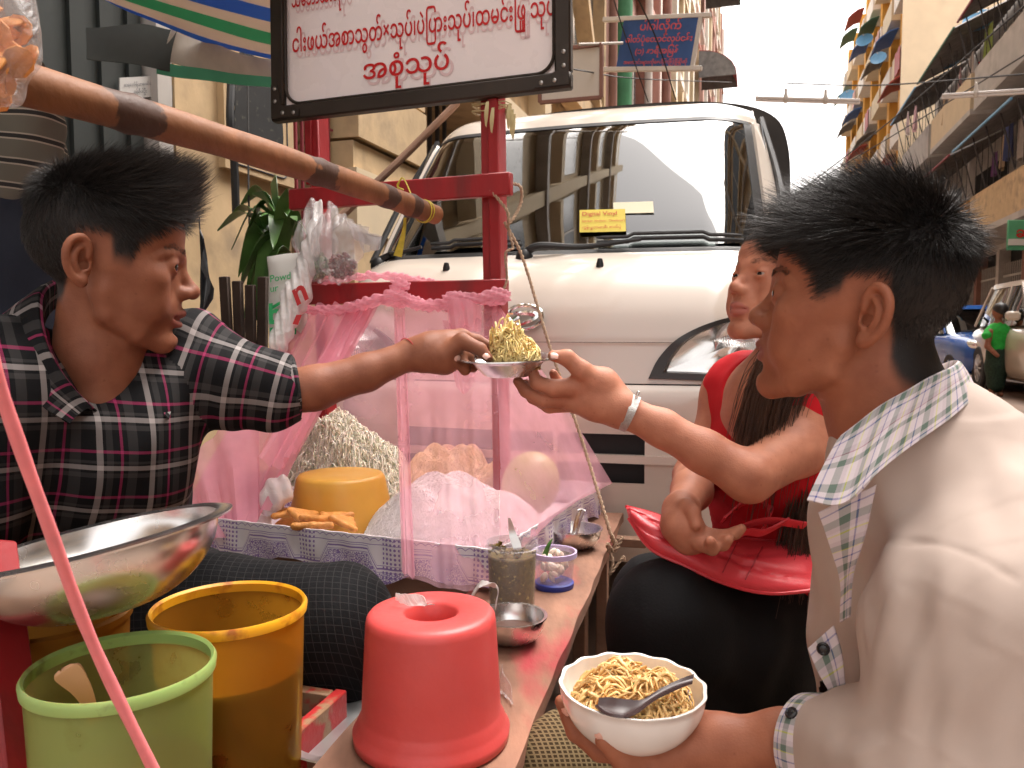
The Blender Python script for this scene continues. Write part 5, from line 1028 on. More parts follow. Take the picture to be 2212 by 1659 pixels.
gd = Sdf(); gc = at(1143, 1050, 1.93); gd.ell(gc, (.066, .062, .074), roty(R(12)), .01); gd.ell(gc + A(.012, 0, .02), (.05, .05, .055), k=.04); v, q = gd.mesh(.004); tag(raw_obj('gourd', v, q, 'gourd'), 'pale yellow green gourd in the right corner of the tray', 'gourd')
def bagblob(name, label, cat, pts, rads, m, amp=.006, fr=45, res=.0035, parent=None, nm='film', seed=0.0):
    s_ = Sdf(); s_.chain(pts, rads, .02); v, q = s_.mesh(res); n_ = vnormals(v, q); v = v + n_ * (amp * np.abs(wob(v + seed, fr, 2)) + amp * .6 * np.sin(v @ A(150, 60, 30) + 3 * wob(v, 20, 1)))[:, None]
    if parent is not None: return raw_obj(nm, v, q, m, parent)
    o = raw_obj(name, v, q, m); return tag(o, label, cat)
bagblob('plastic_bag', 'small clear bag of white powder behind the tray front, left', 'plastic bag', [at(585, 1085, 1.80), at(600, 1062, 1.80), at(610, 1040, 1.8)], [.03, .028, .012], 'film_white', .004)
g = G(); c_ = atz(563, 1140, TZ); g.lathe([(1e-4, 0), (.026, 0), (.028, .035), (.029, .04), (.027, .04), (.025, .004), (1e-4, .004)], 30, c_); solo('small_tub', g, 'porcelain', 'small white tub at the left end of the tray', 'tub')

# ------------------------------------------------------------------ the plank and what stands on it
PZ = .50; PF, PN = atz(1345, 1108, PZ), atz(1110, 1659, PZ); pd = unit(PF - PN); PN = PN - pd * .35; pn = A(-pd[1], pd[0], 0); PW = .225
PLK = thing('plank_table', 'long worn plank with flaking red paint used as a table', 'table', (PF + PN) / 2 * A(1, 1, 0))
nu, nv = 60, 10; P = np.zeros((nu, nv, 3))
for i in range(nu):
    for j in range(nv): P[i, j] = PN + (PF - PN) * i / (nu - 1) + pn * PW * j / (nv - 1) + A(0, 0, -.012) + A(0, 0, .0012) * math.sin(i * .9 + j)
    e = .003 * wob(P[i, :1], 25, 2)[0]; P[i, 0] += -pn * e
g = G(); g.slab(P[:, ::-1], .024); part('board', g, 'plank', PLK)
ba_ = PF - pd * .16; g = G(); g.box(ba_ - pn * .02 + A(0, 0, PZ - .5 - .036), (.11, .035, .022), np.stack([pn, pd, UZ], 1), .002); g.xf(np.eye(3), (0, 0, 0)); part('cross_batten', g, 'wood_end', PLK)
g = G(); g.box((PN + pd * .5) + pn * PW / 2 + A(0, 0, -.036), (PW * .9, .05, .022), np.stack([pn, pd, UZ], 1), .002); part('cross_batten', g, 'wood_end', PLK)
for q_ in (PF - pd * .2, PN + pd * .5):
    for w0 in (.03, PW - .03): g = G(); g.beam(A(q_[0], q_[1], 0) + pn * w0, A(q_[0], q_[1], .452) + pn * w0, .03, .03, pd); part('leg', g, 'wood_end', PLK)
def bowl_geo(c, r, h, th=.0012, foot=.45, n=48, M=np.eye(3), lip=.004, fn=None, p=.9):
    t = np.linspace(0, 1, 14); out = [(foot * r * .98, 0), (foot * r, .002)] + [(r * (foot + (1 - foot) * math.sin(a * math.pi / 2) ** p), .003 + (h - .003) * (1 - math.cos(a * math.pi / 2))) for a in t[1:]]
    inn = [(x - th * 1.2, z + th * (1 if i < 10 else .2)) for i, (x, z) in enumerate(out)][::-1]
    prof = [(1e-4, .0)] + out + [(r + lip, h + .0005), (r + lip, h + .002), (r - th, h + .0015)] + inn[1:-1] + [(1e-4, .003 + th)]
    g = G(); g.lathe(prof, n, c, M, fn); return g
sb1 = atz(1240, 1183, PZ); B1 = thing('soup_bowl', 'small steel bowl with a steel soup spoon at the far end of the plank', 'bowl', sb1)
part('bowl', bowl_geo(sb1, .062, .045), 'steel', B1, angle=60); g = G(); g.lathe([(1e-4, 0), (.048, 0)], 30, sb1 + A(0, 0, .022)); part('soup', g, 'oil', B1)
g = G(); h0, h1 = sb1 + A(.0, .0, .03), at(1256, 1102, 1.79); P = spline([sb1 + A(-.015, -.012, .024), h0, (h0 + h1) / 2 + A(0, 0, .004), h1], 16); wd = np.interp(np.linspace(0, 1, 16), [0, .15, .4, 1], [.012, .009, .007, .0085]); sd_ = unit(A(1, -.3, 0)); dp = np.linspace(-1, 1, 7); cup = unit(np.cross(sd_, h1 - h0))
g.slab(np.stack([P + sd_ * (w * wd)[:, None] - cup * (.0045 * (1 - w * w)) for w in dp], 1), .0012); solo('soup_spoon', g, 'steel', 'steel soup spoon standing in the far bowl', 'spoon')
jc = atz(1106, 1322, PZ); JAR = thing('sauce_jar', 'clear jar of green chilli sauce with a knife handle sticking out', 'jar', jc)
g = G(); jr, jh = .045, .128; g.lathe([(jr * .84, .002), (jr * .86, 0), (jr * .9, .006), (jr * .96, jh * .8), (jr * .97, jh * .86), (jr * 1.06, jh * .87), (jr * 1.06, jh * .93), (jr * 1.0, jh * .94), (jr * 1.0, jh), (jr * .96, jh), (jr * .94, jh * .8)], 44, jc); part('jar_wall', g, 'tub_clear', JAR)
g = G(); g.lathe([(1e-4, .004), (jr * .85, .004), (jr * .94, jh * .80), (jr * .9, jh * .82), (jr * .4, jh * .80), (1e-4, jh * .81)], 44, jc); part('sauce', g, 'salsa', JAR)
g = G(); P = spline([jc + A(.004, 0, .07), at(1118, 1190, 1.40), at(1108, 1155, 1.41), at(1100, 1119, 1.41)], 14); wd = np.array([.006] * 5 + [.0075, .008, .008, .0075, .0065, .0055, .0045, .0035, .002]); g.slab(np.stack([P - A(1, 0, 0) * wd[:, None], P + A(1, 0, 0) * wd[:, None]], 1), .0012); solo('table_knife', g, 'steel_dull', 'steel knife standing in the green sauce jar', 'knife')
g = G(); rg = np.random.default_rng(5)
for i in range(26): a = rg.uniform(0, 6.28); rr = jr * .9 * math.sqrt(rg.uniform(0.1, 1)); p_ = jc + A(rr * math.cos(a), rr * math.sin(a), jh * .82 + rg.uniform(0, .012)); g.box(p_, rg.uniform(.003, .008, 3), rotz(a) @ rotx(a * 3))
part('herb_bits', g, 'salsa', JAR, kind='stuff')
tb = atz(1197, 1268, PZ); TUB = thing('garlic_tub', 'round tub of peeled garlic with blue base and lavender rim', 'tub', tb)
g = G(); g.lathe([(.036, .012), (.040, .062), (.043, .063), (.043, .070), (.041, .070), (.038, .06), (.034, .012)], 44, tb); part('tub_wall', g, 'tub_clear', TUB)
g = G(); g.lathe([(.0405, .062), (.0445, .0625), (.0445, .072), (.0405, .072), (.0405, .062)], 44, tb); part('rim', g, 'lid_lavender', TUB)
g = G(); g.lathe([(1e-4, 0), (.037, 0), (.0385, .003), (.0385, .011), (.036, .013), (1e-4, .013)], 44, tb); part('base', g, 'lid_blue', TUB)
for i in range(22):
    a = rg.uniform(0, 6.28); rr = .028 * math.sqrt(rg.uniform(0, 1)); p_ = tb + A(rr * math.cos(a), rr * math.sin(a), rg.uniform(.02, .068)); s_ = rg.uniform(.006, .009); g = G(); g.lathe([(1e-4, -1.5), (.5, -1.2), (.85, -.5), (.9, .2), (.6, 1), (1e-4, 1.6)], 8, (0, 0, 0)); g.xf(rotz(a) @ rotx(a * 2.3) * s_, p_); part('garlic_clove', g, 'garlic', TUB)
g = G(); g.tube([tb + A(-.02, -.01, .062), tb + A(-.012, -.012, .085), tb + A(-.004, -.008, .098)], [.006, .004, .001], 8, smooth=10); part('green_chilli', g, 'herb', TUB)
sb2 = atz(1105, 1385, PZ); B2 = thing('soup_bowl', 'small steel bowl half hidden behind the red plastic cup', 'bowl', sb2)
part('bowl', bowl_geo(sb2, .054, .042), 'steel', B2, angle=60); g = G(); g.lathe([(1e-4, 0), (.042, 0)], 30, sb2 + A(0, 0, .02)); part('soup', g, 'broth_dull', B2)
g = G(); bl = lambda z: spline([at(1012, 1300, 1.20), at(1035, 1262, 1.2 + z), at(1062, 1258, 1.2 + z), at(1078, 1275, 1.2), at(1070, 1310, 1.2)], 26)
Pb = np.stack([bl(-.012) + A(0, 0, -.004), bl(0) + A(0, 0, .002), bl(.012) - A(0, 0, .006)], 1); Pb = Pb + (wob(Pb, 130, 2) * .004)[..., None]; g.slab(Pb, .0006); solo('plastic_bag', g, 'film_white', 'crumpled clear bag handle looping up behind the red cup', 'plastic bag')
g = G(); Pb = np.stack([spline([at(1080, 1440 + 40 * k, 1.1), at(1098, 1475 + 20 * k, 1.08), at(1104, 1515 + 8 * k, 1.06)], 12) for k in range(5)], 1); Pb = Pb + (wob(Pb, 90, 2) * .005)[..., None]; Pb[..., 2] = np.maximum(Pb[..., 2], PZ + .003); g.slab(Pb, .0006); solo('bag_scrap', g, 'film_clear', 'scrap of clear plastic lying right of the red cup', 'plastic bag')
# red plastic cup upside down
rc = atz(933, 1592, PZ) + A(0, 0, .0015); CUP = thing('red_cup', 'large red plastic pot standing upside down with a hollow top', 'pot', rc)
g = G(); g.lathe([(.088, 0.0000), (.095, 0.0023), (.096, 0.0136), (.091, 0.0181), (.0905, 0.0249), (.086, 0.0339), (.0848, 0.0384), (.0835, 0.0678), (.0792, 0.1446), (.078, 0.1520), (.0745, 0.1565), (.068, 0.1588), (.036, 0.1576), (.0315, 0.1537), (.030, 0.1333), (.029, 0.1198), (1e-4, 0.1186)], 72, rc); part('shell', g, 'red_plastic', CUP, angle=70)
g = G(); g.lathe([(1e-4, .122), (.0285, .122)], 36, rc); part('sauce', g, 'red_soup', CUP)
g = G(); Pb = np.stack([spline([at(855, 1312 + 5 * k, .985), at(885, 1316 + 7 * k, .98), at(915, 1328 + 9 * k, .978), at(930, 1345 + 4 * k, .985), at(945, 1352, .985)], 20) for k in range(4)], 1); Pb = Pb + (wob(Pb, 140, 2) * .0035)[..., None]; Pb[..., 2] = np.maximum(Pb[..., 2] + .018, rc[2] + .161); g.slab(Pb, .001); solo('paper_scrap', g, 'film_white', 'torn strip of white plastic lying on the red pot', 'scrap')
g = G(); tc0 = atz(800, 1560, .462); g.lathe([(1e-4, 0), (.105, 0), (.112, .002), (.118, .012), (.135, .016), (.137, .0145), (.119, .010), (.113, -.002), (1e-4, -.003)], 64, tc0); solo('round_tray', g, 'alu', 'round aluminium tray showing left of the red pot', 'tray')
tsup = G(); tsup.box(tc0 + A(0, 0, -.035), (.2, .2, .06), ST3, .004); solo('stool_block', tsup, 'wood_end', 'dark wooden block carrying the aluminium tray', 'block')

# ------------------------------------------------------------------ front box with the tubs
BZ = .50; bc = atz(750, 1490, BZ); BOX = thing('front_box', 'red painted wooden box at the lower left holding plastic tubs', 'box', bc * A(1, 1, 0))
def bx(a, b, z): return bc - T * a - S * b + UZ * (z - BZ)
g = G(); g.beam(bx(.009, .0, BZ - .035), bx(.009, .62, BZ - .035), .018, .07, UZ, .002); part('side_board', g, 'red_worn', BOX)
g = G(); g.beam(bx(.02, .009, BZ - .036), bx(.62, .009, BZ - .036), .018, .068, UZ, .002); part('side_board', g, 'red_worn', BOX)
g = G(); g.beam(bx(.62, .0, BZ - .035), bx(.62, .62, BZ - .035), .018, .07, UZ, .002); part('side_board', g, 'red_worn', BOX)
g = G(); g.box(bx(.31, .31, BZ - .062), (.58, .58, .012), ST3); part('floor_board', g, 'wood_end', BOX)
pb_, pt_ = at(38, 1720, .74), at(-22, 1180, .86); g = G(); g.beam(pb_, pt_, .035, .04, S, .003); part('post', g, 'red_paint', BOX)
for a, b in ((.03, .03), (.59, .03), (.03, .59), (.59, .59)): g = G(); g.beam(bx(a, b, 0) , bx(a, b, BZ - .07), .03, .03, S); part('leg', g, 'wood_end', BOX)
def tub(px, py, Z, r, h, name, label, mw, mr_, fillh, mf, mtop):
    top = at(px, py, Z); c = top - UZ * h; t_ = thing(name, label, 'tub', c); g = G()
    g.lathe([(r * .86, .001), (r * .87, 0), (r * .90, .006), (r * .985, h - .012), (r * .965, h - .012), (r * .88, .008), (1e-4, .006)], 64, c); part('wall', g, mw, t_, angle=60)
    g = G(); g.lathe([(r * .975, h - .013), (r * 1.02, h - .012), (r * 1.03, h - .004), (r * 1.0, h), (r * .965, h - .003), (r * .962, h - .013), (r * .975, h - .013)], 64, c); part('rim', g, mr_, t_)
    g = G(); rf = r * (.895 + .07 * fillh / h); g.lathe([(1e-4, .008), (r * .885, .009), (rf, fillh)], 64, c); part('contents', g, mf, t_)
    g = G(); g.lathe([(rf, fillh), (rf * .5, fillh + .0005), (1e-4, fillh)][::-1], 64, c); part('liquid_surface', g, mtop, t_); return t_, c
tub(495, 1304, .95, .0880, .222, 'yellow_tub', 'translucent yellow tub of dark brown broth', 'tub_yellow', 'rim_yellow', .145, 'broth', 'broth')
_, gtc = tub(262, 1432, .75, .082, .23, 'green_tub', 'translucent green tub with a wooden spoon in the foreground', 'tub_green', 'rim_green', .12, 'broth_dull', 'broth_dull')
tub(95, 1320, .93, .092, .20, 'amber_tub', 'amber tub underneath the large steel basin', 'tub_amber', 'tub_amber', .12, 'broth_dull', 'broth')
g = G(); P = spline([at(205, 1560, .76), at(185, 1500, .745), at(150, 1455, .735), at(135, 1448, .732)], 14); wd = np.array([.006, .006, .006, .0065, .007, .008, .009, .0105, .0115, .012, .0115, .010, .0075, .003]); sd_ = unit(A(.85, .2, .55))
g.slab(np.stack([P - sd_ * wd[:, None], P + A(0, -.002, .002), P + sd_ * wd[:, None]], 1), .004); solo('wooden_spoon', g, 'spoon_wood', 'pale wooden spoon leaning inside the green tub', 'spoon')
# large steel basin, tipped
bcn = at(205, 1165, .83); bup = unit(A(-.20, .03, 1)); BM = frame3(unit(np.cross(A(0, 1, 0), bup)), bup); BAS = thing('steel_basin', 'large tilted stainless steel basin resting on the amber tub', 'basin', bcn - bup * .075)
r_, h_ = .122, .072; t_ = np.linspace(0, 1, 16); out = [(r_ * (.40 + .60 * math.sin(a * math.pi / 2)), h_ * (1 - math.cos(a * math.pi / 2)) ** .8) for a in t_]; prof = [(1e-4, 0), (.05, 0)] + out + [(r_ * 1.06, h_ + .001), (r_ * 1.13, h_ - .001), (r_ * 1.135, h_ + .001), (r_ * 1.05, h_ + .004), (r_ * .985, h_ + .001)] + [(x - .002, z + .0015) for x, z in out[::-1]] + [(1e-4, .002)]
g = G(); g.lathe(prof, 80, bcn - bup * h_, BM); part('shell', g, 'steel', BAS, angle=70)
# pink cord, crisps
g = G(); P = spline([at(-40, 640, .47), at(-5, 820, .485), at(110, 1150, .53), at(205, 1400, .575), at(345, 1690, .62)], 50); g.tube(P, .0044 + .0002 * np.sin(np.linspace(0, 40, 50)), 10); solo('pink_cord', g, 'pink_cord', 'pink plastic cord stretched diagonally across the lower left foreground', 'cord')
# dish being handed over
plc = q3(800, 560, 1.25); PLT = thing('dish', 'small steel dish held between the two hands', 'dish', plc)
pu = unit(A(-.03, -.06, 1)); PM = frame3(unit(np.cross(A(0, 1, 0), pu)), pu); pr = [(1e-4, 0), (.032, 0), (.038, .002), (.056, .021), (.060, .0235), (.081, .029), (.0825, .028), (.0822, .030), (.060, .025), (.055, .0225), (.037, .0035), (1e-4, .0015)]
g = G(); g.lathe(pr, 64, plc, PM); part('plate', g, 'steel', PLT, angle=70)
sc = plc + pu * .015 + A(.010, 0, 0); v1, q1 = heap(sc, .040, .038, .030, 330, .055, .0016, 11, pw=1.5, jit=.6, rise=.008); v2, q2h = heap(sc + A(-.012, 0, .022), .027, .025, .020, 150, .045, .0016, 12, pw=1.3, jit=.6, rise=.012)
v3, q3_ = mound(sc, .039, .037, .029, 1.5, .9, 11); v4, q4 = mound(sc + A(-.012, 0, .022), .027, .025, .020, 1.3, .85, 12)
SAL = thing('salad', 'heap of shredded cabbage and papaya salad on the steel dish', 'salad', sc, kind='stuff')
sv_, sq_ = join_q([(v1, q1), (v2, q2h)]); raw_obj('shreds', sv_, sq_, 'salad', SAL)['kind'] = 'stuff'; cv_, cq_ = join_q([(v3, q3_), (v4, q4)]); raw_obj('heap_core', cv_, cq_, 'salad', SAL)['kind'] = 'stuff'
# noodle bowl
nbc = at(1362, 1600, .83); NB = thing('noodle_bowl', 'white scalloped bowl with a blue flower held in the boy\'s hand', 'bowl', nbc)
def scal(v): a = np.arctan2(v[:, 1], v[:, 0]); r0 = np.hypot(v[:, 0], v[:, 1]); k = np.clip(r0 / .075, 0, 1) ** 5; f = 1 + .011 * k * np.cos(a * 14); return v * np.stack([f, f, 1 + 0 * f], 1) + np.stack([0 * f, 0 * f, .0007 * k * np.cos(a * 14)], 1)
nup = unit(A(.02, -.02, 1)); NM = frame3(unit(np.cross(A(0, 1, 0), nup)), nup)
part('bowl', bowl_geo(nbc, .0745, .060, .0025, .40, 112, NM, .001, scal, 1.25), 'porcelain', NB, angle=70)
nc = nbc + nup * .032; NOO = thing('noodles', 'orange mixed noodles with herbs filling the white bowl', 'noodles', nc, kind='stuff')
v, q = mound(nc, .062, .062, .030, 1.8, .93, 21); raw_obj('heap_core', v, q, 'noodle_orange', NOO)['kind'] = 'stuff'; v, q = heap(nc, .063, .063, .030, 560, .06, .0017, 21, pw=1.8, jit=.55, rise=.005); raw_obj('strands', v, q, 'noodle_orange', NOO)['kind'] = 'stuff'
g = G()
for i in range(30): a = rg.uniform(0, 6.28); rr = .055 * math.sqrt(rg.uniform(0, 1)); g.box(nc + A(rr * math.cos(a), rr * math.sin(a), .03 - 3.5 * rr * rr), rg.uniform(.002, .006, 3) * A(1, 1, .4), rotz(a) @ rotx(a))
part('herb_bits', g, 'herb', NOO, kind='stuff')
g = G(); P = spline([at(1290, 1528, .775), at(1330, 1540, .765), at(1375, 1540, .765), at(1420, 1512, .78), at(1470, 1488, .79), at(1496, 1478, .795)], 24); wd = np.interp(np.linspace(0, 1, 24), [0, .12, .3, .45, .6, 1], [.006, .013, .014, .009, .0075, .0078]); P = P + A(0, .0, .006); sd_ = unit(A(.35, .9, .15)); dp = np.linspace(-1, 1, 7)
g.slab(np.stack([P + sd_ * (w * wd)[:, None] + A(0, 0, 1) * ((w * w - 1) * np.interp(np.linspace(0, 1, 24), [0, .3, .5, 1], [.006, .007, .002, .003]))[:, None] for w in dp], 1), .0025); solo('bowl_spoon', g, 'spoon_dark', 'dark glossy spoon lying in the white noodle bowl', 'spoon')
g = G()
for k in range(5): a = k * 1.2566; g.lathe([(1e-4, .0004), (.0045, 0.0003)], 8, (0, 0, 0)); 
v = g.V(); g = G()
for k in range(5): a = k * 1.2566 + .3; bpos = nbc + nup * .05 + A(.060, -.012, 0) + (A(-.3, .2, .93) * math.cos(a) * .006 + A(.1, .98, .1) * math.sin(a) * .006) + A(-.003, 0, 0); g.lathe([(1e-4, .0006), (.0042, .0004)], 10, bpos, frame3(A(.15, 1, 0), A(-.9, .1, .42)))
part('flower_print', g, 'flower_blue', NB)

# ------------------------------------------------------------------ ground
mat('road', (.29, .20, .15), .9, var=.18, scale=1.2, bump=.35, bscale=60, col2=(.22, .16, .13), mixs=.8, mixlo=.4, mixhi=.65)
g = G(); P = np.zeros((40, 40, 3)); us = np.linspace(-1, 1, 40); us = np.sign(us) * np.abs(us) ** 2.2 * 400
for i in range(40):
    for j in range(40): P[i, j] = (us[i], us[j] + 3, 0)
g.grid(P); solo('ground', g, 'road', None, None, kind='structure', loc=A(0, 0, 0))
mat('pavement', (.24, .19, .16), .9, var=.15, scale=3, bump=.3, bscale=40)
g = G(); g.box(st(30, -2.0, .06), (1.3, 70, .12), ST3); solo('pavement_left', g, 'pavement', None, None, kind='structure')
g = G(); g.box(st(40, 6.0, .06), (1.5, 80, .12), ST3); solo('pavement_right', g, 'pavement', None, None, kind='structure')

# ------------------------------------------------------------------ the white pickup van facing us
def car_paint(name, col, rough=.22):
    return mat(name, col, rough, var=.03, scale=3, coat=.6, rvar=.06, spec=.5)
car_paint('van_white', (.58, .515, .45)); car_paint('blue_paint', (.015, .09, .34)); car_paint('suv_beige', (.52, .44, .36))
mat('black_trim', (.012, .012, .013), .5, var=.2); mat('rubber', (.02, .02, .021), .7, var=.2, bump=.2, bscale=80); mat('chrome', (.75, .74, .73), .08, metal=1.0, var=.05)
mat('cab_dark', (.035, .033, .033), .8, var=.2); mat('canopy_black', (.035, .032, .03), .75, var=.25, scale=5, bump=.3, bscale=40)
mat('sticker_yellow', (.62, .50, .06), .5, var=.05); mat('sticker_washed', (.70, .66, .48), .5, var=.05); mat('sticker_red', (.45, .05, .01), .5); mat('seat_grey', (.10, .10, .10), .9, var=.2)
def glass_mat(name, tint, refl):
    m = bpy.data.materials.new(name); m.use_nodes = True; N, L = nodes_of(m); N.clear(); MATS[name] = m
    o = N.new('ShaderNodeOutputMaterial'); t_ = N.new('ShaderNodeBsdfTransparent'); t_.inputs[0].default_value = (*tint, 1); gl = N.new('ShaderNodeBsdfGlossy'); gl.inputs['Roughness'].default_value = .02; gl.inputs[0].default_value = (.95, .95, .95, 1)
    fr = N.new('ShaderNodeFresnel'); fr.inputs[0].default_value = 1.5; ad = N.new('ShaderNodeMath'); ad.operation = 'MULTIPLY_ADD'; ad.inputs[1].default_value = 1.2; ad.inputs[2].default_value = refl; ad.use_clamp = True; L.new(fr.outputs[0], ad.inputs[0])
    x = N.new('ShaderNodeMixShader'); L.new(ad.outputs[0], x.inputs[0]); L.new(t_.outputs[0], x.inputs[1]); L.new(gl.outputs[0], x.inputs[2]); L.new(x.outputs[0], o.inputs[0]); return m
glass_mat('windscreen', (.62, .66, .64), .12); glass_mat('lamp_glass', (.93, .93, .93), .06); glass_mat('car_glass', (.12, .14, .14), .12)
NOSE = A(.03, 2.30, 0)
def vp(x, y, z): return NOSE + T * x + S * y + UZ * z
VAN = thing('pickup_van', 'white small pickup van parked nose-on behind the stall', 'van', vp(0, 1.0, 0))
HW = .70
def bow(u, z):
    """how far the front surface falls back towards the corners"""
    return .055 * u * u + .16 * np.clip(np.abs(u) - .72, 0, 1) ** 2 / .0784 * .9
def fpt(u, y, z, hw=HW): return vp(u * hw, y + bow(u, z), z)
LAMP = [(.375, .872), (.40, .925), (.45, .978), (.53, 1.018), (.63, 1.043), (.72, 1.052), (.752, 1.0), (.757, .93), (.752, .868)]
def in_lamp(x, z):
    x = abs(x); ins = False; n = len(LAMP); cx, cz = np.mean(LAMP, 0); P = [(cx + (a - cx) * .97, cz + (b - cz) * .97) for a, b in LAMP]
    for i in range(n):
        (x0, z0), (x1, z1) = P[i], P[(i + 1) % n]
        if (z0 > z) != (z1 > z) and x < (x1 - x0) * (z - z0) / (z1 - z0) + x0: ins = not ins
    return ins
def front_patch(prof, name, m, u0=-1, u1=1, nu=64, hw=None, th=.006, par=VAN, cut=False):
    prof = np.asarray(prof, float); pr = spline(prof, max(8, len(prof) * 5)); P = np.zeros((nu, len(pr), 3))
    for i, u in enumerate(np.linspace(u0, u1, nu)):
        for j, (y, z) in enumerate(pr): P[i, j] = fpt(u, y, z, HW if hw is None else hw(z))
    g = G(); g.slab(P, th)
    if cut: v = g.V(); g.f = [q for q in g.f if not in_lamp((v[list(q)].mean(0) - NOSE) @ T, v[list(q)].mean(0)[2])]
    return part(name, g, m, par, angle=60)
hw_top = lambda z: HW * (1.0 - .0 * z) if z < 1.24 else HW - (z - 1.24) * .16
# bumper in strips round two grille openings
front_patch([(.02, .34), (-.01, .40), (-.025, .50), (-.03, .575)], 'bumper_lower', 'van_white'); front_patch([(-.035, .632), (-.035, .655)], 'grille_bar', 'van_white', -.93, .93, th=.02)
front_patch([(-.03, .712), (-.035, .76), (-.03, .82), (-.012, .846)], 'bumper_upper', 'van_white')
for u0, u1 in ((-1, -.51), (.51, 1)): front_patch([(-.03, .57), (-.033, .64), (-.03, .716)], 'bumper_corner', 'van_white', u0, u1, 24)
front_patch([(-.028, .57), (-.03, .716)], 'grille_upright', 'van_white', .145, .16, 4, th=.012)
front_patch([(.012, .56), (.012, .73)], 'grille_backing', 'black_trim', -.55, .55, 20)  # plain black sheet behind the grille openings
front_patch([(-.005, .851), (.004, .90), (.012, .95), (.012, .965)], 'nose_panel', 'van_white', nu=200, cut=True); front_patch([(.016, .966), (.02, .99), (.045, 1.06), (.10, 1.135), (.18, 1.195), (.275, 1.235), (.30, 1.240)], 'bonnet', 'van_white', nu=200, cut=True)
front_patch([(.012, .83), (.012, .86)], 'panel_gap', 'black_trim', -.98, .98, 30)
front_patch([(.292, 1.238), (.32, 1.252), (.335, 1.258)], 'cowl', 'black_trim')
# windscreen
wp = [(.325, 1.252), (.40, 1.36), (.53, 1.53), (.66, 1.69), (.715, 1.745)]
front_patch(wp, 'windscreen', 'windscreen', -.93, .93, 48, lambda z: HW - (z - 1.24) * .14, .004)
for s_ in (-1, 1): front_patch(wp, 'a_pillar', 'van_white', min(s_ * .965, s_ * 1.03), max(s_ * .965, s_ * 1.03), 8, lambda z: HW - (z - 1.24) * .14, .03); front_patch(wp, 'windscreen_seal', 'black_trim', min(s_ * .925, s_ * .968), max(s_ * .925, s_ * .968), 6, lambda z: HW - (z - 1.24) * .14, .008)
front_patch([(.708, 1.738), (.722, 1.752)], 'windscreen_seal', 'black_trim', -.95, .95, 40, lambda z: HW - (z - 1.24) * .14, .010)
front_patch([(.722, 1.752), (.77, 1.795), (.86, 1.835), (1.05, 1.86), (1.55, 1.865)], 'roof', 'van_white', -1.0, 1.0, 60, lambda z: HW - .072 - (z - 1.75) * .25, .01)
# sides of the cab
for s_ in (-1, 1):
    P = np.zeros((24, 14, 3)); zs_ = np.concatenate([np.linspace(.36, 1.24, 7), np.linspace(1.27, 1.84, 7)])
    for i, y in enumerate(np.linspace(0, 1, 24)):
        for j, z in enumerate(zs_):
            y0 = np.interp(z, [.36, .85, .97, 1.06, 1.24, 1.75, 1.84], [.20, .19, .21, .24, .50, .93, 1.05]); x_ = HW + .01 - max(0, z - 1.24) * .15 + .012 * math.sin(z * 2.5); P[i, j] = vp(s_ * x_, y0 + (1.55 - y0) * y, z)
    g = G(); g.slab(P if s_ > 0 else P[::-1], .012); part('cab_side', g, 'van_white', VAN)
    g = G(); g.slab(np.array([[vp(s_ * (HW + .022 - max(0, z - 1.24) * .15), y + (z - 1.28) * .6, z) for z in np.linspace(1.28, 1.76, 5)] for y in (.60, .9, 1.2)]), .004); part('side_window', g, 'car_glass', VAN)
    g = G(); g.tube([vp(s_ * (HW + .03), .5, 1.25), vp(s_ * (HW + .012), .72, 1.5), vp(s_ * (HW - .055), .94, 1.78)], .012, 6, smooth=12); part('door_seal', g, 'black_trim', VAN)
    g = G(); wc = vp(s_ * (HW - .10), .55, .26); g.lathe([(.10, -.07), (.22, -.075), (.26, -.06), (.265, 0), (.26, .06), (.22, .075), (.10, .07)], 36, wc, np.stack([S, UZ, T], 1)); w_o = part('wheel', g, 'rubber', VAN)
    g = G(); g.lathe([(1e-4, .03), (.08, .05), (.15, .06), (.18, .075), (.0001, .02)], 24, wc + T * s_ * .0, np.stack([S, UZ, T * s_], 1)); part('rim', g, 'alu', w_o)
g = G(); g.box(vp(0, .95, .75), (1.3, 1.1, .75), ST3); part('cab_shell', g, 'cab_dark', VAN)
g = G(); g.box(vp(0, .62, 1.19), (1.26, .5, .06), ST3, .02); part('dashboard', g, 'cab_dark', VAN)
g = G(); g.box(vp(0, 1.52, 1.45), (1.28, .02, .75), ST3); part('cab_back', g, 'cab_dark', VAN)
for sx in (-.34, .34): g = G(); g.box(vp(sx, 1.25, 1.33), (.46, .14, .5), ST3 @ rotx(R(-8)), .05); g.box(vp(sx, 1.3, 1.64), (.25, .09, .16), ST3, .03); part('seat', g, 'seat_grey', VAN)
th = np.linspace(0, 2 * math.pi, 33); g = G(); wc = vp(.34, .82, 1.30); g.tube([wc + T * (.17 * math.cos(a)) + (UZ * .75 - S * .55) * (.17 * math.sin(a)) for a in th], .012, 8, cap=False); g.tube([wc - T * .16, wc, wc + T * .16], .012, 6); part('steering_wheel', g, 'black_trim', VAN)
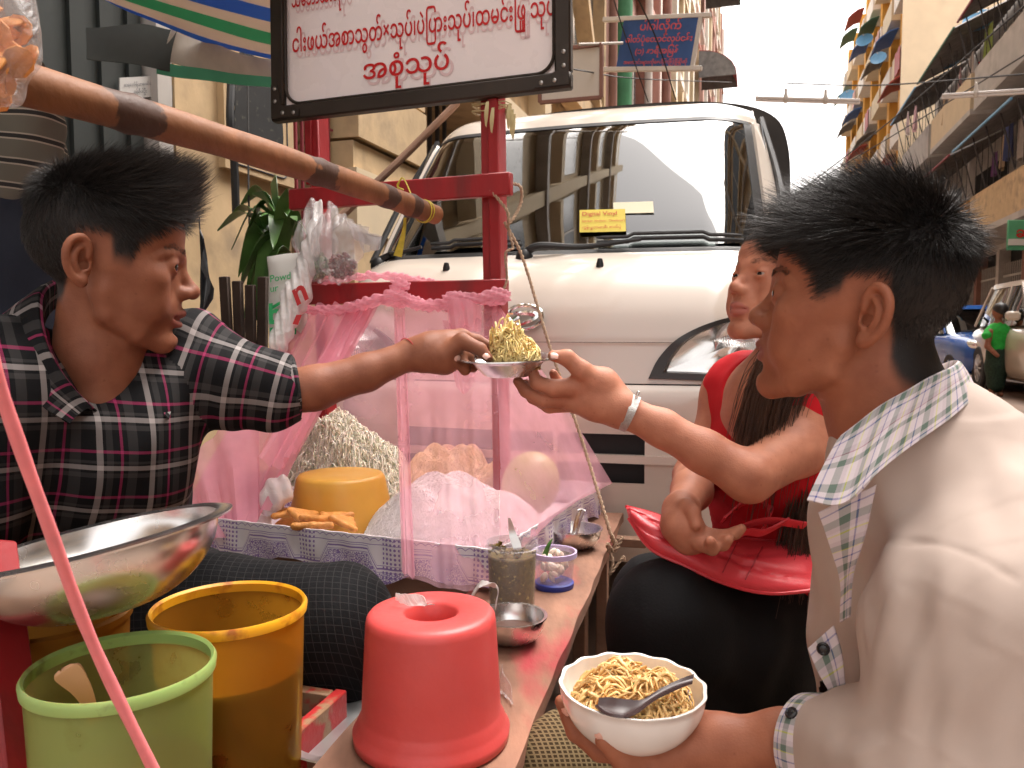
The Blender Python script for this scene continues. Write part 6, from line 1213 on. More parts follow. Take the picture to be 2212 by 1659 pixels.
# cargo canopy hoop behind the cab
hoop = [(-.74, .9), (-.755, 1.5), (-.74, 1.83), (-.66, 1.97), (-.40, 2.035), (0, 2.05), (.40, 2.035), (.66, 1.97), (.75, 1.83), (.765, 1.5), (.75, .9)]
hp = spline([(x, z, 0) for x, z in hoop], 60); P = np.zeros((60, 10, 3))
for i in range(60):
    for j in range(10): P[i, j] = vp(hp[i, 0], 1.62 + .30 * j, hp[i, 1])
g = G(); g.slab(P, .02); part('canopy', g, 'canopy_black', VAN)
cx_ = np.array([0, 1.2]); P2 = np.zeros((60, 3, 3))
for i in range(60):
    for j in range(3): k = 1 - .10 * j; P2[i, j] = vp(hp[i, 0] * k, 1.605, 1.2 + (hp[i, 1] - 1.2) * k)
g = G(); g.slab(P2, .015); part('canopy_hoop', g, 'canopy_black', VAN)
g = G(); g.box(vp(0, 2.9, .55), (1.42, 2.4, .25), ST3, .02); part('load_bed', g, 'van_white', VAN)
for s_ in (-1, 1): g = G(); wc = vp(s_ * (HW - .10), 2.9, .26); g.lathe([(.10, -.07), (.22, -.075), (.26, -.06), (.265, 0), (.26, .06), (.22, .075), (.10, .07)], 30, wc, np.stack([S, UZ, T], 1)); part('wheel', g, 'rubber', VAN)
# headlights
def lamp(s_):
    out = [(.375, .872), (.40, .925), (.45, .978), (.53, 1.018), (.63, 1.043), (.72, 1.052), (.752, 1.0), (.757, .93), (.752, .868)]
    if True:
        cen = np.mean(out, 0); ring = spline([(x, z, 0) for x, z in out + out[:1]], 56)[:-1, :2]
        def dep(x, z): u = x / HW; return bow(u, z) + np.interp(z, [.85, .97, 1.06], [.0, .014, .05])
        root = None
        for nm, k0, k1, dz, m in (('bezel', 1.06, .88, -.012, 'black_trim'),):
            P = np.array([[vp(s_ * (cen[0] + (x - cen[0]) * k), dep(x, z) + dz + (k1 - k) * .03, cen[1] + (z - cen[1]) * k) for k in (k0, k0, k1, k1 - .03)] for x, z in ring]); P[:, 0] += S * .02; P[:, 3] += S * .03
            g = G(); g.grid(P, True); root = part('headlight_bezel', g, 'headlamp_frame', VAN, angle=60)
        n = len(ring); rows = [np.array([vp(s_ * (cen[0] + (x - cen[0]) * k), dep(cen[0] + (x - cen[0]) * k, z) - .012 - .012 * (1 - k * k), cen[1] + (z - cen[1]) * k) for x, z in ring]) for k in (.9, .7, .5, .3, .12)]
        P = np.stack(rows, 1); g = G(); g.grid(P if s_ > 0 else P[::-1], True); g.f.append(tuple(i * 5 + 4 for i in range(n))); part('lens', g, 'lamp_lens', root)
        rows = [np.array([vp(s_ * (cen[0] + (x - cen[0]) * k), dep(x, z) + .02 + .05 * (1 - k ** 2), cen[1] + (z - cen[1]) * k) for x, z in ring]) for k in (.93, .75, .5, .25, .05)]
        g = G(); g.grid(np.stack(rows, 1), True); part('reflector', g, 'lamp_chrome', root)
        g = G(); g.lathe([(.012, 0), (.045, .012), (.062, .03), (.066, .036)], 32, vp(s_ * .60, dep(.6, .955) + .035, .962), np.stack([T, UZ, -S], 1)); part('reflector_cup', g, 'lamp_chrome', root)
        g = G(); g.lathe([(1e-4, .03), (.010, .028), (.012, 0)], 16, vp(s_ * .60, dep(.6, .955) + .04, .962), np.stack([T, UZ, -S], 1)); part('bulb', g, 'porcelain', root)
mat('lamp_chrome', (.95, .94, .93), .22, metal=1.0, var=.05); mat('headlamp_frame', (.045, .043, .042), .4, metal=.3, var=.1)
def lens_mat():
    m = glass_mat('lamp_lens', (.97, .97, .96), .04); N, L = nodes_of(m); tc = N.new('ShaderNodeTexCoord'); wv = N.new('ShaderNodeTexWave'); wv.inputs['Scale'].default_value = 45; wv.bands_direction = 'X'; L.new(tc.outputs['Object'], wv.inputs[0]); bp = N.new('ShaderNodeBump'); bp.inputs['Strength'].default_value = .9; bp.inputs['Distance'].default_value = .01; L.new(wv.outputs[0], bp.inputs['Height'])
    for n in N:
        if n.type == 'BSDF_GLOSSY': L.new(bp.outputs[0], n.inputs['Normal']); n.inputs['Roughness'].default_value = .12
    pr = N.new('ShaderNodeBsdfPrincipled'); pr.inputs['Base Color'].default_value = (.55, .52, .5, 1); pr.inputs['Roughness'].default_value = .25; L.new(bp.outputs[0], pr.inputs['Normal']); x2 = N.new('ShaderNodeMixShader'); x2.inputs[0].default_value = .08; o = [n for n in N if n.type == 'OUTPUT_MATERIAL'][0]; src = o.inputs[0].links[0].from_socket; L.new(src, x2.inputs[1]); L.new(pr.outputs[0], x2.inputs[2]); L.new(x2.outputs[0], o.inputs[0])
lens_mat(); lamp(1); lamp(-1)
# wipers and washer nozzles
def wsp(u, t, lift=.012):
    p = spline([(y, z, 0) for y, z in wp], 41)[int(round(t * 40))]; hw_ = HW - (p[1] - 1.24) * .14; return vp(u * hw_, p[0] + bow(u, 0) - lift, p[1] + lift * .4)
for u0, u1, uu in ((-.93, -.14, -.66), (-.10, .86, .42)):
    pv_ = wsp(u0, 0) + UZ * -.03 - S * .05; g = G(); g.lathe([(.026, -.02), (.030, 0), (.026, .018), (.016, .03), (1e-4, .032)], 18, pv_); WI = part('wiper_pivot', g, 'black_trim', VAN)
    g = G(); g.tube([pv_ + UZ * .02, pv_ + UZ * .04 + T * .05, wsp((u0 + uu) / 2, 0.0, .03), wsp(uu, .05, .028)], [.014, .013, .009, .006], 8, smooth=16); part('wiper_arm', g, 'black_trim', WI)
    g = G(); Pw = np.array([wsp(u, .04 + .035 * math.sin(math.pi * k), .016) for k, u in zip(np.linspace(0, 1, 24), np.linspace(u0 + .32, u1, 24))]); g.tube(Pw, .007, 6); g.tube(Pw + UZ * .014 - S * .012, [.003] + [.006] * 22 + [.003], 6); part('wiper_blade', g, 'rubber', WI)
for px, py, z_ in ((930, 566, 2.36), (1300, 564, 2.36)):
    p_ = at(px, py + 8, 2.42); k = (p_ - NOSE); u = (k @ T) / HW; p_ = vp(u * HW, .17 + bow(u, 0), 1.188); g = G(); g.lathe([(.012, 0), (.011, .012), (.007, .026), (1e-4, .028)], 12, p_); part('washer_nozzle', g, 'black_trim', VAN)
# oval badge
bc_ = vp(0.0, .020, 1.035); bx_, bn_ = T, unit(-S * .93 + UZ * .36); by_ = np.cross(bn_, bx_); by_ = -by_ if by_[2] < 0 else by_
g = G(); th = np.linspace(0, 2 * math.pi, 49); g.tube([bc_ + bx_ * (.055 * math.cos(a)) + by_ * (.037 * math.sin(a)) + bn_ * .006 for a in th], .0062, 8, cap=False)
BAD = part('badge', g, 'chrome', VAN)
def bstroke(pts, w_): P = np.array([bc_ + bx_ * x + by_ * y + bn_ * .005 for x, y in pts]); P = spline(P, 24); tg = np.gradient(P, axis=0); sd_ = np.cross(tg, bn_); sd_ /= np.linalg.norm(sd_, axis=1)[:, None]; w_ = np.interp(np.linspace(0, 1, 24), np.linspace(0, 1, len(w_)), w_); g = G(); g.slab(np.stack([P - sd_ * w_[:, None], P + bn_ * .003, P + sd_ * w_[:, None]], 1), .003); return g
part('badge_stroke', bstroke([(-.046, .012), (-.01, .013), (.022, .012), (.036, .004), (.02, -.010), (-.012, -.024)], [.002, .006, .008, .007, .006, .003]), 'chrome', BAD)
part('badge_stroke', bstroke([(-.012, -.024), (-.034, -.016), (-.02, .0), (-.012, .008)], [.004, .006, .006, .002]), 'chrome', BAD)
part('badge_stroke', bstroke([(-.044, -.002), (-.030, -.014), (-.012, -.006)], [.001, .005, .002]), 'chrome', BAD)
# sticker in the windscreen
_q0, _q1, _q2 = wsp(.15, .10, 0), wsp(.45, .10, 0), wsp(.3, .30, 0); _pn = unit(np.cross(_q1 - _q0, _q2 - _q0)); _pn = -_pn if _pn[1] > 0 else _pn
def scr(px, py):
    v = at(px, py, 1.0) - A(0, 0, CAMZ); return A(0, 0, CAMZ) + v * (((_q0 + _pn * .014 - A(0, 0, CAMZ)) @ _pn) / (v @ _pn))
a0, a1, a3 = scr(1252, 502), scr(1352, 500), scr(1252, 455); ex_, ey_ = unit(a1 - a0), unit(a3 - a0)
g = G(); g.slab(np.array([[a0 + ex_ * x + ey_ * y for y in (0, .098)] for x in (0, .150)]), .001); STK = part('sticker', g, 'sticker_yellow', VAN)
nn_ = np.cross(ex_, ey_); off = nn_ * .002
part('sticker_text', text_geo('Digital Vinyl', .024, a0 + ex_ * .008 + ey_ * .070 + off, ex_, ey_, 'LEFT', .01), 'sticker_red', STK, smooth=False)
part('sticker_text', text_geo('Sticker (Indoor, Outdoor)', .0132, a0 + ex_ * .008 + ey_ * .042 + off, ex_, ey_, 'LEFT', .005), 'sticker_red', STK, smooth=False)
part('sticker_text', text_geo('ကွန်ပျူတာစာစီ၊ ဓာတ်ပုံ', .0135, a0 + ex_ * .008 + ey_ * .014 + off, ex_, ey_, 'LEFT', .005), 'sticker_red', STK, smooth=False)
a0 = scr(1325, 458) - _pn * .008; g = G(); g.slab(np.array([[a0 + ex_ * x + ey_ * y for y in (0, .05)] for x in (0, .13)]), .001); part('sticker', g, 'sticker_washed', VAN)  # second sticker, its wash-out by the glass reflection put into the colour

# ------------------------------------------------------------------ left-hand buildings (facade plane t = -2.3)
def onT(px, py, t): v = at(px, py, 1.0) - A(0, 0, CAMZ); return A(0, 0, CAMZ) + v * (t / (v @ T))
def sz(px, py, t): p = onT(px, py, t); return p @ S, p[2]
TL = -2.3
mat('cream', (.52, .37, .21), .85, var=.14, scale=4, col2=(.27, .20, .13), mixs=4.5, mixlo=.5, mixhi=.78, bump=.4, bscale=25); mat('cream_pale', (.60, .48, .32), .85, var=.08, scale=2, col2=(.42, .34, .25), mixs=2, mixlo=.55, mixhi=.85, bump=.2, bscale=20)
mat('pink_wall', (.52, .30, .25), .85, var=.1, scale=2, bump=.2); mat('brick_brown', (.26, .13, .10), .85, var=.15, scale=4, bump=.2); mat('green_wall', (.05, .20, .09), .7, var=.15)
mat('shutter_dark', (.022, .026, .024), .6, var=.2, scale=5); mat('void', (.012, .011, .01), .9); mat('grey_wall', (.44, .41, .38), .85, var=.12, scale=2.5, col2=(.28, .25, .23), mixs=2, mixlo=.5, mixhi=.8, bump=.2, bscale=15)  # void: darkness inside recesses and open doorways put into the colour
mat('iron_red', (.22, .03, .04), .6, var=.2); mat('iron_dark', (.05, .045, .045), .6, var=.2); mat('black_patch', (.012, .012, .012), .7, var=.3, col2=(.05, .045, .035), mixs=20, mixlo=.6, mixhi=.66); mat('notice', (.48, .46, .44), .6, var=.04); mat('ink', (.05, .05, .06), .7)
mat('orange_wall', (.62, .30, .05), .8, var=.1, scale=2); mat('awn_dark', (.17, .16, .155), .8, var=.25, scale=6); mat('white_wall', (.68, .62, .55), .8, var=.06, scale=2); mat('win_dark', (.045, .05, .055), .25, var=.2, spec=.6)
mat('awn_blue', (.05, .13, .36), .6, var=.15); mat('awn_red', (.34, .05, .04), .6, var=.15); mat('awn_green', (.05, .14, .09), .6, var=.15); mat('dish_blue', (.14, .34, .55), .5, var=.08); mat('pipe_white', (.60, .55, .50), .6, var=.1); mat('wire', (.03, .028, .027), .7)
def sbox(s0, s1, t0, t1, z0, z1): g = G(); g.box(st((s0 + s1) / 2, (t0 + t1) / 2, (z0 + z1) / 2), (abs(t1 - t0), s1 - s0, z1 - z0), ST3); return g
NEARB = thing('building', 'cream rendered house front with black painted panel behind the vendor', 'building', st(3.4, TL - .5, 0))
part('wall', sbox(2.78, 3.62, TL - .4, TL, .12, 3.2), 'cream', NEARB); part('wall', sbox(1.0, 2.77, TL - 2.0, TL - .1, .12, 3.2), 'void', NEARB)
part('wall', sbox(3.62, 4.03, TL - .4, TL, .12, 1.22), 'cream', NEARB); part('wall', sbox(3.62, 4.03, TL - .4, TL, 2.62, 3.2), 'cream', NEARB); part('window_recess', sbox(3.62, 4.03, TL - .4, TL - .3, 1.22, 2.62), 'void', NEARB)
s0, z0 = sz(486, 300, TL); part('wall_panel', sbox(3.05, 3.6, TL, TL + .035, 1.72, 2.36), 'cream', NEARB)
g = G(); pz = [(3.13, 1.80), (3.49, 1.78), (3.50, 1.9), (3.49, 2.20), (3.40, 2.25), (3.26, 2.27), (3.16, 2.24), (3.12, 2.0)]; rp = spline([(a, b, 0) for a, b in pz + pz[:1]], 60)[:-1]; rp = rp + (wob(rp, 60, 2) * .008)[:, None]
g.prism([(a, b) for a, b, _ in rp], 0, .004, st(0, TL + .036, 0), np.stack([S, UZ, T], 1)); part('painted_patch', g, 'black_patch', NEARB)
rr = rounded(.46, .56, .05, 4); g = G(); g.tube([st(3.31 + x, TL + .037, 2.03 + y) for x, y in rr + rr[:1]], .004, 5, cap=False); part('painted_border', g, 'ink', NEARB)
part('pilaster', sbox(4.03, 4.98, TL - .3, TL + .14, .12, 2.05), 'cream', NEARB); part('pilaster_block', sbox(4.04, 4.99, TL - .3, TL + .17, 2.07, 2.42), 'cream', NEARB); part('pilaster_block', sbox(4.03, 4.99, TL - .3, TL + .16, 2.44, 3.2), 'cream', NEARB); part('pilaster_block', sbox(4.02, 4.985, TL - .3, TL + .165, 1.55, 1.9), 'cream_pale', NEARB)
GR = part('window_grille', sbox(3.63, 3.645, TL + .01, TL + .03, 1.22, 2.6), 'iron_red', NEARB)
for i in range(4): part('bar', sbox(3.70 + .09 * i, 3.712 + .09 * i, TL + .01, TL + .025, 1.22, 2.6), 'iron_red', GR)
for i in range(7): part('bar', sbox(3.64, 4.02, TL + .012, TL + .022, 1.3 + .2 * i, 1.312 + .2 * i), 'iron_red', GR)
g = G()
for i in range(24): part('shutter_slat', sbox(1.0 + i * .068, 1.0665 + i * .068, TL - .08, TL - .045 + .016 * (i % 2), .12, 3.1), 'shutter_dark', NEARB)
part('door_post', sbox(2.66, 2.74, TL - .06, TL + .02, .12, 3.0), 'grey_wall', NEARB)
# dark recess with bars further on
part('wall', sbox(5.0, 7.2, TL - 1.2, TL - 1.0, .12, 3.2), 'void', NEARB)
for i in range(9): part('door_bar', sbox(5.15 + i * .16, 5.18 + i * .16, TL - .3, TL - .27, .2, 3.0), 'iron_dark', NEARB)
for i, (px, py, w_) in enumerate(((255, 165, 88),)):
    a, b, c = onT(258, 215, TL - .015), onT(342, 208, TL - .015), onT(258, 168, TL - .015); ex_, ey_ = unit(b - a), unit(c - a); wn, hn = np.linalg.norm(b - a), np.linalg.norm(c - a); g = G(); g.slab(np.array([[a + ex_ * x * wn + ey_ * y * hn for y in (0, 1)] for x in (0, 1)]), .004); NT = solo('notice', g, 'notice', 'white notice sheet with two lines of writing in the dark doorway', 'notice')
    n_ = np.cross(ex_, ey_) * .004; WLOC[NT.name] = WLOC[NT.name]
    part('lettering', text_geo('စာရေးကိရိယာရောင်းသည်', hn * .20, a + ex_ * wn * .5 + ey_ * hn * .58 + n_, ex_, ey_, 'CENTER'), 'ink', NT, smooth=False); part('lettering', text_geo('ရန်စီပါဦး', hn * .24, a + ex_ * wn * .5 + ey_ * hn * .22 + n_, ex_, ey_, 'CENTER'), 'ink', NT, smooth=False)
a, b, c = onT(348, 245, TL - .012), onT(372, 243, TL - .012), onT(348, 185, TL - .012); ex_, ey_ = unit(b - a), unit(c - a); g = G(); g.slab(np.array([[a + ex_ * x * np.linalg.norm(b - a) + ey_ * y * np.linalg.norm(c - a) for y in (0, 1)] for x in (0, 1)]), .003); mat('poster', (.30, .36, .40), .5, var=.3, scale=18, col2=(.03, .06, .06), mixs=14, mixlo=.45, mixhi=.52); solo('poster', g, 'poster', 'narrow torn poster beside the white notice', 'poster')
# upper storeys over the near house, then the row of fronts down the street
def facade(name, label, s0, s1, t, cols, h, wall, sill=True, z0=3.2, bays=2, rows=4, side=1, dep=6.0, fin=.25, win='win_dark'):
    """side +1: faces +T (left row), -1: faces -T (right row)"""
    B = thing(name, label, 'building', st((s0 + s1) / 2, t - side * 1.0, 0)); part('wall', sbox(s0, s1, t - side * dep, t - side * .02, z0, h) if side > 0 else sbox(s0, s1, t + .02, t + dep, z0, h), wall, B)
    bw = (s1 - s0) / bays; rh = (h - z0) / rows
    for i in range(bays + 1):
        sc_ = s0 + i * bw; part('pilaster', sbox(max(s0, sc_ - fin / 2), min(s1, sc_ + fin / 2) + .001, t - side * .02, t + side * .16, z0, h), cols[i % len(cols)], B)
    for r_ in range(rows):
        for i in range(bays):
            a, b = s0 + i * bw + fin, s0 + (i + 1) * bw - fin; zz = z0 + r_ * rh
            W = part('window', sbox(a, b, t - side * .019, t + side * .02, zz + rh * .28, zz + rh * .80), win, B); part('window_sill', sbox(a - .08, b + .08, t + side * .021, t + side * .22, zz + rh * .22, zz + rh * .28), cols[0], W)
            part('mullion', sbox((a + b) / 2 - .03, (a + b) / 2 + .03, t + side * .021, t + side * .06, zz + rh * .281, zz + rh * .80), 'white_wall', W)
        part('string_course', sbox(s0, s1, t + side * .0, t + side * .19, zz - .001, zz + .12), cols[-1], B)
    return B
facade('building', 'upper storeys of the cream house on the left above the vendor', -9, 5.0, TL, ['cream_pale', 'grey_wall'], 17, 'cream_pale', bays=5)
facade('building', 'cream house with tall windows left of the blue sign', 5.0, 11.5, TL, ['cream', 'cream_pale'], 17, 'cream', bays=2, z0=2.9, rows=4)
facade('building', 'pink house with brown pilasters behind the blue sign', 11.5, 18, TL, ['brick_brown', 'pink_wall'], 18, 'pink_wall', bays=3, z0=.12, rows=5, fin=.55)
facade('building', 'cream house with pale columns beyond the pink house', 18, 27, TL, ['white_wall', 'cream_pale'], 17, 'cream', bays=5, z0=.12, rows=5, fin=.4)
facade('building', 'farthest white house on the left with small awnings', 27, 48, TL, ['white_wall', 'cream_pale', 'pink_wall'], 18, 'white_wall', bays=9, z0=.12, rows=5, fin=.45)
facade('building', 'cream ground floor left of the van under the tall windows', 7.2, 11.5, TL, ['cream'], 2.9, 'cream', bays=2, z0=.12, rows=1)
part('bracket', G().beam(st(9.6, TL + .2, 5.0), st(10.6, TL + .2, 3.7), .12, .2, T), 'cream', bpy.data.objects['building.001'])
for i, (s_, z_, m_) in enumerate(((28.5, 9.6, 'awn_red'), (33, 7.2, 'awn_blue'), (35.5, 6.0, 'awn_blue'), (30, 13, 'awn_green'))):
    P = np.array([[st(s_ + a * 1.5, TL + .2 + 1.25 * math.sin(b * math.pi / 2), z_ + .9 * math.cos(b * math.pi / 2)) for b in np.linspace(0, 1, 7)] for a in (0, 1)]); AW = thing('awning', ['red rounded window awning high on the far left row', 'upper of two blue awnings on the far left row', 'lower of two blue awnings on the far left row', 'green window awning near the top of the far left row'][i], 'awning', st(s_ + .75, TL + .2, z_)); g = G(); g.slab(P, .03); part('cover', g, m_, AW)
    for a in (0, 1.5): g = G(); g.add([st(s_ + a, TL + .2, z_), *[P[int(a > 0), k] for k in range(7)]], [(0, k + 1, k + 2) for k in range(6)]); part('cheek', g, 'awn_dark', AW)
for k, (s_, m_, r_) in enumerate(((11.3, 'brick_brown', .06), (12.0, 'green_wall', .16), (15, 'pipe_white', .07), (17.9, 'brick_brown', .10))):
    g = G(); g.tube([st(s_, TL + .3, .1), st(s_, TL + .3, 17)], r_, 10); solo('drainpipe', g, m_, ['thin brown drainpipe at the corner left of the blue sign', 'thick green pillar right behind the left edge of the blue sign', 'white drainpipe on the pink house', 'brown drainpipe right of the blue sign'][k], 'drainpipe')
# blue hanging sign
BS_a, BS_b, BS_c = at(1332, 148, 8.6), at(1492, 146, 8.2), at(1330, 46, 8.6); ex_ = unit(BS_b - BS_a); ey_ = unit((BS_c - BS_a) - ex_ * ((BS_c - BS_a) @ ex_)); bw_, bh_ = np.linalg.norm(BS_b - BS_a), np.linalg.norm(BS_c - BS_a); nz_ = np.cross(ex_, ey_)
BLU = thing('hanging_sign', 'blue banner sign with red Burmese lettering projecting over the street', 'sign', BS_a); B3 = np.stack([ex_, ey_, nz_], 1); mat('banner_blue', (.035, .085, .24), .45, var=.35, scale=2.2, coords='Object'); mat('banner_red', (.62, .10, .10), .5, var=.1)
g = G(); g.box(BS_a + ex_ * bw_ / 2 + ey_ * bh_ / 2, (bw_, bh_, .03), B3); part('banner', g, 'banner_blue', BLU)
for y in (-.02, 1.02): g = G(); g.beam(BS_a + ey_ * bh_ * y - ex_ * .25, BS_a + ey_ * bh_ * y + ex_ * (bw_ + .12), .045, .045, ey_); part('rail', g, 'pipe_white', BLU)
g = G(); g.beam(BS_a + ex_ * bw_ * 1.02, BS_a + ex_ * bw_ * 1.02 + ey_ * bh_, .04, .04, ex_); part('stile', g, 'pipe_white', BLU)
for body, sz_, y in (('ပါဝါလှိုက်', .115, .76), ('ဓါတ်ပုံေတာင်လှုပ်ငန်း', .085, .52), ('(၁) နာရီအြမန်', .085, .28), ('အေကာင်းများကိုေနပြီးကြိုကြိုဆိုဆို', .05, .08)):
    g = text_geo(body, sz_ * bh_ / .52, BS_a + ex_ * bw_ * .52 + ey_ * bh_ * y + nz_ * .017, ex_, ey_, 'CENTER', .015); v = g.V(); x = (v - BS_a) @ ex_
    if x.max() - x.min() > bw_ * .94: k = bw_ * .94 / (x.max() - x.min()); g.v = [v + ((x - bw_ * .52) * (k - 1))[:, None] * ex_]
    part('lettering', g, 'banner_red', BLU, smooth=False)
# white board between signboard and blue sign
a = at(1190, 205, 6.6); g = G(); g.box(at(1232, 160, 6.6), (.50, .03, .40), ST3, .004); WB = solo('shop_board', g, 'white_wall', 'blank white shop board with brown frame behind the signboard', 'sign'); g = G(); rr_ = [(-.26, -.21), (.26, -.21), (.26, .21), (-.26, .21), (-.26, -.21)]; c_ = at(1232, 160, 6.58)
for (x0, y0), (x1, y1) in zip(rr_[:-1], rr_[1:]): g.beam(c_ + T * x0 + UZ * y0, c_ + T * x1 + UZ * y1, .03, .03, S)
part('frame', g, 'brick_brown', WB)
g = G(); g.tube([at(1250, 96, 6.4), at(1345, 93, 6.6)], .012, 8); solo('bracket_pipe', g, 'pipe_white', 'thin metal pipe sticking out towards the blue sign', 'pipe')
# ------------------------------------------------------------------ striped tarpaulin
def tarp_mat():
    m = mat('tarp', (.60, .52, .44), .6, var=.1, scale=14, bump=.1, sheen=.1); N, L = nodes_of(m); b = N['Principled BSDF']; at_ = N.new('ShaderNodeAttribute'); at_.attribute_name = 'st'; sp = N.new('ShaderNodeSeparateXYZ'); L.new(at_.outputs['Vector'], sp.inputs[0]); cr = N.new('ShaderNodeValToRGB'); cr.color_ramp.interpolation = 'CONSTANT'; el = cr.color_ramp.elements
    W_, GR_, BL_ = (.60, .50, .42, 1), (.07, .36, .20, 1), (.04, .17, .46, 1); sq_ = [(0, BL_), (.05, W_), (.16, GR_), (.27, W_), (.36, BL_), (.47, W_), (.56, GR_), (.66, W_), (.76, BL_), (.84, W_), (.92, GR_)]
    el[0].position = 0; el[0].color = sq_[0][1]; el[1].position = sq_[1][0]; el[1].color = sq_[1][1]
    for p_, c_ in sq_[2:]: e = el.new(p_); e.color = c_
    ml = N.new('ShaderNodeMath'); ml.operation = 'MULTIPLY'; ml.inputs[1].default_value = 1.8; L.new(sp.outputs[1], ml.inputs[0]); fr0 = N.new('ShaderNodeMath'); fr0.operation = 'FRACT'; L.new(ml.outputs[0], fr0.inputs[0]); L.new(fr0.outputs[0], cr.inputs[0]); L.new(cr.outputs[0], b.inputs['Base Color']); b.inputs['Subsurface Weight'].default_value = 0
    tl = N.new('ShaderNodeBsdfTranslucent'); L.new(cr.outputs[0], tl.inputs[0]); x = N.new('ShaderNodeMixShader'); x.inputs[0].default_value = .4; o = [n for n in N if n.type == 'OUTPUT_MATERIAL'][0]; L.new(b.outputs[0], x.inputs[1]); L.new(tl.outputs[0], x.inputs[2]); L.new(x.outputs[0], o.inputs[0])
tarp_mat(); mat('tarp_grey', (.42, .38, .33), .6, var=.2, scale=9); mat('tarp_green', (.06, .30, .18), .6, var=.15)
TRP = thing('tarpaulin', 'blue green and white striped tarpaulin slung over the doorway', 'tarpaulin', at(480, 120, 2.7))
lo = spline([at(190, -45, 2.1), at(235, 8, 2.2), at(349, 62, 2.3), at(460, 100, 2.5), at(568, 129, 2.65), at(690, 150, 2.8)], 30); hi = spline([A(-1.75, .75, 2.15), A(-1.35, .75, 2.2), A(-.95, .85, 2.25), A(-.65, 1.05, 2.3), A(-.40, 1.35, 2.3)], 30)  # far edge carried out of view over the vendor, added to shade him
P = lo[:, None] + (hi - lo)[:, None] * np.linspace(0, 1, 20)[None, :, None]; P[..., 2] += -.10 * np.sin(np.linspace(0, 1, 20) * math.pi)[None] + .02 * wob(P, 6, 2); g = G(); g.slab(P, .004); part('cover', g, 'tarp', TRP)
mid = spline([at(340, 132, 2.36), at(400, 143, 2.42), at(500, 158, 2.55), at(600, 168, 2.7)], 30); P = spline([at(372, 62, 2.36), at(420, 82, 2.44), at(500, 108, 2.55), at(600, 134, 2.7)], 30)[:, None] * (1 - np.linspace(0, 1, 8))[None, :, None] + mid[:, None] * np.linspace(0, 1, 8)[None, :, None]; P += .012 * wob(P, 14, 2)[..., None]; g = G(); g.slab(P, .004); part('valance', g, 'tarp_grey', TRP)
P = mid[:, None] + np.linspace(0, 1, 5)[None, :, None] * A(0, 0, -.035)[None, None]; P += .01 * wob(P + 1, 12, 2)[..., None]; g = G(); g.slab(P, .005); part('hem', g, 'tarp_green', TRP)
mat('tarp_grey_shaded', (.035, .04, .036), .6, var=.3, scale=6)  # valance's left end, its shade and see-through darkness put into the colour
P = spline([at(186, 60, 2.26), at(300, 52, 2.32), at(385, 66, 2.38)], 24)[:, None] * (1 - np.linspace(0, 1, 8))[None, :, None] + spline([at(186, 128, 2.26), at(290, 140, 2.32), at(372, 152, 2.38)], 24)[:, None] * np.linspace(0, 1, 8)[None, :, None]; P += .012 * wob(P + 2, 14, 2)[..., None]; g = G(); g.slab(P, .004); part('valance_shaded', g, 'tarp_grey_shaded', TRP)
# leaning stick, hanging cable, clip
g = G(); g.tube([at(988, 222, 3.4), at(860, 350, 3.3), at(660, 545, 3.1), at(500, 740, 3.0)], .016, 8, smooth=12); solo('leaning_stick', g, 'wood_end', 'brown wooden stick leaning beside the van windscreen', 'stick')
g = G(); g.tube([at(535, 150, 3.3), at(537, 400, 3.2), at(540, 545, 3.15)], .004, 6, smooth=12); g.box(at(540, 550, 3.15), (.03, .01, .016)); solo('hanging_wire', g, 'wire', 'thin wire with a black clip hanging before the cream wall', 'wire')
g = G(); g.tube([at(500, 160, 3.45), at(497, 260, 3.4), at(505, 330, 3.45), at(510, 460, 3.5)], .018, 8, smooth=14); solo('wall_cable', g, 'rubber', 'thick black cable running down the painted wall panel', 'cable')
# ------------------------------------------------------------------ plant and clutter behind the vendor
mat('leaf', (.06, .14, .03), .35, var=.35, scale=8, spec=.5); mat('board_dark', (.05, .032, .024), .8, var=.3, scale=6, bump=.4, bscale=30)
pc_ = at(610, 640, 3.05); PLA = thing('plant', 'dark green plant with long arching leaves beside the cream wall', 'plant', A(pc_[0], pc_[1], .12)); g = G(); g.tube([A(pc_[0], pc_[1], .3), A(pc_[0], pc_[1], .9), pc_ + UZ * .25], [.03, .025, .02], 8, smooth=8); part('stem', g, 'wood_end', PLA)
g = G(); g.lathe([(1e-4, .12), (.14, .12), (.18, .42), (.19, .43), (.17, .43), (1e-4, .40)], 28, A(pc_[0], pc_[1], 0)); part('pot', g, 'board_dark', PLA)
tips = [(470, 500), (492, 480), (520, 445), (545, 420), (585, 400), (620, 410), (655, 430), (500, 540), (515, 600), (535, 640), (560, 690), (590, 700), (610, 560), (560, 470), (640, 480), (670, 520), (575, 610), (600, 640), (530, 510), (655, 560), (620, 470), (590, 540), (505, 655), (528, 690), (548, 715), (570, 730), (520, 620)]
rgp = np.random.default_rng(9)
for i, (px, py) in enumerate(tips):
    tip = at(px, py, 3.05 + rgp.uniform(-.25, .2)); b0 = at(612 + rgp.uniform(-14, 14), 520 + rgp.uniform(-60, 90), 3.05); md = (b0 + tip) / 2 + UZ * rgp.uniform(.06, .13); P = spline([b0, md, tip], 12); w_ = .030 * np.sin(np.linspace(.12, 1, 12) * math.pi) ** .8 + .001; sd_ = unit(np.cross(tip - b0, UZ + rgp.normal(0, .4, 3)))
    g = G(); g.slab(np.stack([P - sd_ * w_[:, None] + UZ * .006, P, P + sd_ * w_[:, None] + UZ * .006], 1), .0015); part('leaf', g, 'leaf', PLA)
DB = thing('dark_boards', 'dark weathered boards standing below the plant leaves', 'board', at(528, 900, 2.85))
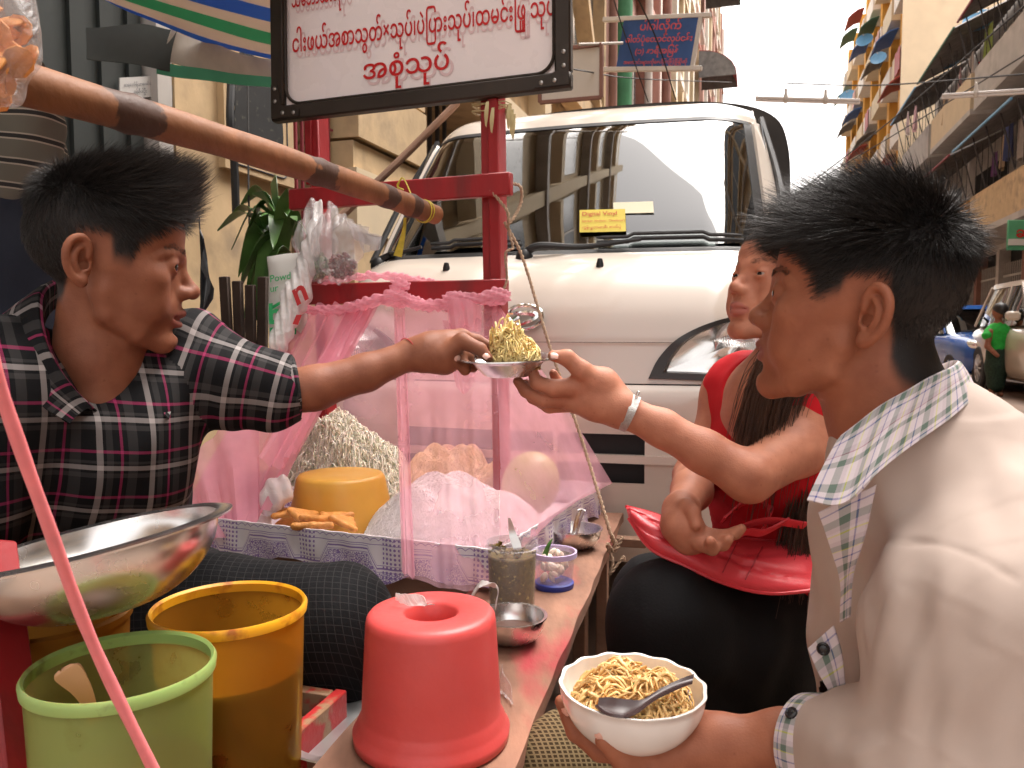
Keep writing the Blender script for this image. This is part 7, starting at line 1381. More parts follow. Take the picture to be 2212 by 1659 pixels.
for k in range(4): g = G(); g.box(at(492 + 25 * k, 725, 2.85 + .01 * (k % 2)), (.038, .02, .42 - .03 * ((k * 7) % 3)), ST3 @ roty(R(1.5 * (k - 1.5))), .003); part('board', g, 'board_dark', DB)
bk = np.stack([spline([at(430, 470 + 46 * k, 1.62), at(452 - abs(k - 2) * 6, 520 + 34 * k, 1.60), at(468 - abs(k - 2.4) * 14, 580 + 22 * k, 1.6)], 12) for k in range(6)], 1); bk = bk + (wob(bk, 40, 2) * .006)[..., None]; g = G(); g.slab(bk, .002); mat('black_plastic', (.012, .012, .014), .25, var=.2); solo('black_bag', g, 'black_plastic', 'glossy black plastic bag hanging just beyond the vendor\'s face', 'plastic bag')
# hanging bags at the stall
hb = [('green vegetables', at(690, 575, 2.10), (.030, .03, .042), 'herb', 'clear hanging bag of green herbs at the left red post'), ('red', at(738, 575, 2.06), (.042, .036, .038), 'chilli', 'clear hanging bag of dark red chillies beside the herb bag')]
mat('dark_red', (.14, .012, .015), .35, var=.3, scale=60); mat('herb_pale', (.10, .17, .05), .6, var=.4, scale=60, bump=.5, bscale=90)
for i, (nm, c_, r_, m_, lb) in enumerate(hb):
    B_ = thing('produce_bag', lb, 'plastic bag', c_ - A(0, 0, r_[2])); tie = at(672 + 42 * i, 440 + 6 * i, 2.12)
    s_ = Sdf(); s_.chain([c_, c_ * .6 + tie * .4 + A(.004 * (i - .5), 0, 0), tie], [max(r_) * 1.08, .052 + .012 * i, .012], .03); v, q = s_.mesh(.004); n_ = vnormals(v, q); v = v + n_ * (.005 * wob(v + i, 60, 2) + .003 * np.sin(v @ A(300, 30, 20) + 2 * wob(v, 20, 1)))[:, None]; raw_obj('film', v, q, 'film_clear', B_)
    g = G(); rgq = np.random.default_rng(30 + i)
    for k in range(70): d_ = rgq.normal(size=3); d_ /= np.linalg.norm(d_); p_ = c_ + d_ * np.array(r_) * rgq.uniform(.2, .85) ** .4 * .9; g.lathe([(1e-4, -.008), (.006, -.004), (.0065, .003), (1e-4, .009)], 6, p_, frame3(rgq.normal(size=3), rgq.normal(size=3)))
    part('produce', g, 'dark_red' if i else 'herb_pale', B_, kind='stuff')
    if i: 
        for k in range(2): Pf = np.stack([spline([at(742 + 6 * j, 470 + 4 * j, 2.05), at(780, 490 + 10 * j + 8 * k, 2.02), at(820, 515 + 6 * j, 2.0)], 10) for j in range(5)], 1); Pf = Pf + (wob(Pf + k, 60, 2) * .012)[..., None]; g = G(); g.slab(Pf, .0008); part('bag_flare', g, 'film_clear', B_)
SK = thing('flour_sack', 'white and green printed flour sack hanging by the left post', 'sack', at(615, 720, 2.12))
def pillow(c00, c10, c11, c01, bulge, nu=24, nv=24): 
    u, v_ = np.meshgrid(np.linspace(0, 1, nu), np.linspace(0, 1, nv), indexing='ij'); P = c00 * ((1 - u) * (1 - v_))[..., None] + c10 * (u * (1 - v_))[..., None] + c11 * (u * v_)[..., None] + c01 * ((1 - u) * v_)[..., None]; P = P + A(0, -1, 0) * (bulge * (np.sin(u * math.pi) * np.sin(v_ * math.pi)) ** .5)[..., None] + (wob(P, 30, 2) * .004)[..., None]; return P
mat('sack_white', (.70, .68, .64), .4, var=.05); mat('sack_green', (.02, .42, .13), .4, var=.05)
P = pillow(at(582, 735, 2.16), at(660, 735, 2.14), at(668, 545, 2.14), at(580, 553, 2.16), .03); g = G(); g.slab(P, .004); part('film', g, 'sack_white', SK)
o_, ex_, ey_ = at(583, 610, 2.115), unit(A(1, -.1, .16)), UZ
part('lettering', text_geo('Powder\nur', .026, o_, ex_, ey_, 'LEFT', .01), 'sack_green', SK, smooth=False); part('lettering', text_geo('be', .075, at(580, 700, 2.105), ex_, ey_, 'LEFT', .03), 'sack_green', SK, smooth=False)
g = G(); g.slab(np.stack([spline([at(582, 672, 2.11), at(610, 655, 2.10), at(640, 640, 2.10)], 8), spline([at(582, 664, 2.11), at(610, 648, 2.10), at(640, 632, 2.10)], 8)], 1), .001); g.slab(np.stack([spline([at(583, 728, 2.11), at(640, 722, 2.10)], 6), spline([at(583, 708, 2.11), at(640, 702, 2.10)], 6)], 1), .001); part('print_band', g, 'sack_green', SK)
WBG = thing('carrier_bag', 'long white twisted carrier bag with red print over the sack', 'plastic bag', at(620, 760, 2.07)); s_ = Sdf(); s_.chain([at(690, 440, 2.12), at(672, 540, 2.09), at(640, 640, 2.07), at(600, 745, 2.03)], [.012, .022, .034, .026], .02); v, q = s_.mesh(.004); n_ = vnormals(v, q); v = v + n_ * (.003 * np.sin(v @ A(330, 60, 45) + 2 * wob(v, 14, 1)) + .002 * wob(v, 40, 2))[:, None]; raw_obj('film', v, q, 'film_white', WBG)
part('lettering', text_geo('n', .08, at(640, 660, 2.025), unit(A(.8, 0, .5)), unit(A(-.35, 0, 1)), 'LEFT', .03), 'sign_red', WBG, smooth=False); g = G(); g.slab(np.array([[at(632, 700, 2.02), at(640, 680, 2.02)], [at(644, 702, 2.02), at(652, 680, 2.02)]]), .001); part('print_mark', g, 'sign_red', WBG)
# crisps bag, top left
CR = thing('crisps_bag', 'clear bag of orange crackers hanging in the top left corner', 'plastic bag', at(-10, 240, .62)); s_ = Sdf(); s_.chain([at(-30, -60, .62), at(-20, 60, .62), at(-20, 170, .62)], [.035, .03, .024], .03); v, q = s_.mesh(.003); n_ = vnormals(v, q); v = v + n_ * (.003 * wob(v, 60, 2) + .002 * np.sin(v @ A(260, 80, 60)))[:, None]; raw_obj('film', v, q, 'film_clear', CR)
mat('cracker', (.72, .30, .07), .6, var=.25, scale=60, bump=.4, bscale=200); g = G(); rgq = np.random.default_rng(77)
for k in range(60):
    t_ = rgq.uniform(0, 1); p_ = at(-22, 55 + 120 * t_, .62) + rgq.normal(0, .009, 3); g.lathe([(1e-4, 0), (.010, .001), (.0125, .003), (.0125, .0045), (1e-4, .003)], 9, p_, frame3(rgq.normal(size=3), rgq.normal(size=3)))
part('crackers', g, 'cracker', CR, kind='stuff')
# vendor's trousers
tr = Sdf(); tr.chain([at(150, 1400, 1.25), at(450, 1345, 1.22), at(725, 1345, 1.20)], [.12, .10, .082], .04); tr.chain([at(730, 1350, 1.20), at(760, 1600, 1.25), at(780, 2000, 1.3)], [.08, .065, .055], .04); tr.chain([at(150, 1350, 1.35), at(420, 1290, 1.42)], [.11, .09], .04)
tv, tq = tr.mesh(.006); tn = vnormals(tv, tq); tv = tv + tn * (wob(tv, 22, 2) * .005)[:, None]; raw_obj('trousers', tv, tq, 'trousers_fine', MAN, attrs={'st': np.stack([tv[:, 0] + .2 * tv[:, 2], tv[:, 2] * .8 + tv[:, 1] * .7], 1)})
# person behind, far left
mat('stripe_shirt', (.13, .125, .10), .85, var=.1); N, L = nodes_of(MATS['stripe_shirt']); tc = N.new('ShaderNodeTexCoord'); wv = N.new('ShaderNodeTexWave'); wv.bands_direction = 'Z'; wv.inputs['Scale'].default_value = 6.2; wv.inputs['Distortion'].default_value = .6; L.new(tc.outputs['Object'], wv.inputs[0]); cr = N.new('ShaderNodeValToRGB'); cr.color_ramp.interpolation = 'CONSTANT'; e = cr.color_ramp.elements; e[0].color = (.12, .115, .095, 1); e[1].position = .80; e[1].color = (.35, .32, .27, 1); q_ = e.new(.93); q_.color = (.02, .02, .02, 1); L.new(wv.outputs[1], cr.inputs[0]); L.new(cr.outputs[0], N['Principled BSDF'].inputs['Base Color'])
mat('jeans', (.015, .02, .035), .9, var=.2, bump=.2)
BYS = thing('person', 'bystander in a grey striped shirt standing behind the vendor', 'person', at(0, 900, 1.75) * A(1, 1, 0)); s_ = Sdf(); s_.chain([at(-25, 200, 1.75), at(-20, 330, 1.75), at(-15, 420, 1.75)], [.125, .13, .12], .05); s_.chain([at(-10, 170, 1.72), at(45, 240, 1.72), at(50, 400, 1.76)], [.07, .06, .055], .05); v, q = s_.mesh(.007); n_ = vnormals(v, q); v = v + n_ * (wob(v, 25, 2) * .013)[:, None]; raw_obj('shirt', v, q, 'stripe_shirt', BYS)
s_ = Sdf(); s_.chain([at(-15, 440, 1.75), at(-15, 560, 1.75)], [.125, .13], .05); s_.chain([at(-60, 560, 1.75), at(-60, 1200, 1.78), at(-60, 1660, 1.80)], [.09, .075, .06], .04); s_.chain([at(35, 560, 1.75), at(35, 1200, 1.78), at(35, 1660, 1.80)], [.09, .075, .06], .04); v, q = s_.mesh(.008); raw_obj('trousers', v, q, 'jeans', BYS)
s_ = Sdf(); FX = Fr(at(-40, -110, 1.75), frame3(A(.9, .4, 0), UZ), 1.0); head_sdf(s_, FX, dict(neckpts=[(-10, 0, -40), (-20, 0, -110), (-25, 0, -190)], neckr=[50, 54, 80])); v, q = s_.mesh(.004); L_ = FX.inv(v); hm = smooth_attr(hairmask(L_, ZM, 9) * (np.linalg.norm(L_, axis=1) < 190), q, 2); raw_obj('body', v, q, 'skin_man', BYS, attrs={'msk': np.stack([hm * 0, hm, hm * 0], 1)})
# ------------------------------------------------------------------ handbag and stool
mat('bag_red', (.62, .045, .06), .35, var=.06, scale=10, bump=.12, bscale=260, spec=.5); mat('seam_red', (.40, .02, .03), .5)
BAG = thing('handbag', 'coral red leather handbag lying on the woman\'s lap', 'handbag', at(1580, 1270, 1.27))

tpc = spline([at(1352, 1094, 1.31), at(1420, 1112, 1.33), at(1500, 1145, 1.33), at(1620, 1165, 1.34), at(1720, 1172, 1.34), at(1815, 1180, 1.34)], 40); btc = spline([at(1358, 1120, 1.28), at(1405, 1185, 1.24), at(1480, 1222, 1.22), at(1570, 1262, 1.21), at(1670, 1282, 1.21), at(1815, 1268, 1.22)], 40); vv = np.linspace(0, 1, 22); uu = np.linspace(0, 1, 40)
bl_ = (np.sin(np.clip(uu * 1.08, 0, 1) * math.pi) ** .35)[:, None] * (np.sin(vv * math.pi) ** .6)[None]; P = tpc[:, None] + (btc - tpc)[:, None] * vv[None, :, None]
fd = .010 * np.exp(-((vv[None] - .35 - .5 * uu[:, None]) / .05) ** 2) + .008 * np.exp(-((vv[None] - .9 + .7 * uu[:, None]) / .05) ** 2) + .006 * np.exp(-((uu[:, None] - .62) / .03) ** 2)
front = P + (A(-.1, -.75, .55) * 1.0) * (.040 * bl_ - fd * bl_ + .004 * wob(P, 22, 2) * bl_)[..., None]; back = P + A(0, .5, -.6) * (.02 * bl_)[..., None]
g = G(); g.grid(front[:, ::-1]); part('body', g, 'bag_red', BAG); g = G(); g.grid(back); part('back_panel', g, 'bag_red', BAG); g = G(); g.tube(tpc, .003, 6); g.tube(btc, .003, 6); part('piping', g, 'bag_red', BAG)
for pts in ([at(1560, 1125, 1.27), at(1600, 1090, 1.29), at(1640, 1075, 1.31), at(1665, 1100, 1.32), at(1650, 1140, 1.29)], [at(1550, 1175, 1.235), at(1600, 1140, 1.24), at(1660, 1125, 1.25), at(1740, 1135, 1.27)], [at(1555, 1180, 1.233), at(1610, 1150, 1.235), at(1650, 1150, 1.24), at(1700, 1125, 1.26)]):
    P = spline(pts, 30); sd_ = unit(A(.25, -.6, .75)); g = G(); g.slab(np.stack([P - sd_ * .008, P + A(0, -.002, .001), P + sd_ * .008], 1), .003); part('strap', g, 'bag_red', BAG)
for pts in (list(front[22, 6:20] + A(0, -.001, .001)), list(front[26, 6:20] + A(0, -.001, .001))): g = G(); g.tube(spline(pts, 12), .0012, 5); part('seam', g, 'seam_red', BAG)
mat('stool_red', (.45, .012, .015), .35, var=.05)
sc0 = at(1690, 1500, 1.5); sc0[2] = .27; STL = thing('stool', 'low red plastic stool under the woman in red', 'stool', sc0 * A(1, 1, 0)); g = G(); g.prism(rounded(.27, .27, .05), .255, .27, sc0 * A(1, 1, 0), ST3); part('seat', g, 'stool_red', STL)
for sx in (-1, 1):
    for sy in (-1, 1): g = G(); g.beam(sc0 * A(1, 1, 0) + T * sx * .145 + S * sy * .145, sc0 * A(1, 1, 0) + T * sx * .115 + S * sy * .115 + UZ * .255, .05, .022, T + S); part('leg', g, 'stool_red', STL)
for sx, sy in ((1, 0), (-1, 0), (0, 1), (0, -1)): c_ = sc0 * A(1, 1, 0) + T * sx * .122 + S * sy * .122 + UZ * .225; g = G(); g.box(c_, (.26 if sy else .015, .26 if sx else .015, .05), ST3, .004); part('apron', g, 'stool_red', STL)
STB = clone(STL, at(2150, 1700, .95) * A(1, 1, 0), 'low red plastic stool under the boy with the bowl')
# bracelet watch and wrist string
wv_ = unit(lwr - at(1430, 925, 1.23)); c_ = lwr * .8 + at(1430, 925, 1.23) * .2; e1 = unit(np.cross(wv_, A(0, 1, 0))); e2 = np.cross(wv_, e1); mat('watch_mesh', (.50, .49, .48), .35, metal=.9, var=.2, scale=200, bump=.5, bscale=900)
P = np.array([[c_ + wv_ * x + (e1 * math.cos(a) + e2 * math.sin(a)) * (.0288 + .0006 * (a % 1)) for x in (-.0075, -.004, 0, .004, .0075)] for a in np.linspace(0, 2 * math.pi, 41)]); g = G(); g.slab(P, .0018); wt = solo('wrist_watch', g, 'watch_mesh', 'silver mesh watch strap round the woman\'s left wrist', 'watch')
g = G(); g.box(c_ + e1 * -.0295 + e2 * .012, (.010, .017, .004), frame3(e2, wv_), .001); part('clasp', g, 'steel', wt)
wv_ = unit(wrist - at(790, 805, 1.22)); e1 = unit(np.cross(wv_, A(0, 1, 0))); e2 = np.cross(wv_, e1); mat('thread_red', (.5, .03, .04), .6); g = G(); g.tube([wrist + wv_ * (-.004 + .006 * math.sin(a)) + (e1 * math.cos(a) + e2 * math.sin(a)) * .0278 for a in np.linspace(0, 2 * math.pi, 40)], .0008, 5, cap=False); solo('wrist_thread', g, 'thread_red', 'thin red thread round the vendor\'s wrist', 'thread')

# ------------------------------------------------------------------ right-hand row
TR = 6.6
mat('cream_bright', (.74, .60, .42), .85, var=.06, scale=1.5, bump=.15, bscale=10)
NR = thing('building', 'grey house with deep balconies and corrugated awnings at the upper right', 'building', st(26, TR + 1, 0))
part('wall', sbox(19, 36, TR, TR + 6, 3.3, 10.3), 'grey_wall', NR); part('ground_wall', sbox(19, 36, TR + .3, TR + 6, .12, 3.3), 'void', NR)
for i in range(8): part('column', sbox(19 + i * 2.4, 19.3 + i * 2.4, TR, TR + .299, .12, 3.3), ['brick_brown', 'grey_wall'][i % 2], NR)
for i in range(7):
    G1 = part('folding_gate', sbox(19.3 + i * 2.4, 21.4 + i * 2.4, TR + .12, TR + .14, 2.5, 2.56), 'grey_wall', NR)
    for k in range(11): part('gate_bar', sbox(19.4 + i * 2.4 + k * .19, 19.43 + i * 2.4 + k * .19, TR + .12, TR + .15, .2, 2.9), 'grey_wall', G1)
for f, z in enumerate((3.6, 7.0)):
    for k in range(3):
        a = 19.2 + k * 5.6; b = a + 5.2; pm = [['cream', 'orange_wall', 'grey_wall'], ['grey_wall', 'cream_pale', 'grey_wall'], ['cream_pale', 'grey_wall', 'white_wall']][f][k]
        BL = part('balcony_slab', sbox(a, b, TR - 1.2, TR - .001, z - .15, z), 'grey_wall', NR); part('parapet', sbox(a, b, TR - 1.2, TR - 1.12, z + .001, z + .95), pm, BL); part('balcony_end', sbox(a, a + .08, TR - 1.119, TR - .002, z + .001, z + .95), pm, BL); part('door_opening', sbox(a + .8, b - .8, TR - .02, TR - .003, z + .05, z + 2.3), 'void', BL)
        P = np.array([[st(s_, TR - .05 - 1.6 * t_, z + 2.95 - .75 * t_ + .03 * math.sin(s_ * 22)) for t_ in (0, .5, 1)] for s_ in np.linspace(a, b, 60)]); g = G(); g.slab(P, .02); AWN = part('awning', g, 'awn_dark', NR); g = G(); g.beam(st(a, TR - 1.66, z + 2.2), st(b, TR - 1.66, z + 2.2), .05, .05, UZ); part('awning_edge', g, ['dish_blue', 'iron_red', 'awn_green'][(f + k) % 3], AWN)
        for s_ in np.linspace(a + .2, b - .2, 5): g = G(); g.beam(st(s_, TR - 1.16, z + .95), st(s_, TR - 1.5, z + 2.25), .03, .03, S); part('awning_strut', g, 'iron_dark', AWN)
        for s_ in np.linspace(a + .3, b - .3, 9): g = G(); g.beam(st(s_, TR - 1.15, z + .95), st(s_, TR - 1.15, z + 2.2), .018, .018, S); part('balcony_bar', g, 'iron_dark', BL)
YB = thing('building', 'tall house with orange fins, white balconies and a blank cream end wall', 'building', st(52, TR + 1, 0)); part('wall', sbox(38.06, 68, TR, TR + 7, .12, 22), 'white_wall', YB); part('end_wall', sbox(37.9, 38.05, TR - 1.0, TR + 7, .12, 22), 'cream_bright', YB)
for i in range(9):
    s_ = 38.06 + i * 3.5; part('fin', sbox(s_, s_ + .7, TR - .45, TR - .001, .12, 22), 'orange_wall', YB)
    if i < 8:
        for f in range(6):
            z = 3.2 + f * 3.1; BB = part('balcony', sbox(s_ + .71, s_ + 3.49, TR - .85, TR - .003, z, z + .95), ['white_wall', 'cream_pale'][(i + f) % 2], YB); part('balcony_opening', sbox(s_ + .8, s_ + 3.4, TR - .05, TR - .004, z + .951, z + 2.5), 'win_dark', BB)
            if (i * 3 + f * 2) % 4 < 2:
                P = np.array([[st(s_ + .8 + 2.6 * u, TR - .5 - .95 * t_, z + 2.75 - .55 * t_ * t_) for t_ in (0, .4, .8, 1)] for u in (0, .5, 1)]); g = G(); g.slab(P, .05); part('awning', g, ['awn_blue', 'awn_dark', 'awn_red', 'awn_green'][(i + f) % 4], YB)
            if (i + f) % 3 == 0: g = G(); P = np.array([[st(s_ + 1 + 1.4 * u, TR - .9, z + .9 - 1.0 * t_ + .04 * math.sin(u * 9)) for t_ in (0, .5, 1)] for u in np.linspace(0, 1, 7)]); g.slab(P, .02); part('hanging_cloth', g, ['awn_red', 'pink_wall', 'white_wall'][f % 3], YB)
part('wall', sbox(36.01, 37.89, TR + .2, TR + 6, .12, 9), 'grey_wall', NR)
R0 = facade('building', 'pale house at the right beside the camera, added out of frame', -6, 18.9, TR, ['cream_pale', 'grey_wall'], 15, 'cream_pale', bays=7, z0=.12, rows=5, side=-1)  # street row carried on unseen, added for occlusion and the windscreen reflection
FARB = thing('building', 'hazy house closing the far end of the street', 'building', st(120, 2, 0)); part('wall', sbox(110, 118, -8, 16, 0, 9), 'grey_wall', FARB); part('roof', sbox(109.8, 118.2, -8.3, 16.3, 9, 9.4), 'brick_brown', FARB)
g = facade('building', 'distant left row of pale houses at the end of the street', 48.01, 108, TL - .3, ['white_wall', 'cream_pale'], 15, 'cream_pale', bays=9, z0=.12, rows=4, fin=.5); g = facade('building', 'distant right row of pale houses at the end of the street', 68.1, 108, TR + .5, ['cream_pale', 'grey_wall'], 13, 'white_wall', bays=7, z0=.12, rows=4, side=-1, fin=.5)
# satellite dishes
def dish(px, py, Z, r, lab):
    c = at(px, py, Z); nrm = unit(A(-.55, -.75, .5)); M = frame3(np.cross(nrm, UZ), nrm); D = thing('satellite_dish', lab, 'satellite dish', c, 'blue satellite dishes on the right row'); g = G(); pr = [(1e-4, 0), (r * .4, .03 * r), (r * .75, .11 * r), (r, .2 * r), (r * 1.02, .19 * r), (r * .75, .08 * r), (1e-4, -.03 * r)]; g.lathe(pr, 32, c, M); part('reflector', g, 'dish_blue', D)
    g = G(); g.tube([c - M[:, 1] * r * .9 + nrm * .15 * r, c + nrm * r * .9], .012 * r / .4, 6); g.lathe([(1e-4, 0), (.06 * r, .02), (.05 * r, .12), (1e-4, .13)], 8, c + nrm * r * .85, M); part('feed_arm', g, 'pipe_white', D); g = G(); g.tube([c - nrm * .02, c - nrm * .5 - UZ * .4], .02, 6); part('mount', g, 'iron_dark', D)
for i, a in enumerate(((2113, 48, 23, .40), (2048, 132, 26, .36), (1898, 127, 38, .36), (1832, 210, 55, .55), (1868, 88, 45, .45))): dish(*a, ['largest blue dish under the top right awning', 'blue dish below the largest one, beside white laundry', 'blue dish on the corner of the cream end wall', 'lowest far blue dish above the tube lamp', 'small far blue dish high on the orange house'][i])
# laundry
def cloth(px, py, Z, w_, h_, m, lab, sl=0.0, seed=0):
    a = at(px, py, Z); ex_ = unit(S + T * sl); u = np.linspace(0, 1, 16); v_ = np.linspace(0, 1, 12); P = np.array([[a + ex_ * w_ * (x - .5) * (1 - .15 * y) - UZ * h_ * y + T * (.05 * math.sin(x * 14 + seed) * (.3 + y)) + UZ * .03 * math.sin(x * 9 + seed) for y in v_] for x in u]); g = G(); g.slab(P, .012); solo('laundry', g, m, lab, 'laundry', 'laundry drying on the right-hand balconies')
for n_, c in (('cl_green', (.30, .38, .10)), ('cl_white', (.70, .64, .62)), ('cl_pink', (.60, .38, .42)), ('cl_red', (.5, .04, .06)), ('cl_blue', (.06, .08, .20)), ('cl_purple', (.16, .07, .20)), ('cl_tan', (.42, .30, .2)), ('cl_grey', (.35, .35, .38))): mat(n_, c, .85, var=.12, scale=8)
for i, a in enumerate(((2136, 58, 22, .9, .9, 'cl_green', 'green shirt drying high at the right edge'), (2098, 120, 24, .8, 1.05, 'cl_white', 'large white sheet drying beside the blue dishes'), (2075, 150, 24.5, .5, .9, 'cl_pink', 'pale pink cloth drying left of the white sheet'), (2116, 135, 23.5, .35, .9, 'cl_red', 'red cloth drying behind the white sheet'), (1978, 232, 27, .8, .75, 'cl_pink', 'pink blouse on the lower balcony left of the awnings'), (1962, 245, 27.5, .5, .7, 'cl_white', 'white vest beside the pink blouse'), (2180, 262, 21, .8, 1.0, 'cl_blue', 'dark blue trousers drying at the right edge'), (2206, 235, 20.5, .7, 1.3, 'cl_white', 'long white cloth at the very right edge'), (2166, 300, 21.5, .5, .8, 'cl_tan', 'brown cloth drying below the dark trousers'), (2150, 330, 22, .4, .6, 'cl_purple', 'purple cloth hanging lowest on the right'), (2040, 215, 25, .4, .8, 'cl_tan', 'yellowish cloth under the red awning edge'))): cloth(a[0], a[1], a[2], a[3], a[4], a[5], a[6], 0.1 * (i % 3), i)
# overhead lamps, wires
mat('lamp_white', (.72, .68, .66), .4, var=.03); mat('bulb', (.6, .55, .5), .3)
def tube_lamp(p0, p1, lab, bulbs):
    Lm = thing('tube_lamp', lab, 'lamp', (p0 + p1) / 2, 'street tube lamps'); g = G(); g.beam(p0, p1, .045, .03, UZ, .006); part('batten', g, 'lamp_white', Lm); g = G(); g.tube([p0 - UZ * .03, p1 - UZ * .03], .016, 8); part('tube', g, 'lamp_white', Lm)
    for b in bulbs: c = p0 + (p1 - p0) * b; g = G(); g.lathe([(1e-4, .12), (.015, .11), (.018, .05), (.03, .02), (.035, -.02), (.02, -.05), (1e-4, -.055)], 10, c); part('bulb', g, 'bulb', Lm)
tube_lamp(at(1632, 211, 9.5), at(1858, 217, 9.0), 'tube lamp hanging over the street against the white sky', (.3, .68)); tube_lamp(at(2035, 206, 9.0), at(2250, 192, 8.6), 'tube lamp at the right edge before the balconies', (.35,))
def wire(pts, r, lab): g = G(); g.tube(spline(pts, 30), r, 5); solo('cable', g, 'wire', lab, 'cable', 'overhead cables')
for i, (pts, r, lab) in enumerate((([at(1640, 480, 30), at(1900, 280, 22), at(2240, -10, 14)], .018, 'long cable rising to the top right past the orange house'), ([at(1700, 430, 35), at(2000, 250, 24), at(2260, 90, 16)], .018, 'cable rising to the right below the longest one'), ([at(1700, 180, 20), at(1900, 184, 18), at(2240, 158, 14)], .016, 'nearly level cable crossing above the tube lamps'), ([at(1370, -20, 6), at(1420, 90, 6.5), at(1460, 215, 7)], .006, 'cable slanting down across the blue sign'), ([at(1320, -20, 6), at(1345, 60, 6.5), at(1400, 220, 7)], .005, 'thin cable left of the one crossing the blue sign'), ([at(1240, 150, 6), at(1380, 170, 8), at(1580, 178, 12)], .006, 'cable running level below the blue sign'))): wire(pts, r, lab)
# green shop sign at the right edge
a = at(2182, 540, 15.5); g = G(); g.box(at(2206, 508, 15.5), (.55, .05, .58), np.eye(3), .01); mat('sign_green', (.10, .36, .18), .5, var=.1); GS = solo('shop_sign', g, 'sign_green', 'green shop sign with red lettering at the right edge', 'sign'); part('lettering', text_geo('ဆူး', .26, at(2194, 512, 15.46), A(1, 0, 0), UZ, 'LEFT', .02), 'sign_red', GS, smooth=False); g = G(); g.box(at(2206, 523, 15.46), (.5, .02, .12)); part('text_band', g, 'white_wall', GS)
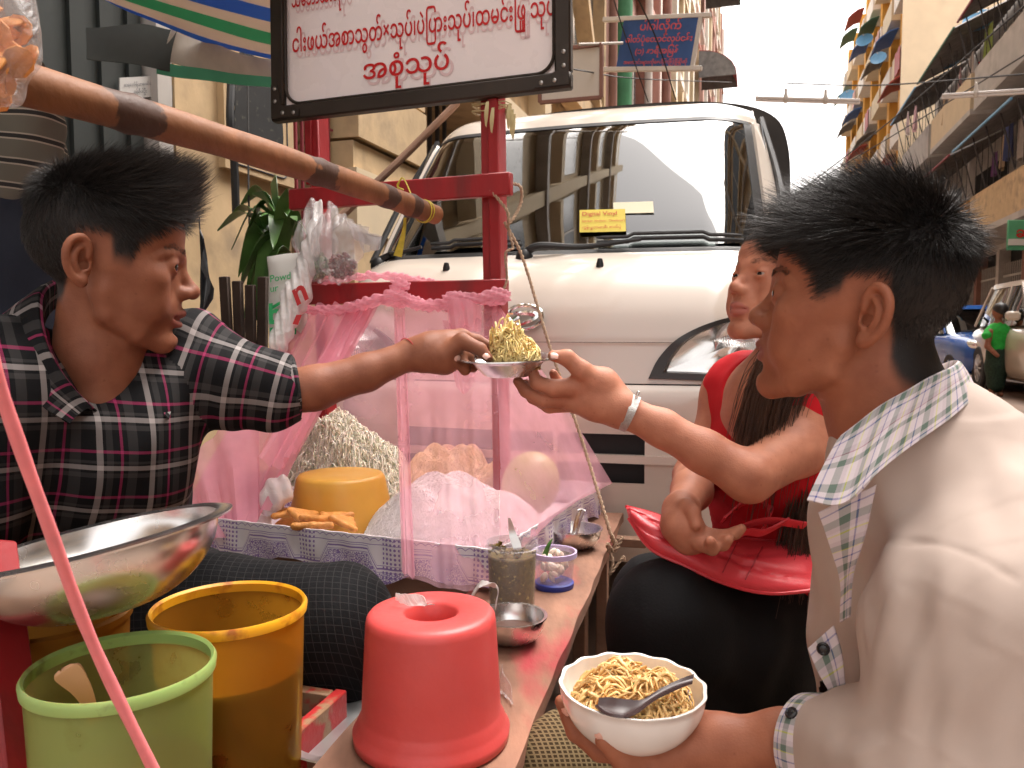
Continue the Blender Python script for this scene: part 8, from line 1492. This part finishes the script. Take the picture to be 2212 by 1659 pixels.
# ------------------------------------------------------------------ cars on the right
def car(name, label, o, ang, paint, L_, W_, H, hood, belt, wr):
    ax = A(math.cos(ang), math.sin(ang), 0); sx = A(-ax[1], ax[0], 0)                    # ax: towards the nose
    C = thing(name, label, 'car', o); P0 = lambda x, y, z: o + ax * x + sx * y + UZ * z
    st_ = [(-L_ / 2, .45, belt * .86, .80), (-L_ / 2 + .12, .30, belt * .98, .92), (-L_ * .25, .2, belt, 1.0), (L_ * .10, .2, belt, 1.0), (L_ * .26, .2, belt * .97, 1.0), (L_ / 2 - .55, .2, hood, .99), (L_ / 2 - .2, .22, hood * .92, .93), (L_ / 2 - .04, .28, hood * .78, .82), (L_ / 2, .38, hood * .66, .74)]
    S_ = spline(np.array([(a, b, c) for a, b, c, d in st_]), 60); Wd = np.interp(np.linspace(0, 1, 60), np.linspace(0, 1, len(st_)), [d for *_, d in st_]) * W_ / 2; th = np.linspace(0, 2 * math.pi, 37)[:-1]; P = np.zeros((60, 36, 3))
    for i in range(60):
        zc, hh = (S_[i, 1] + S_[i, 2]) / 2, (S_[i, 2] - S_[i, 1]) / 2
        for j, a in enumerate(th): cc, ss = math.cos(a), math.sin(a); P[i, j] = P0(S_[i, 0], np.sign(cc) * abs(cc) ** .45 * Wd[i], zc + np.sign(ss) * abs(ss) ** .5 * hh)
    g = G(); g.grid(P.transpose(1, 0, 2), True); n = 60; g.f += [tuple(j * n for j in range(36)), tuple(j * n + 59 for j in range(36))[::-1]]; body = part('body', g, paint, C, angle=70)
    def cab(k, m, nm, z0, z1, inset):
        base = [(-L_ * .42, -1), (L_ * .20, -1), (L_ * .20, 1), (-L_ * .42, 1)]; top = [(-L_ * .30, -1), (L_ * .02, -1), (L_ * .02, 1), (-L_ * .30, 1)]; lv = []
        for t in (z0, (z0 + z1) / 2, z1):
            u = (t - belt * .96) / (H - belt * .96); ring = rounded(1, 1, .12, 4); lx0, lx1 = -L_ * .43 + .32 * u * 1.0, L_ * .20 - .85 * u; wy = W_ / 2 * (.92 - .17 * u) - inset; lv.append([P0((lx0 + lx1) / 2 + x * (lx1 - lx0 - 2 * inset), y * 2 * wy, t) for x, y in ring])
        g = G(); n = len(lv[0]); g.add(np.vstack(lv), [(r_ * n + i, r_ * n + (i + 1) % n, (r_ + 1) * n + (i + 1) % n, (r_ + 1) * n + i) for r_ in range(2) for i in range(n)] + [tuple(2 * n + i for i in range(n))]); return part(nm, g, m, C, angle=50)
    cab(0, 'car_glass', 'glasshouse', belt * .95, H - .06, .012); cab(0, paint, 'roof', H - .08, H, 0.0)
    for y in (-1, 1):
        for x0, x1 in ((L_ * .195, L_ * .0), (-L_ * .10, -L_ * .10), (-L_ * .425, -L_ * .34)): g = G(); g.beam(P0(x0, y * (W_ / 2 * .915), belt * .95), P0(x1 if x0 != x1 else x1, y * (W_ / 2 * .755), H - .05), .05, .03, sx); part('pillar', g, paint, C)
        for x in (-L_ * .30, L_ * .31):
            c = P0(x, y * (W_ / 2 - .10), wr); M = np.stack([ax, UZ, sx * y], 1); g = G(); g.lathe([(wr * .6, -.1), (wr * .93, -.1), (wr, -.07), (wr, .08), (wr * .93, .105), (wr * .62, .10)], 36, c, M); wh = part('wheel', g, 'rubber', C); g = G()
            for k in range(10): a = k * .6283; g.beam(c + sx * y * .095 + (ax * math.cos(a) + UZ * math.sin(a)) * .04, c + sx * y * .08 + (ax * math.cos(a) + UZ * math.sin(a)) * wr * .62, .02, .035, sx)
            g.tube([c + sx * y * .075 + (ax * math.cos(a) + UZ * math.sin(a)) * wr * .63 for a in np.linspace(0, 6.2832, 30)], .018, 6, cap=False); part('rim', g, 'alu', wh); g = G(); g.lathe([(1e-4, .112), (wr * 1.18, .10), (wr * 1.2, .02)], 36, c - sx * y * .06, M); part('wheel_arch', g, 'black_trim', C)
        g = G(); g.ell = None; s_ = Sdf(); s_.ell(P0(L_ / 2 - .26, y * W_ * .36, hood * .80), (.30, .14, .11), np.stack([unit(ax * .8 + sx * -y * .35 + UZ * -.25), unit(sx), UZ], 1) if False else np.stack([ax, sx, UZ], 1), .02); v, q = s_.mesh(.03); raw_obj('headlight', v, q, 'chrome', C)
        g = G(); g.box(P0(L_ * .16, y * (W_ / 2 + .09), belt + .08), (.12, .18, .13), np.stack([ax, sx, UZ], 1), .03); part('mirror', g, paint, C)
    g = G(); g.box(P0(L_ / 2 - .05, 0, .36), (.12, W_ * .62, .16), np.stack([ax, sx, UZ], 1), .03); part('air_intake', g, 'black_trim', C); g = G(); g.box(P0(L_ / 2 - .02, 0, .52), (.06, .48, .11), np.stack([ax, sx, UZ], 1), .01); part('number_plate', g, 'white_wall', C)
    g = G(); g.tube([P0(L_ * .205, -W_ * .3, belt * 1.0), P0(L_ * .19, 0, belt * 1.03), P0(L_ * .205, W_ * .25, belt)], .012, 5); part('wiper', g, 'black_trim', C)
    return C
car('parked_car', 'small blue hatchback parked nose-on behind the standing woman', st(17.2, 3.95, 0), R(-107.1 + 8), 'blue_paint', 3.8, 1.68, 1.48, .92, .98, .29)
car('parked_car', 'beige off-road car cut off by the right edge of the picture', st(13.6, 4.45, 0), R(-107.1), 'suv_beige', 4.7, 1.85, 1.75, 1.08, 1.12, .37)
# woman in green
mat('top_green', (.02, .36, .04), .8, var=.2, scale=20); mat('skirt_dark', (.012, .03, .016), .8, var=.5, scale=40)
wp0 = atz(2150, 856, 0); GW = thing('person', 'woman in bright green top standing by the beige car, seen from behind', 'person', wp0); s_ = Sdf(); s_.chain([wp0 + A(0, 0, 1.02), wp0 + A(0, 0, 1.13)], [.05, .05], .03); s_.ell(wp0 + A(0, 0, 1.27), (.085, .10, .11), k=.03); s_.chain([wp0 + A(-.15, -.05, .98), wp0 + A(-.2, -.08, .76), wp0 + A(-.1, -.18, .62)], [.045, .038, .03], .03); s_.chain([wp0 + A(.17, .02, .98), wp0 + A(.22, 0, .74), wp0 + A(.2, -.1, .55)], [.045, .038, .03], .03); s_.chain([wp0 + A(-.06, 0, .2), wp0 + A(-.06, 0, .04), wp0 + A(-.12, -.1, .03)], [.04, .04, .03], .02); s_.chain([wp0 + A(.06, 0, .2), wp0 + A(.06, 0, .04), wp0 + A(.03, -.1, .03)], [.04, .04, .03], .02); s_.chain([wp0 + A(0, 0, .6), wp0 + A(0, 0, 1.0)], [.12, .13], .05); v, q = s_.mesh(.012); raw_obj('body', v, q, 'skin_man', GW, attrs={'msk': np.zeros((len(v), 3))})
s_ = Sdf(); s_.chain([wp0 + A(0, 0, .70), wp0 + A(0, 0, .98)], [.14, .15], .05); s_.chain([wp0 + A(-.10, 0, 1.0), wp0 + A(-.19, -.04, .92)], [.075, .07], .03); s_.chain([wp0 + A(.10, 0, 1.0), wp0 + A(.19, 0, .92)], [.075, .07], .03); v, q = s_.mesh(.012); v = v + vnormals(v, q) * (wob(v, 40, 2) * .006)[:, None]; raw_obj('top', v, q, 'top_green', GW)
s_ = Sdf(); s_.chain([wp0 + A(0, 0, .66), wp0 + A(0, 0, .45), wp0 + A(0, 0, .18)], [.15, .155, .12], .05); v, q = s_.mesh(.012); raw_obj('skirt', v, q, 'skirt_dark', GW); s_ = Sdf(); s_.ell(wp0 + A(.015, -.02, 1.31), (.10, .115, .105), k=.02); s_.ell(wp0 + A(.07, -.07, 1.22), (.06, .06, .06), k=.02); v, q = s_.mesh(.012); raw_obj('hair', v, q, 'hair_black', GW); s_ = Sdf(); s_.ell(wp0 + A(.06, -.13, 1.24), (.035, .02, .02)); v, q = s_.mesh(.008); raw_obj('hair_clip', v, q, 'thread_red', GW)
g = G(); p_ = atz(2090, 862, .01); g.slab(np.array([[p_ + A(x, y, .02 * math.sin(x * 9)) for y in (-.06, .06)] for x in np.linspace(-.17, .17, 7)]), .006); solo('litter', g, 'awn_green', 'scrap of green litter on the road by the beige car', 'litter')
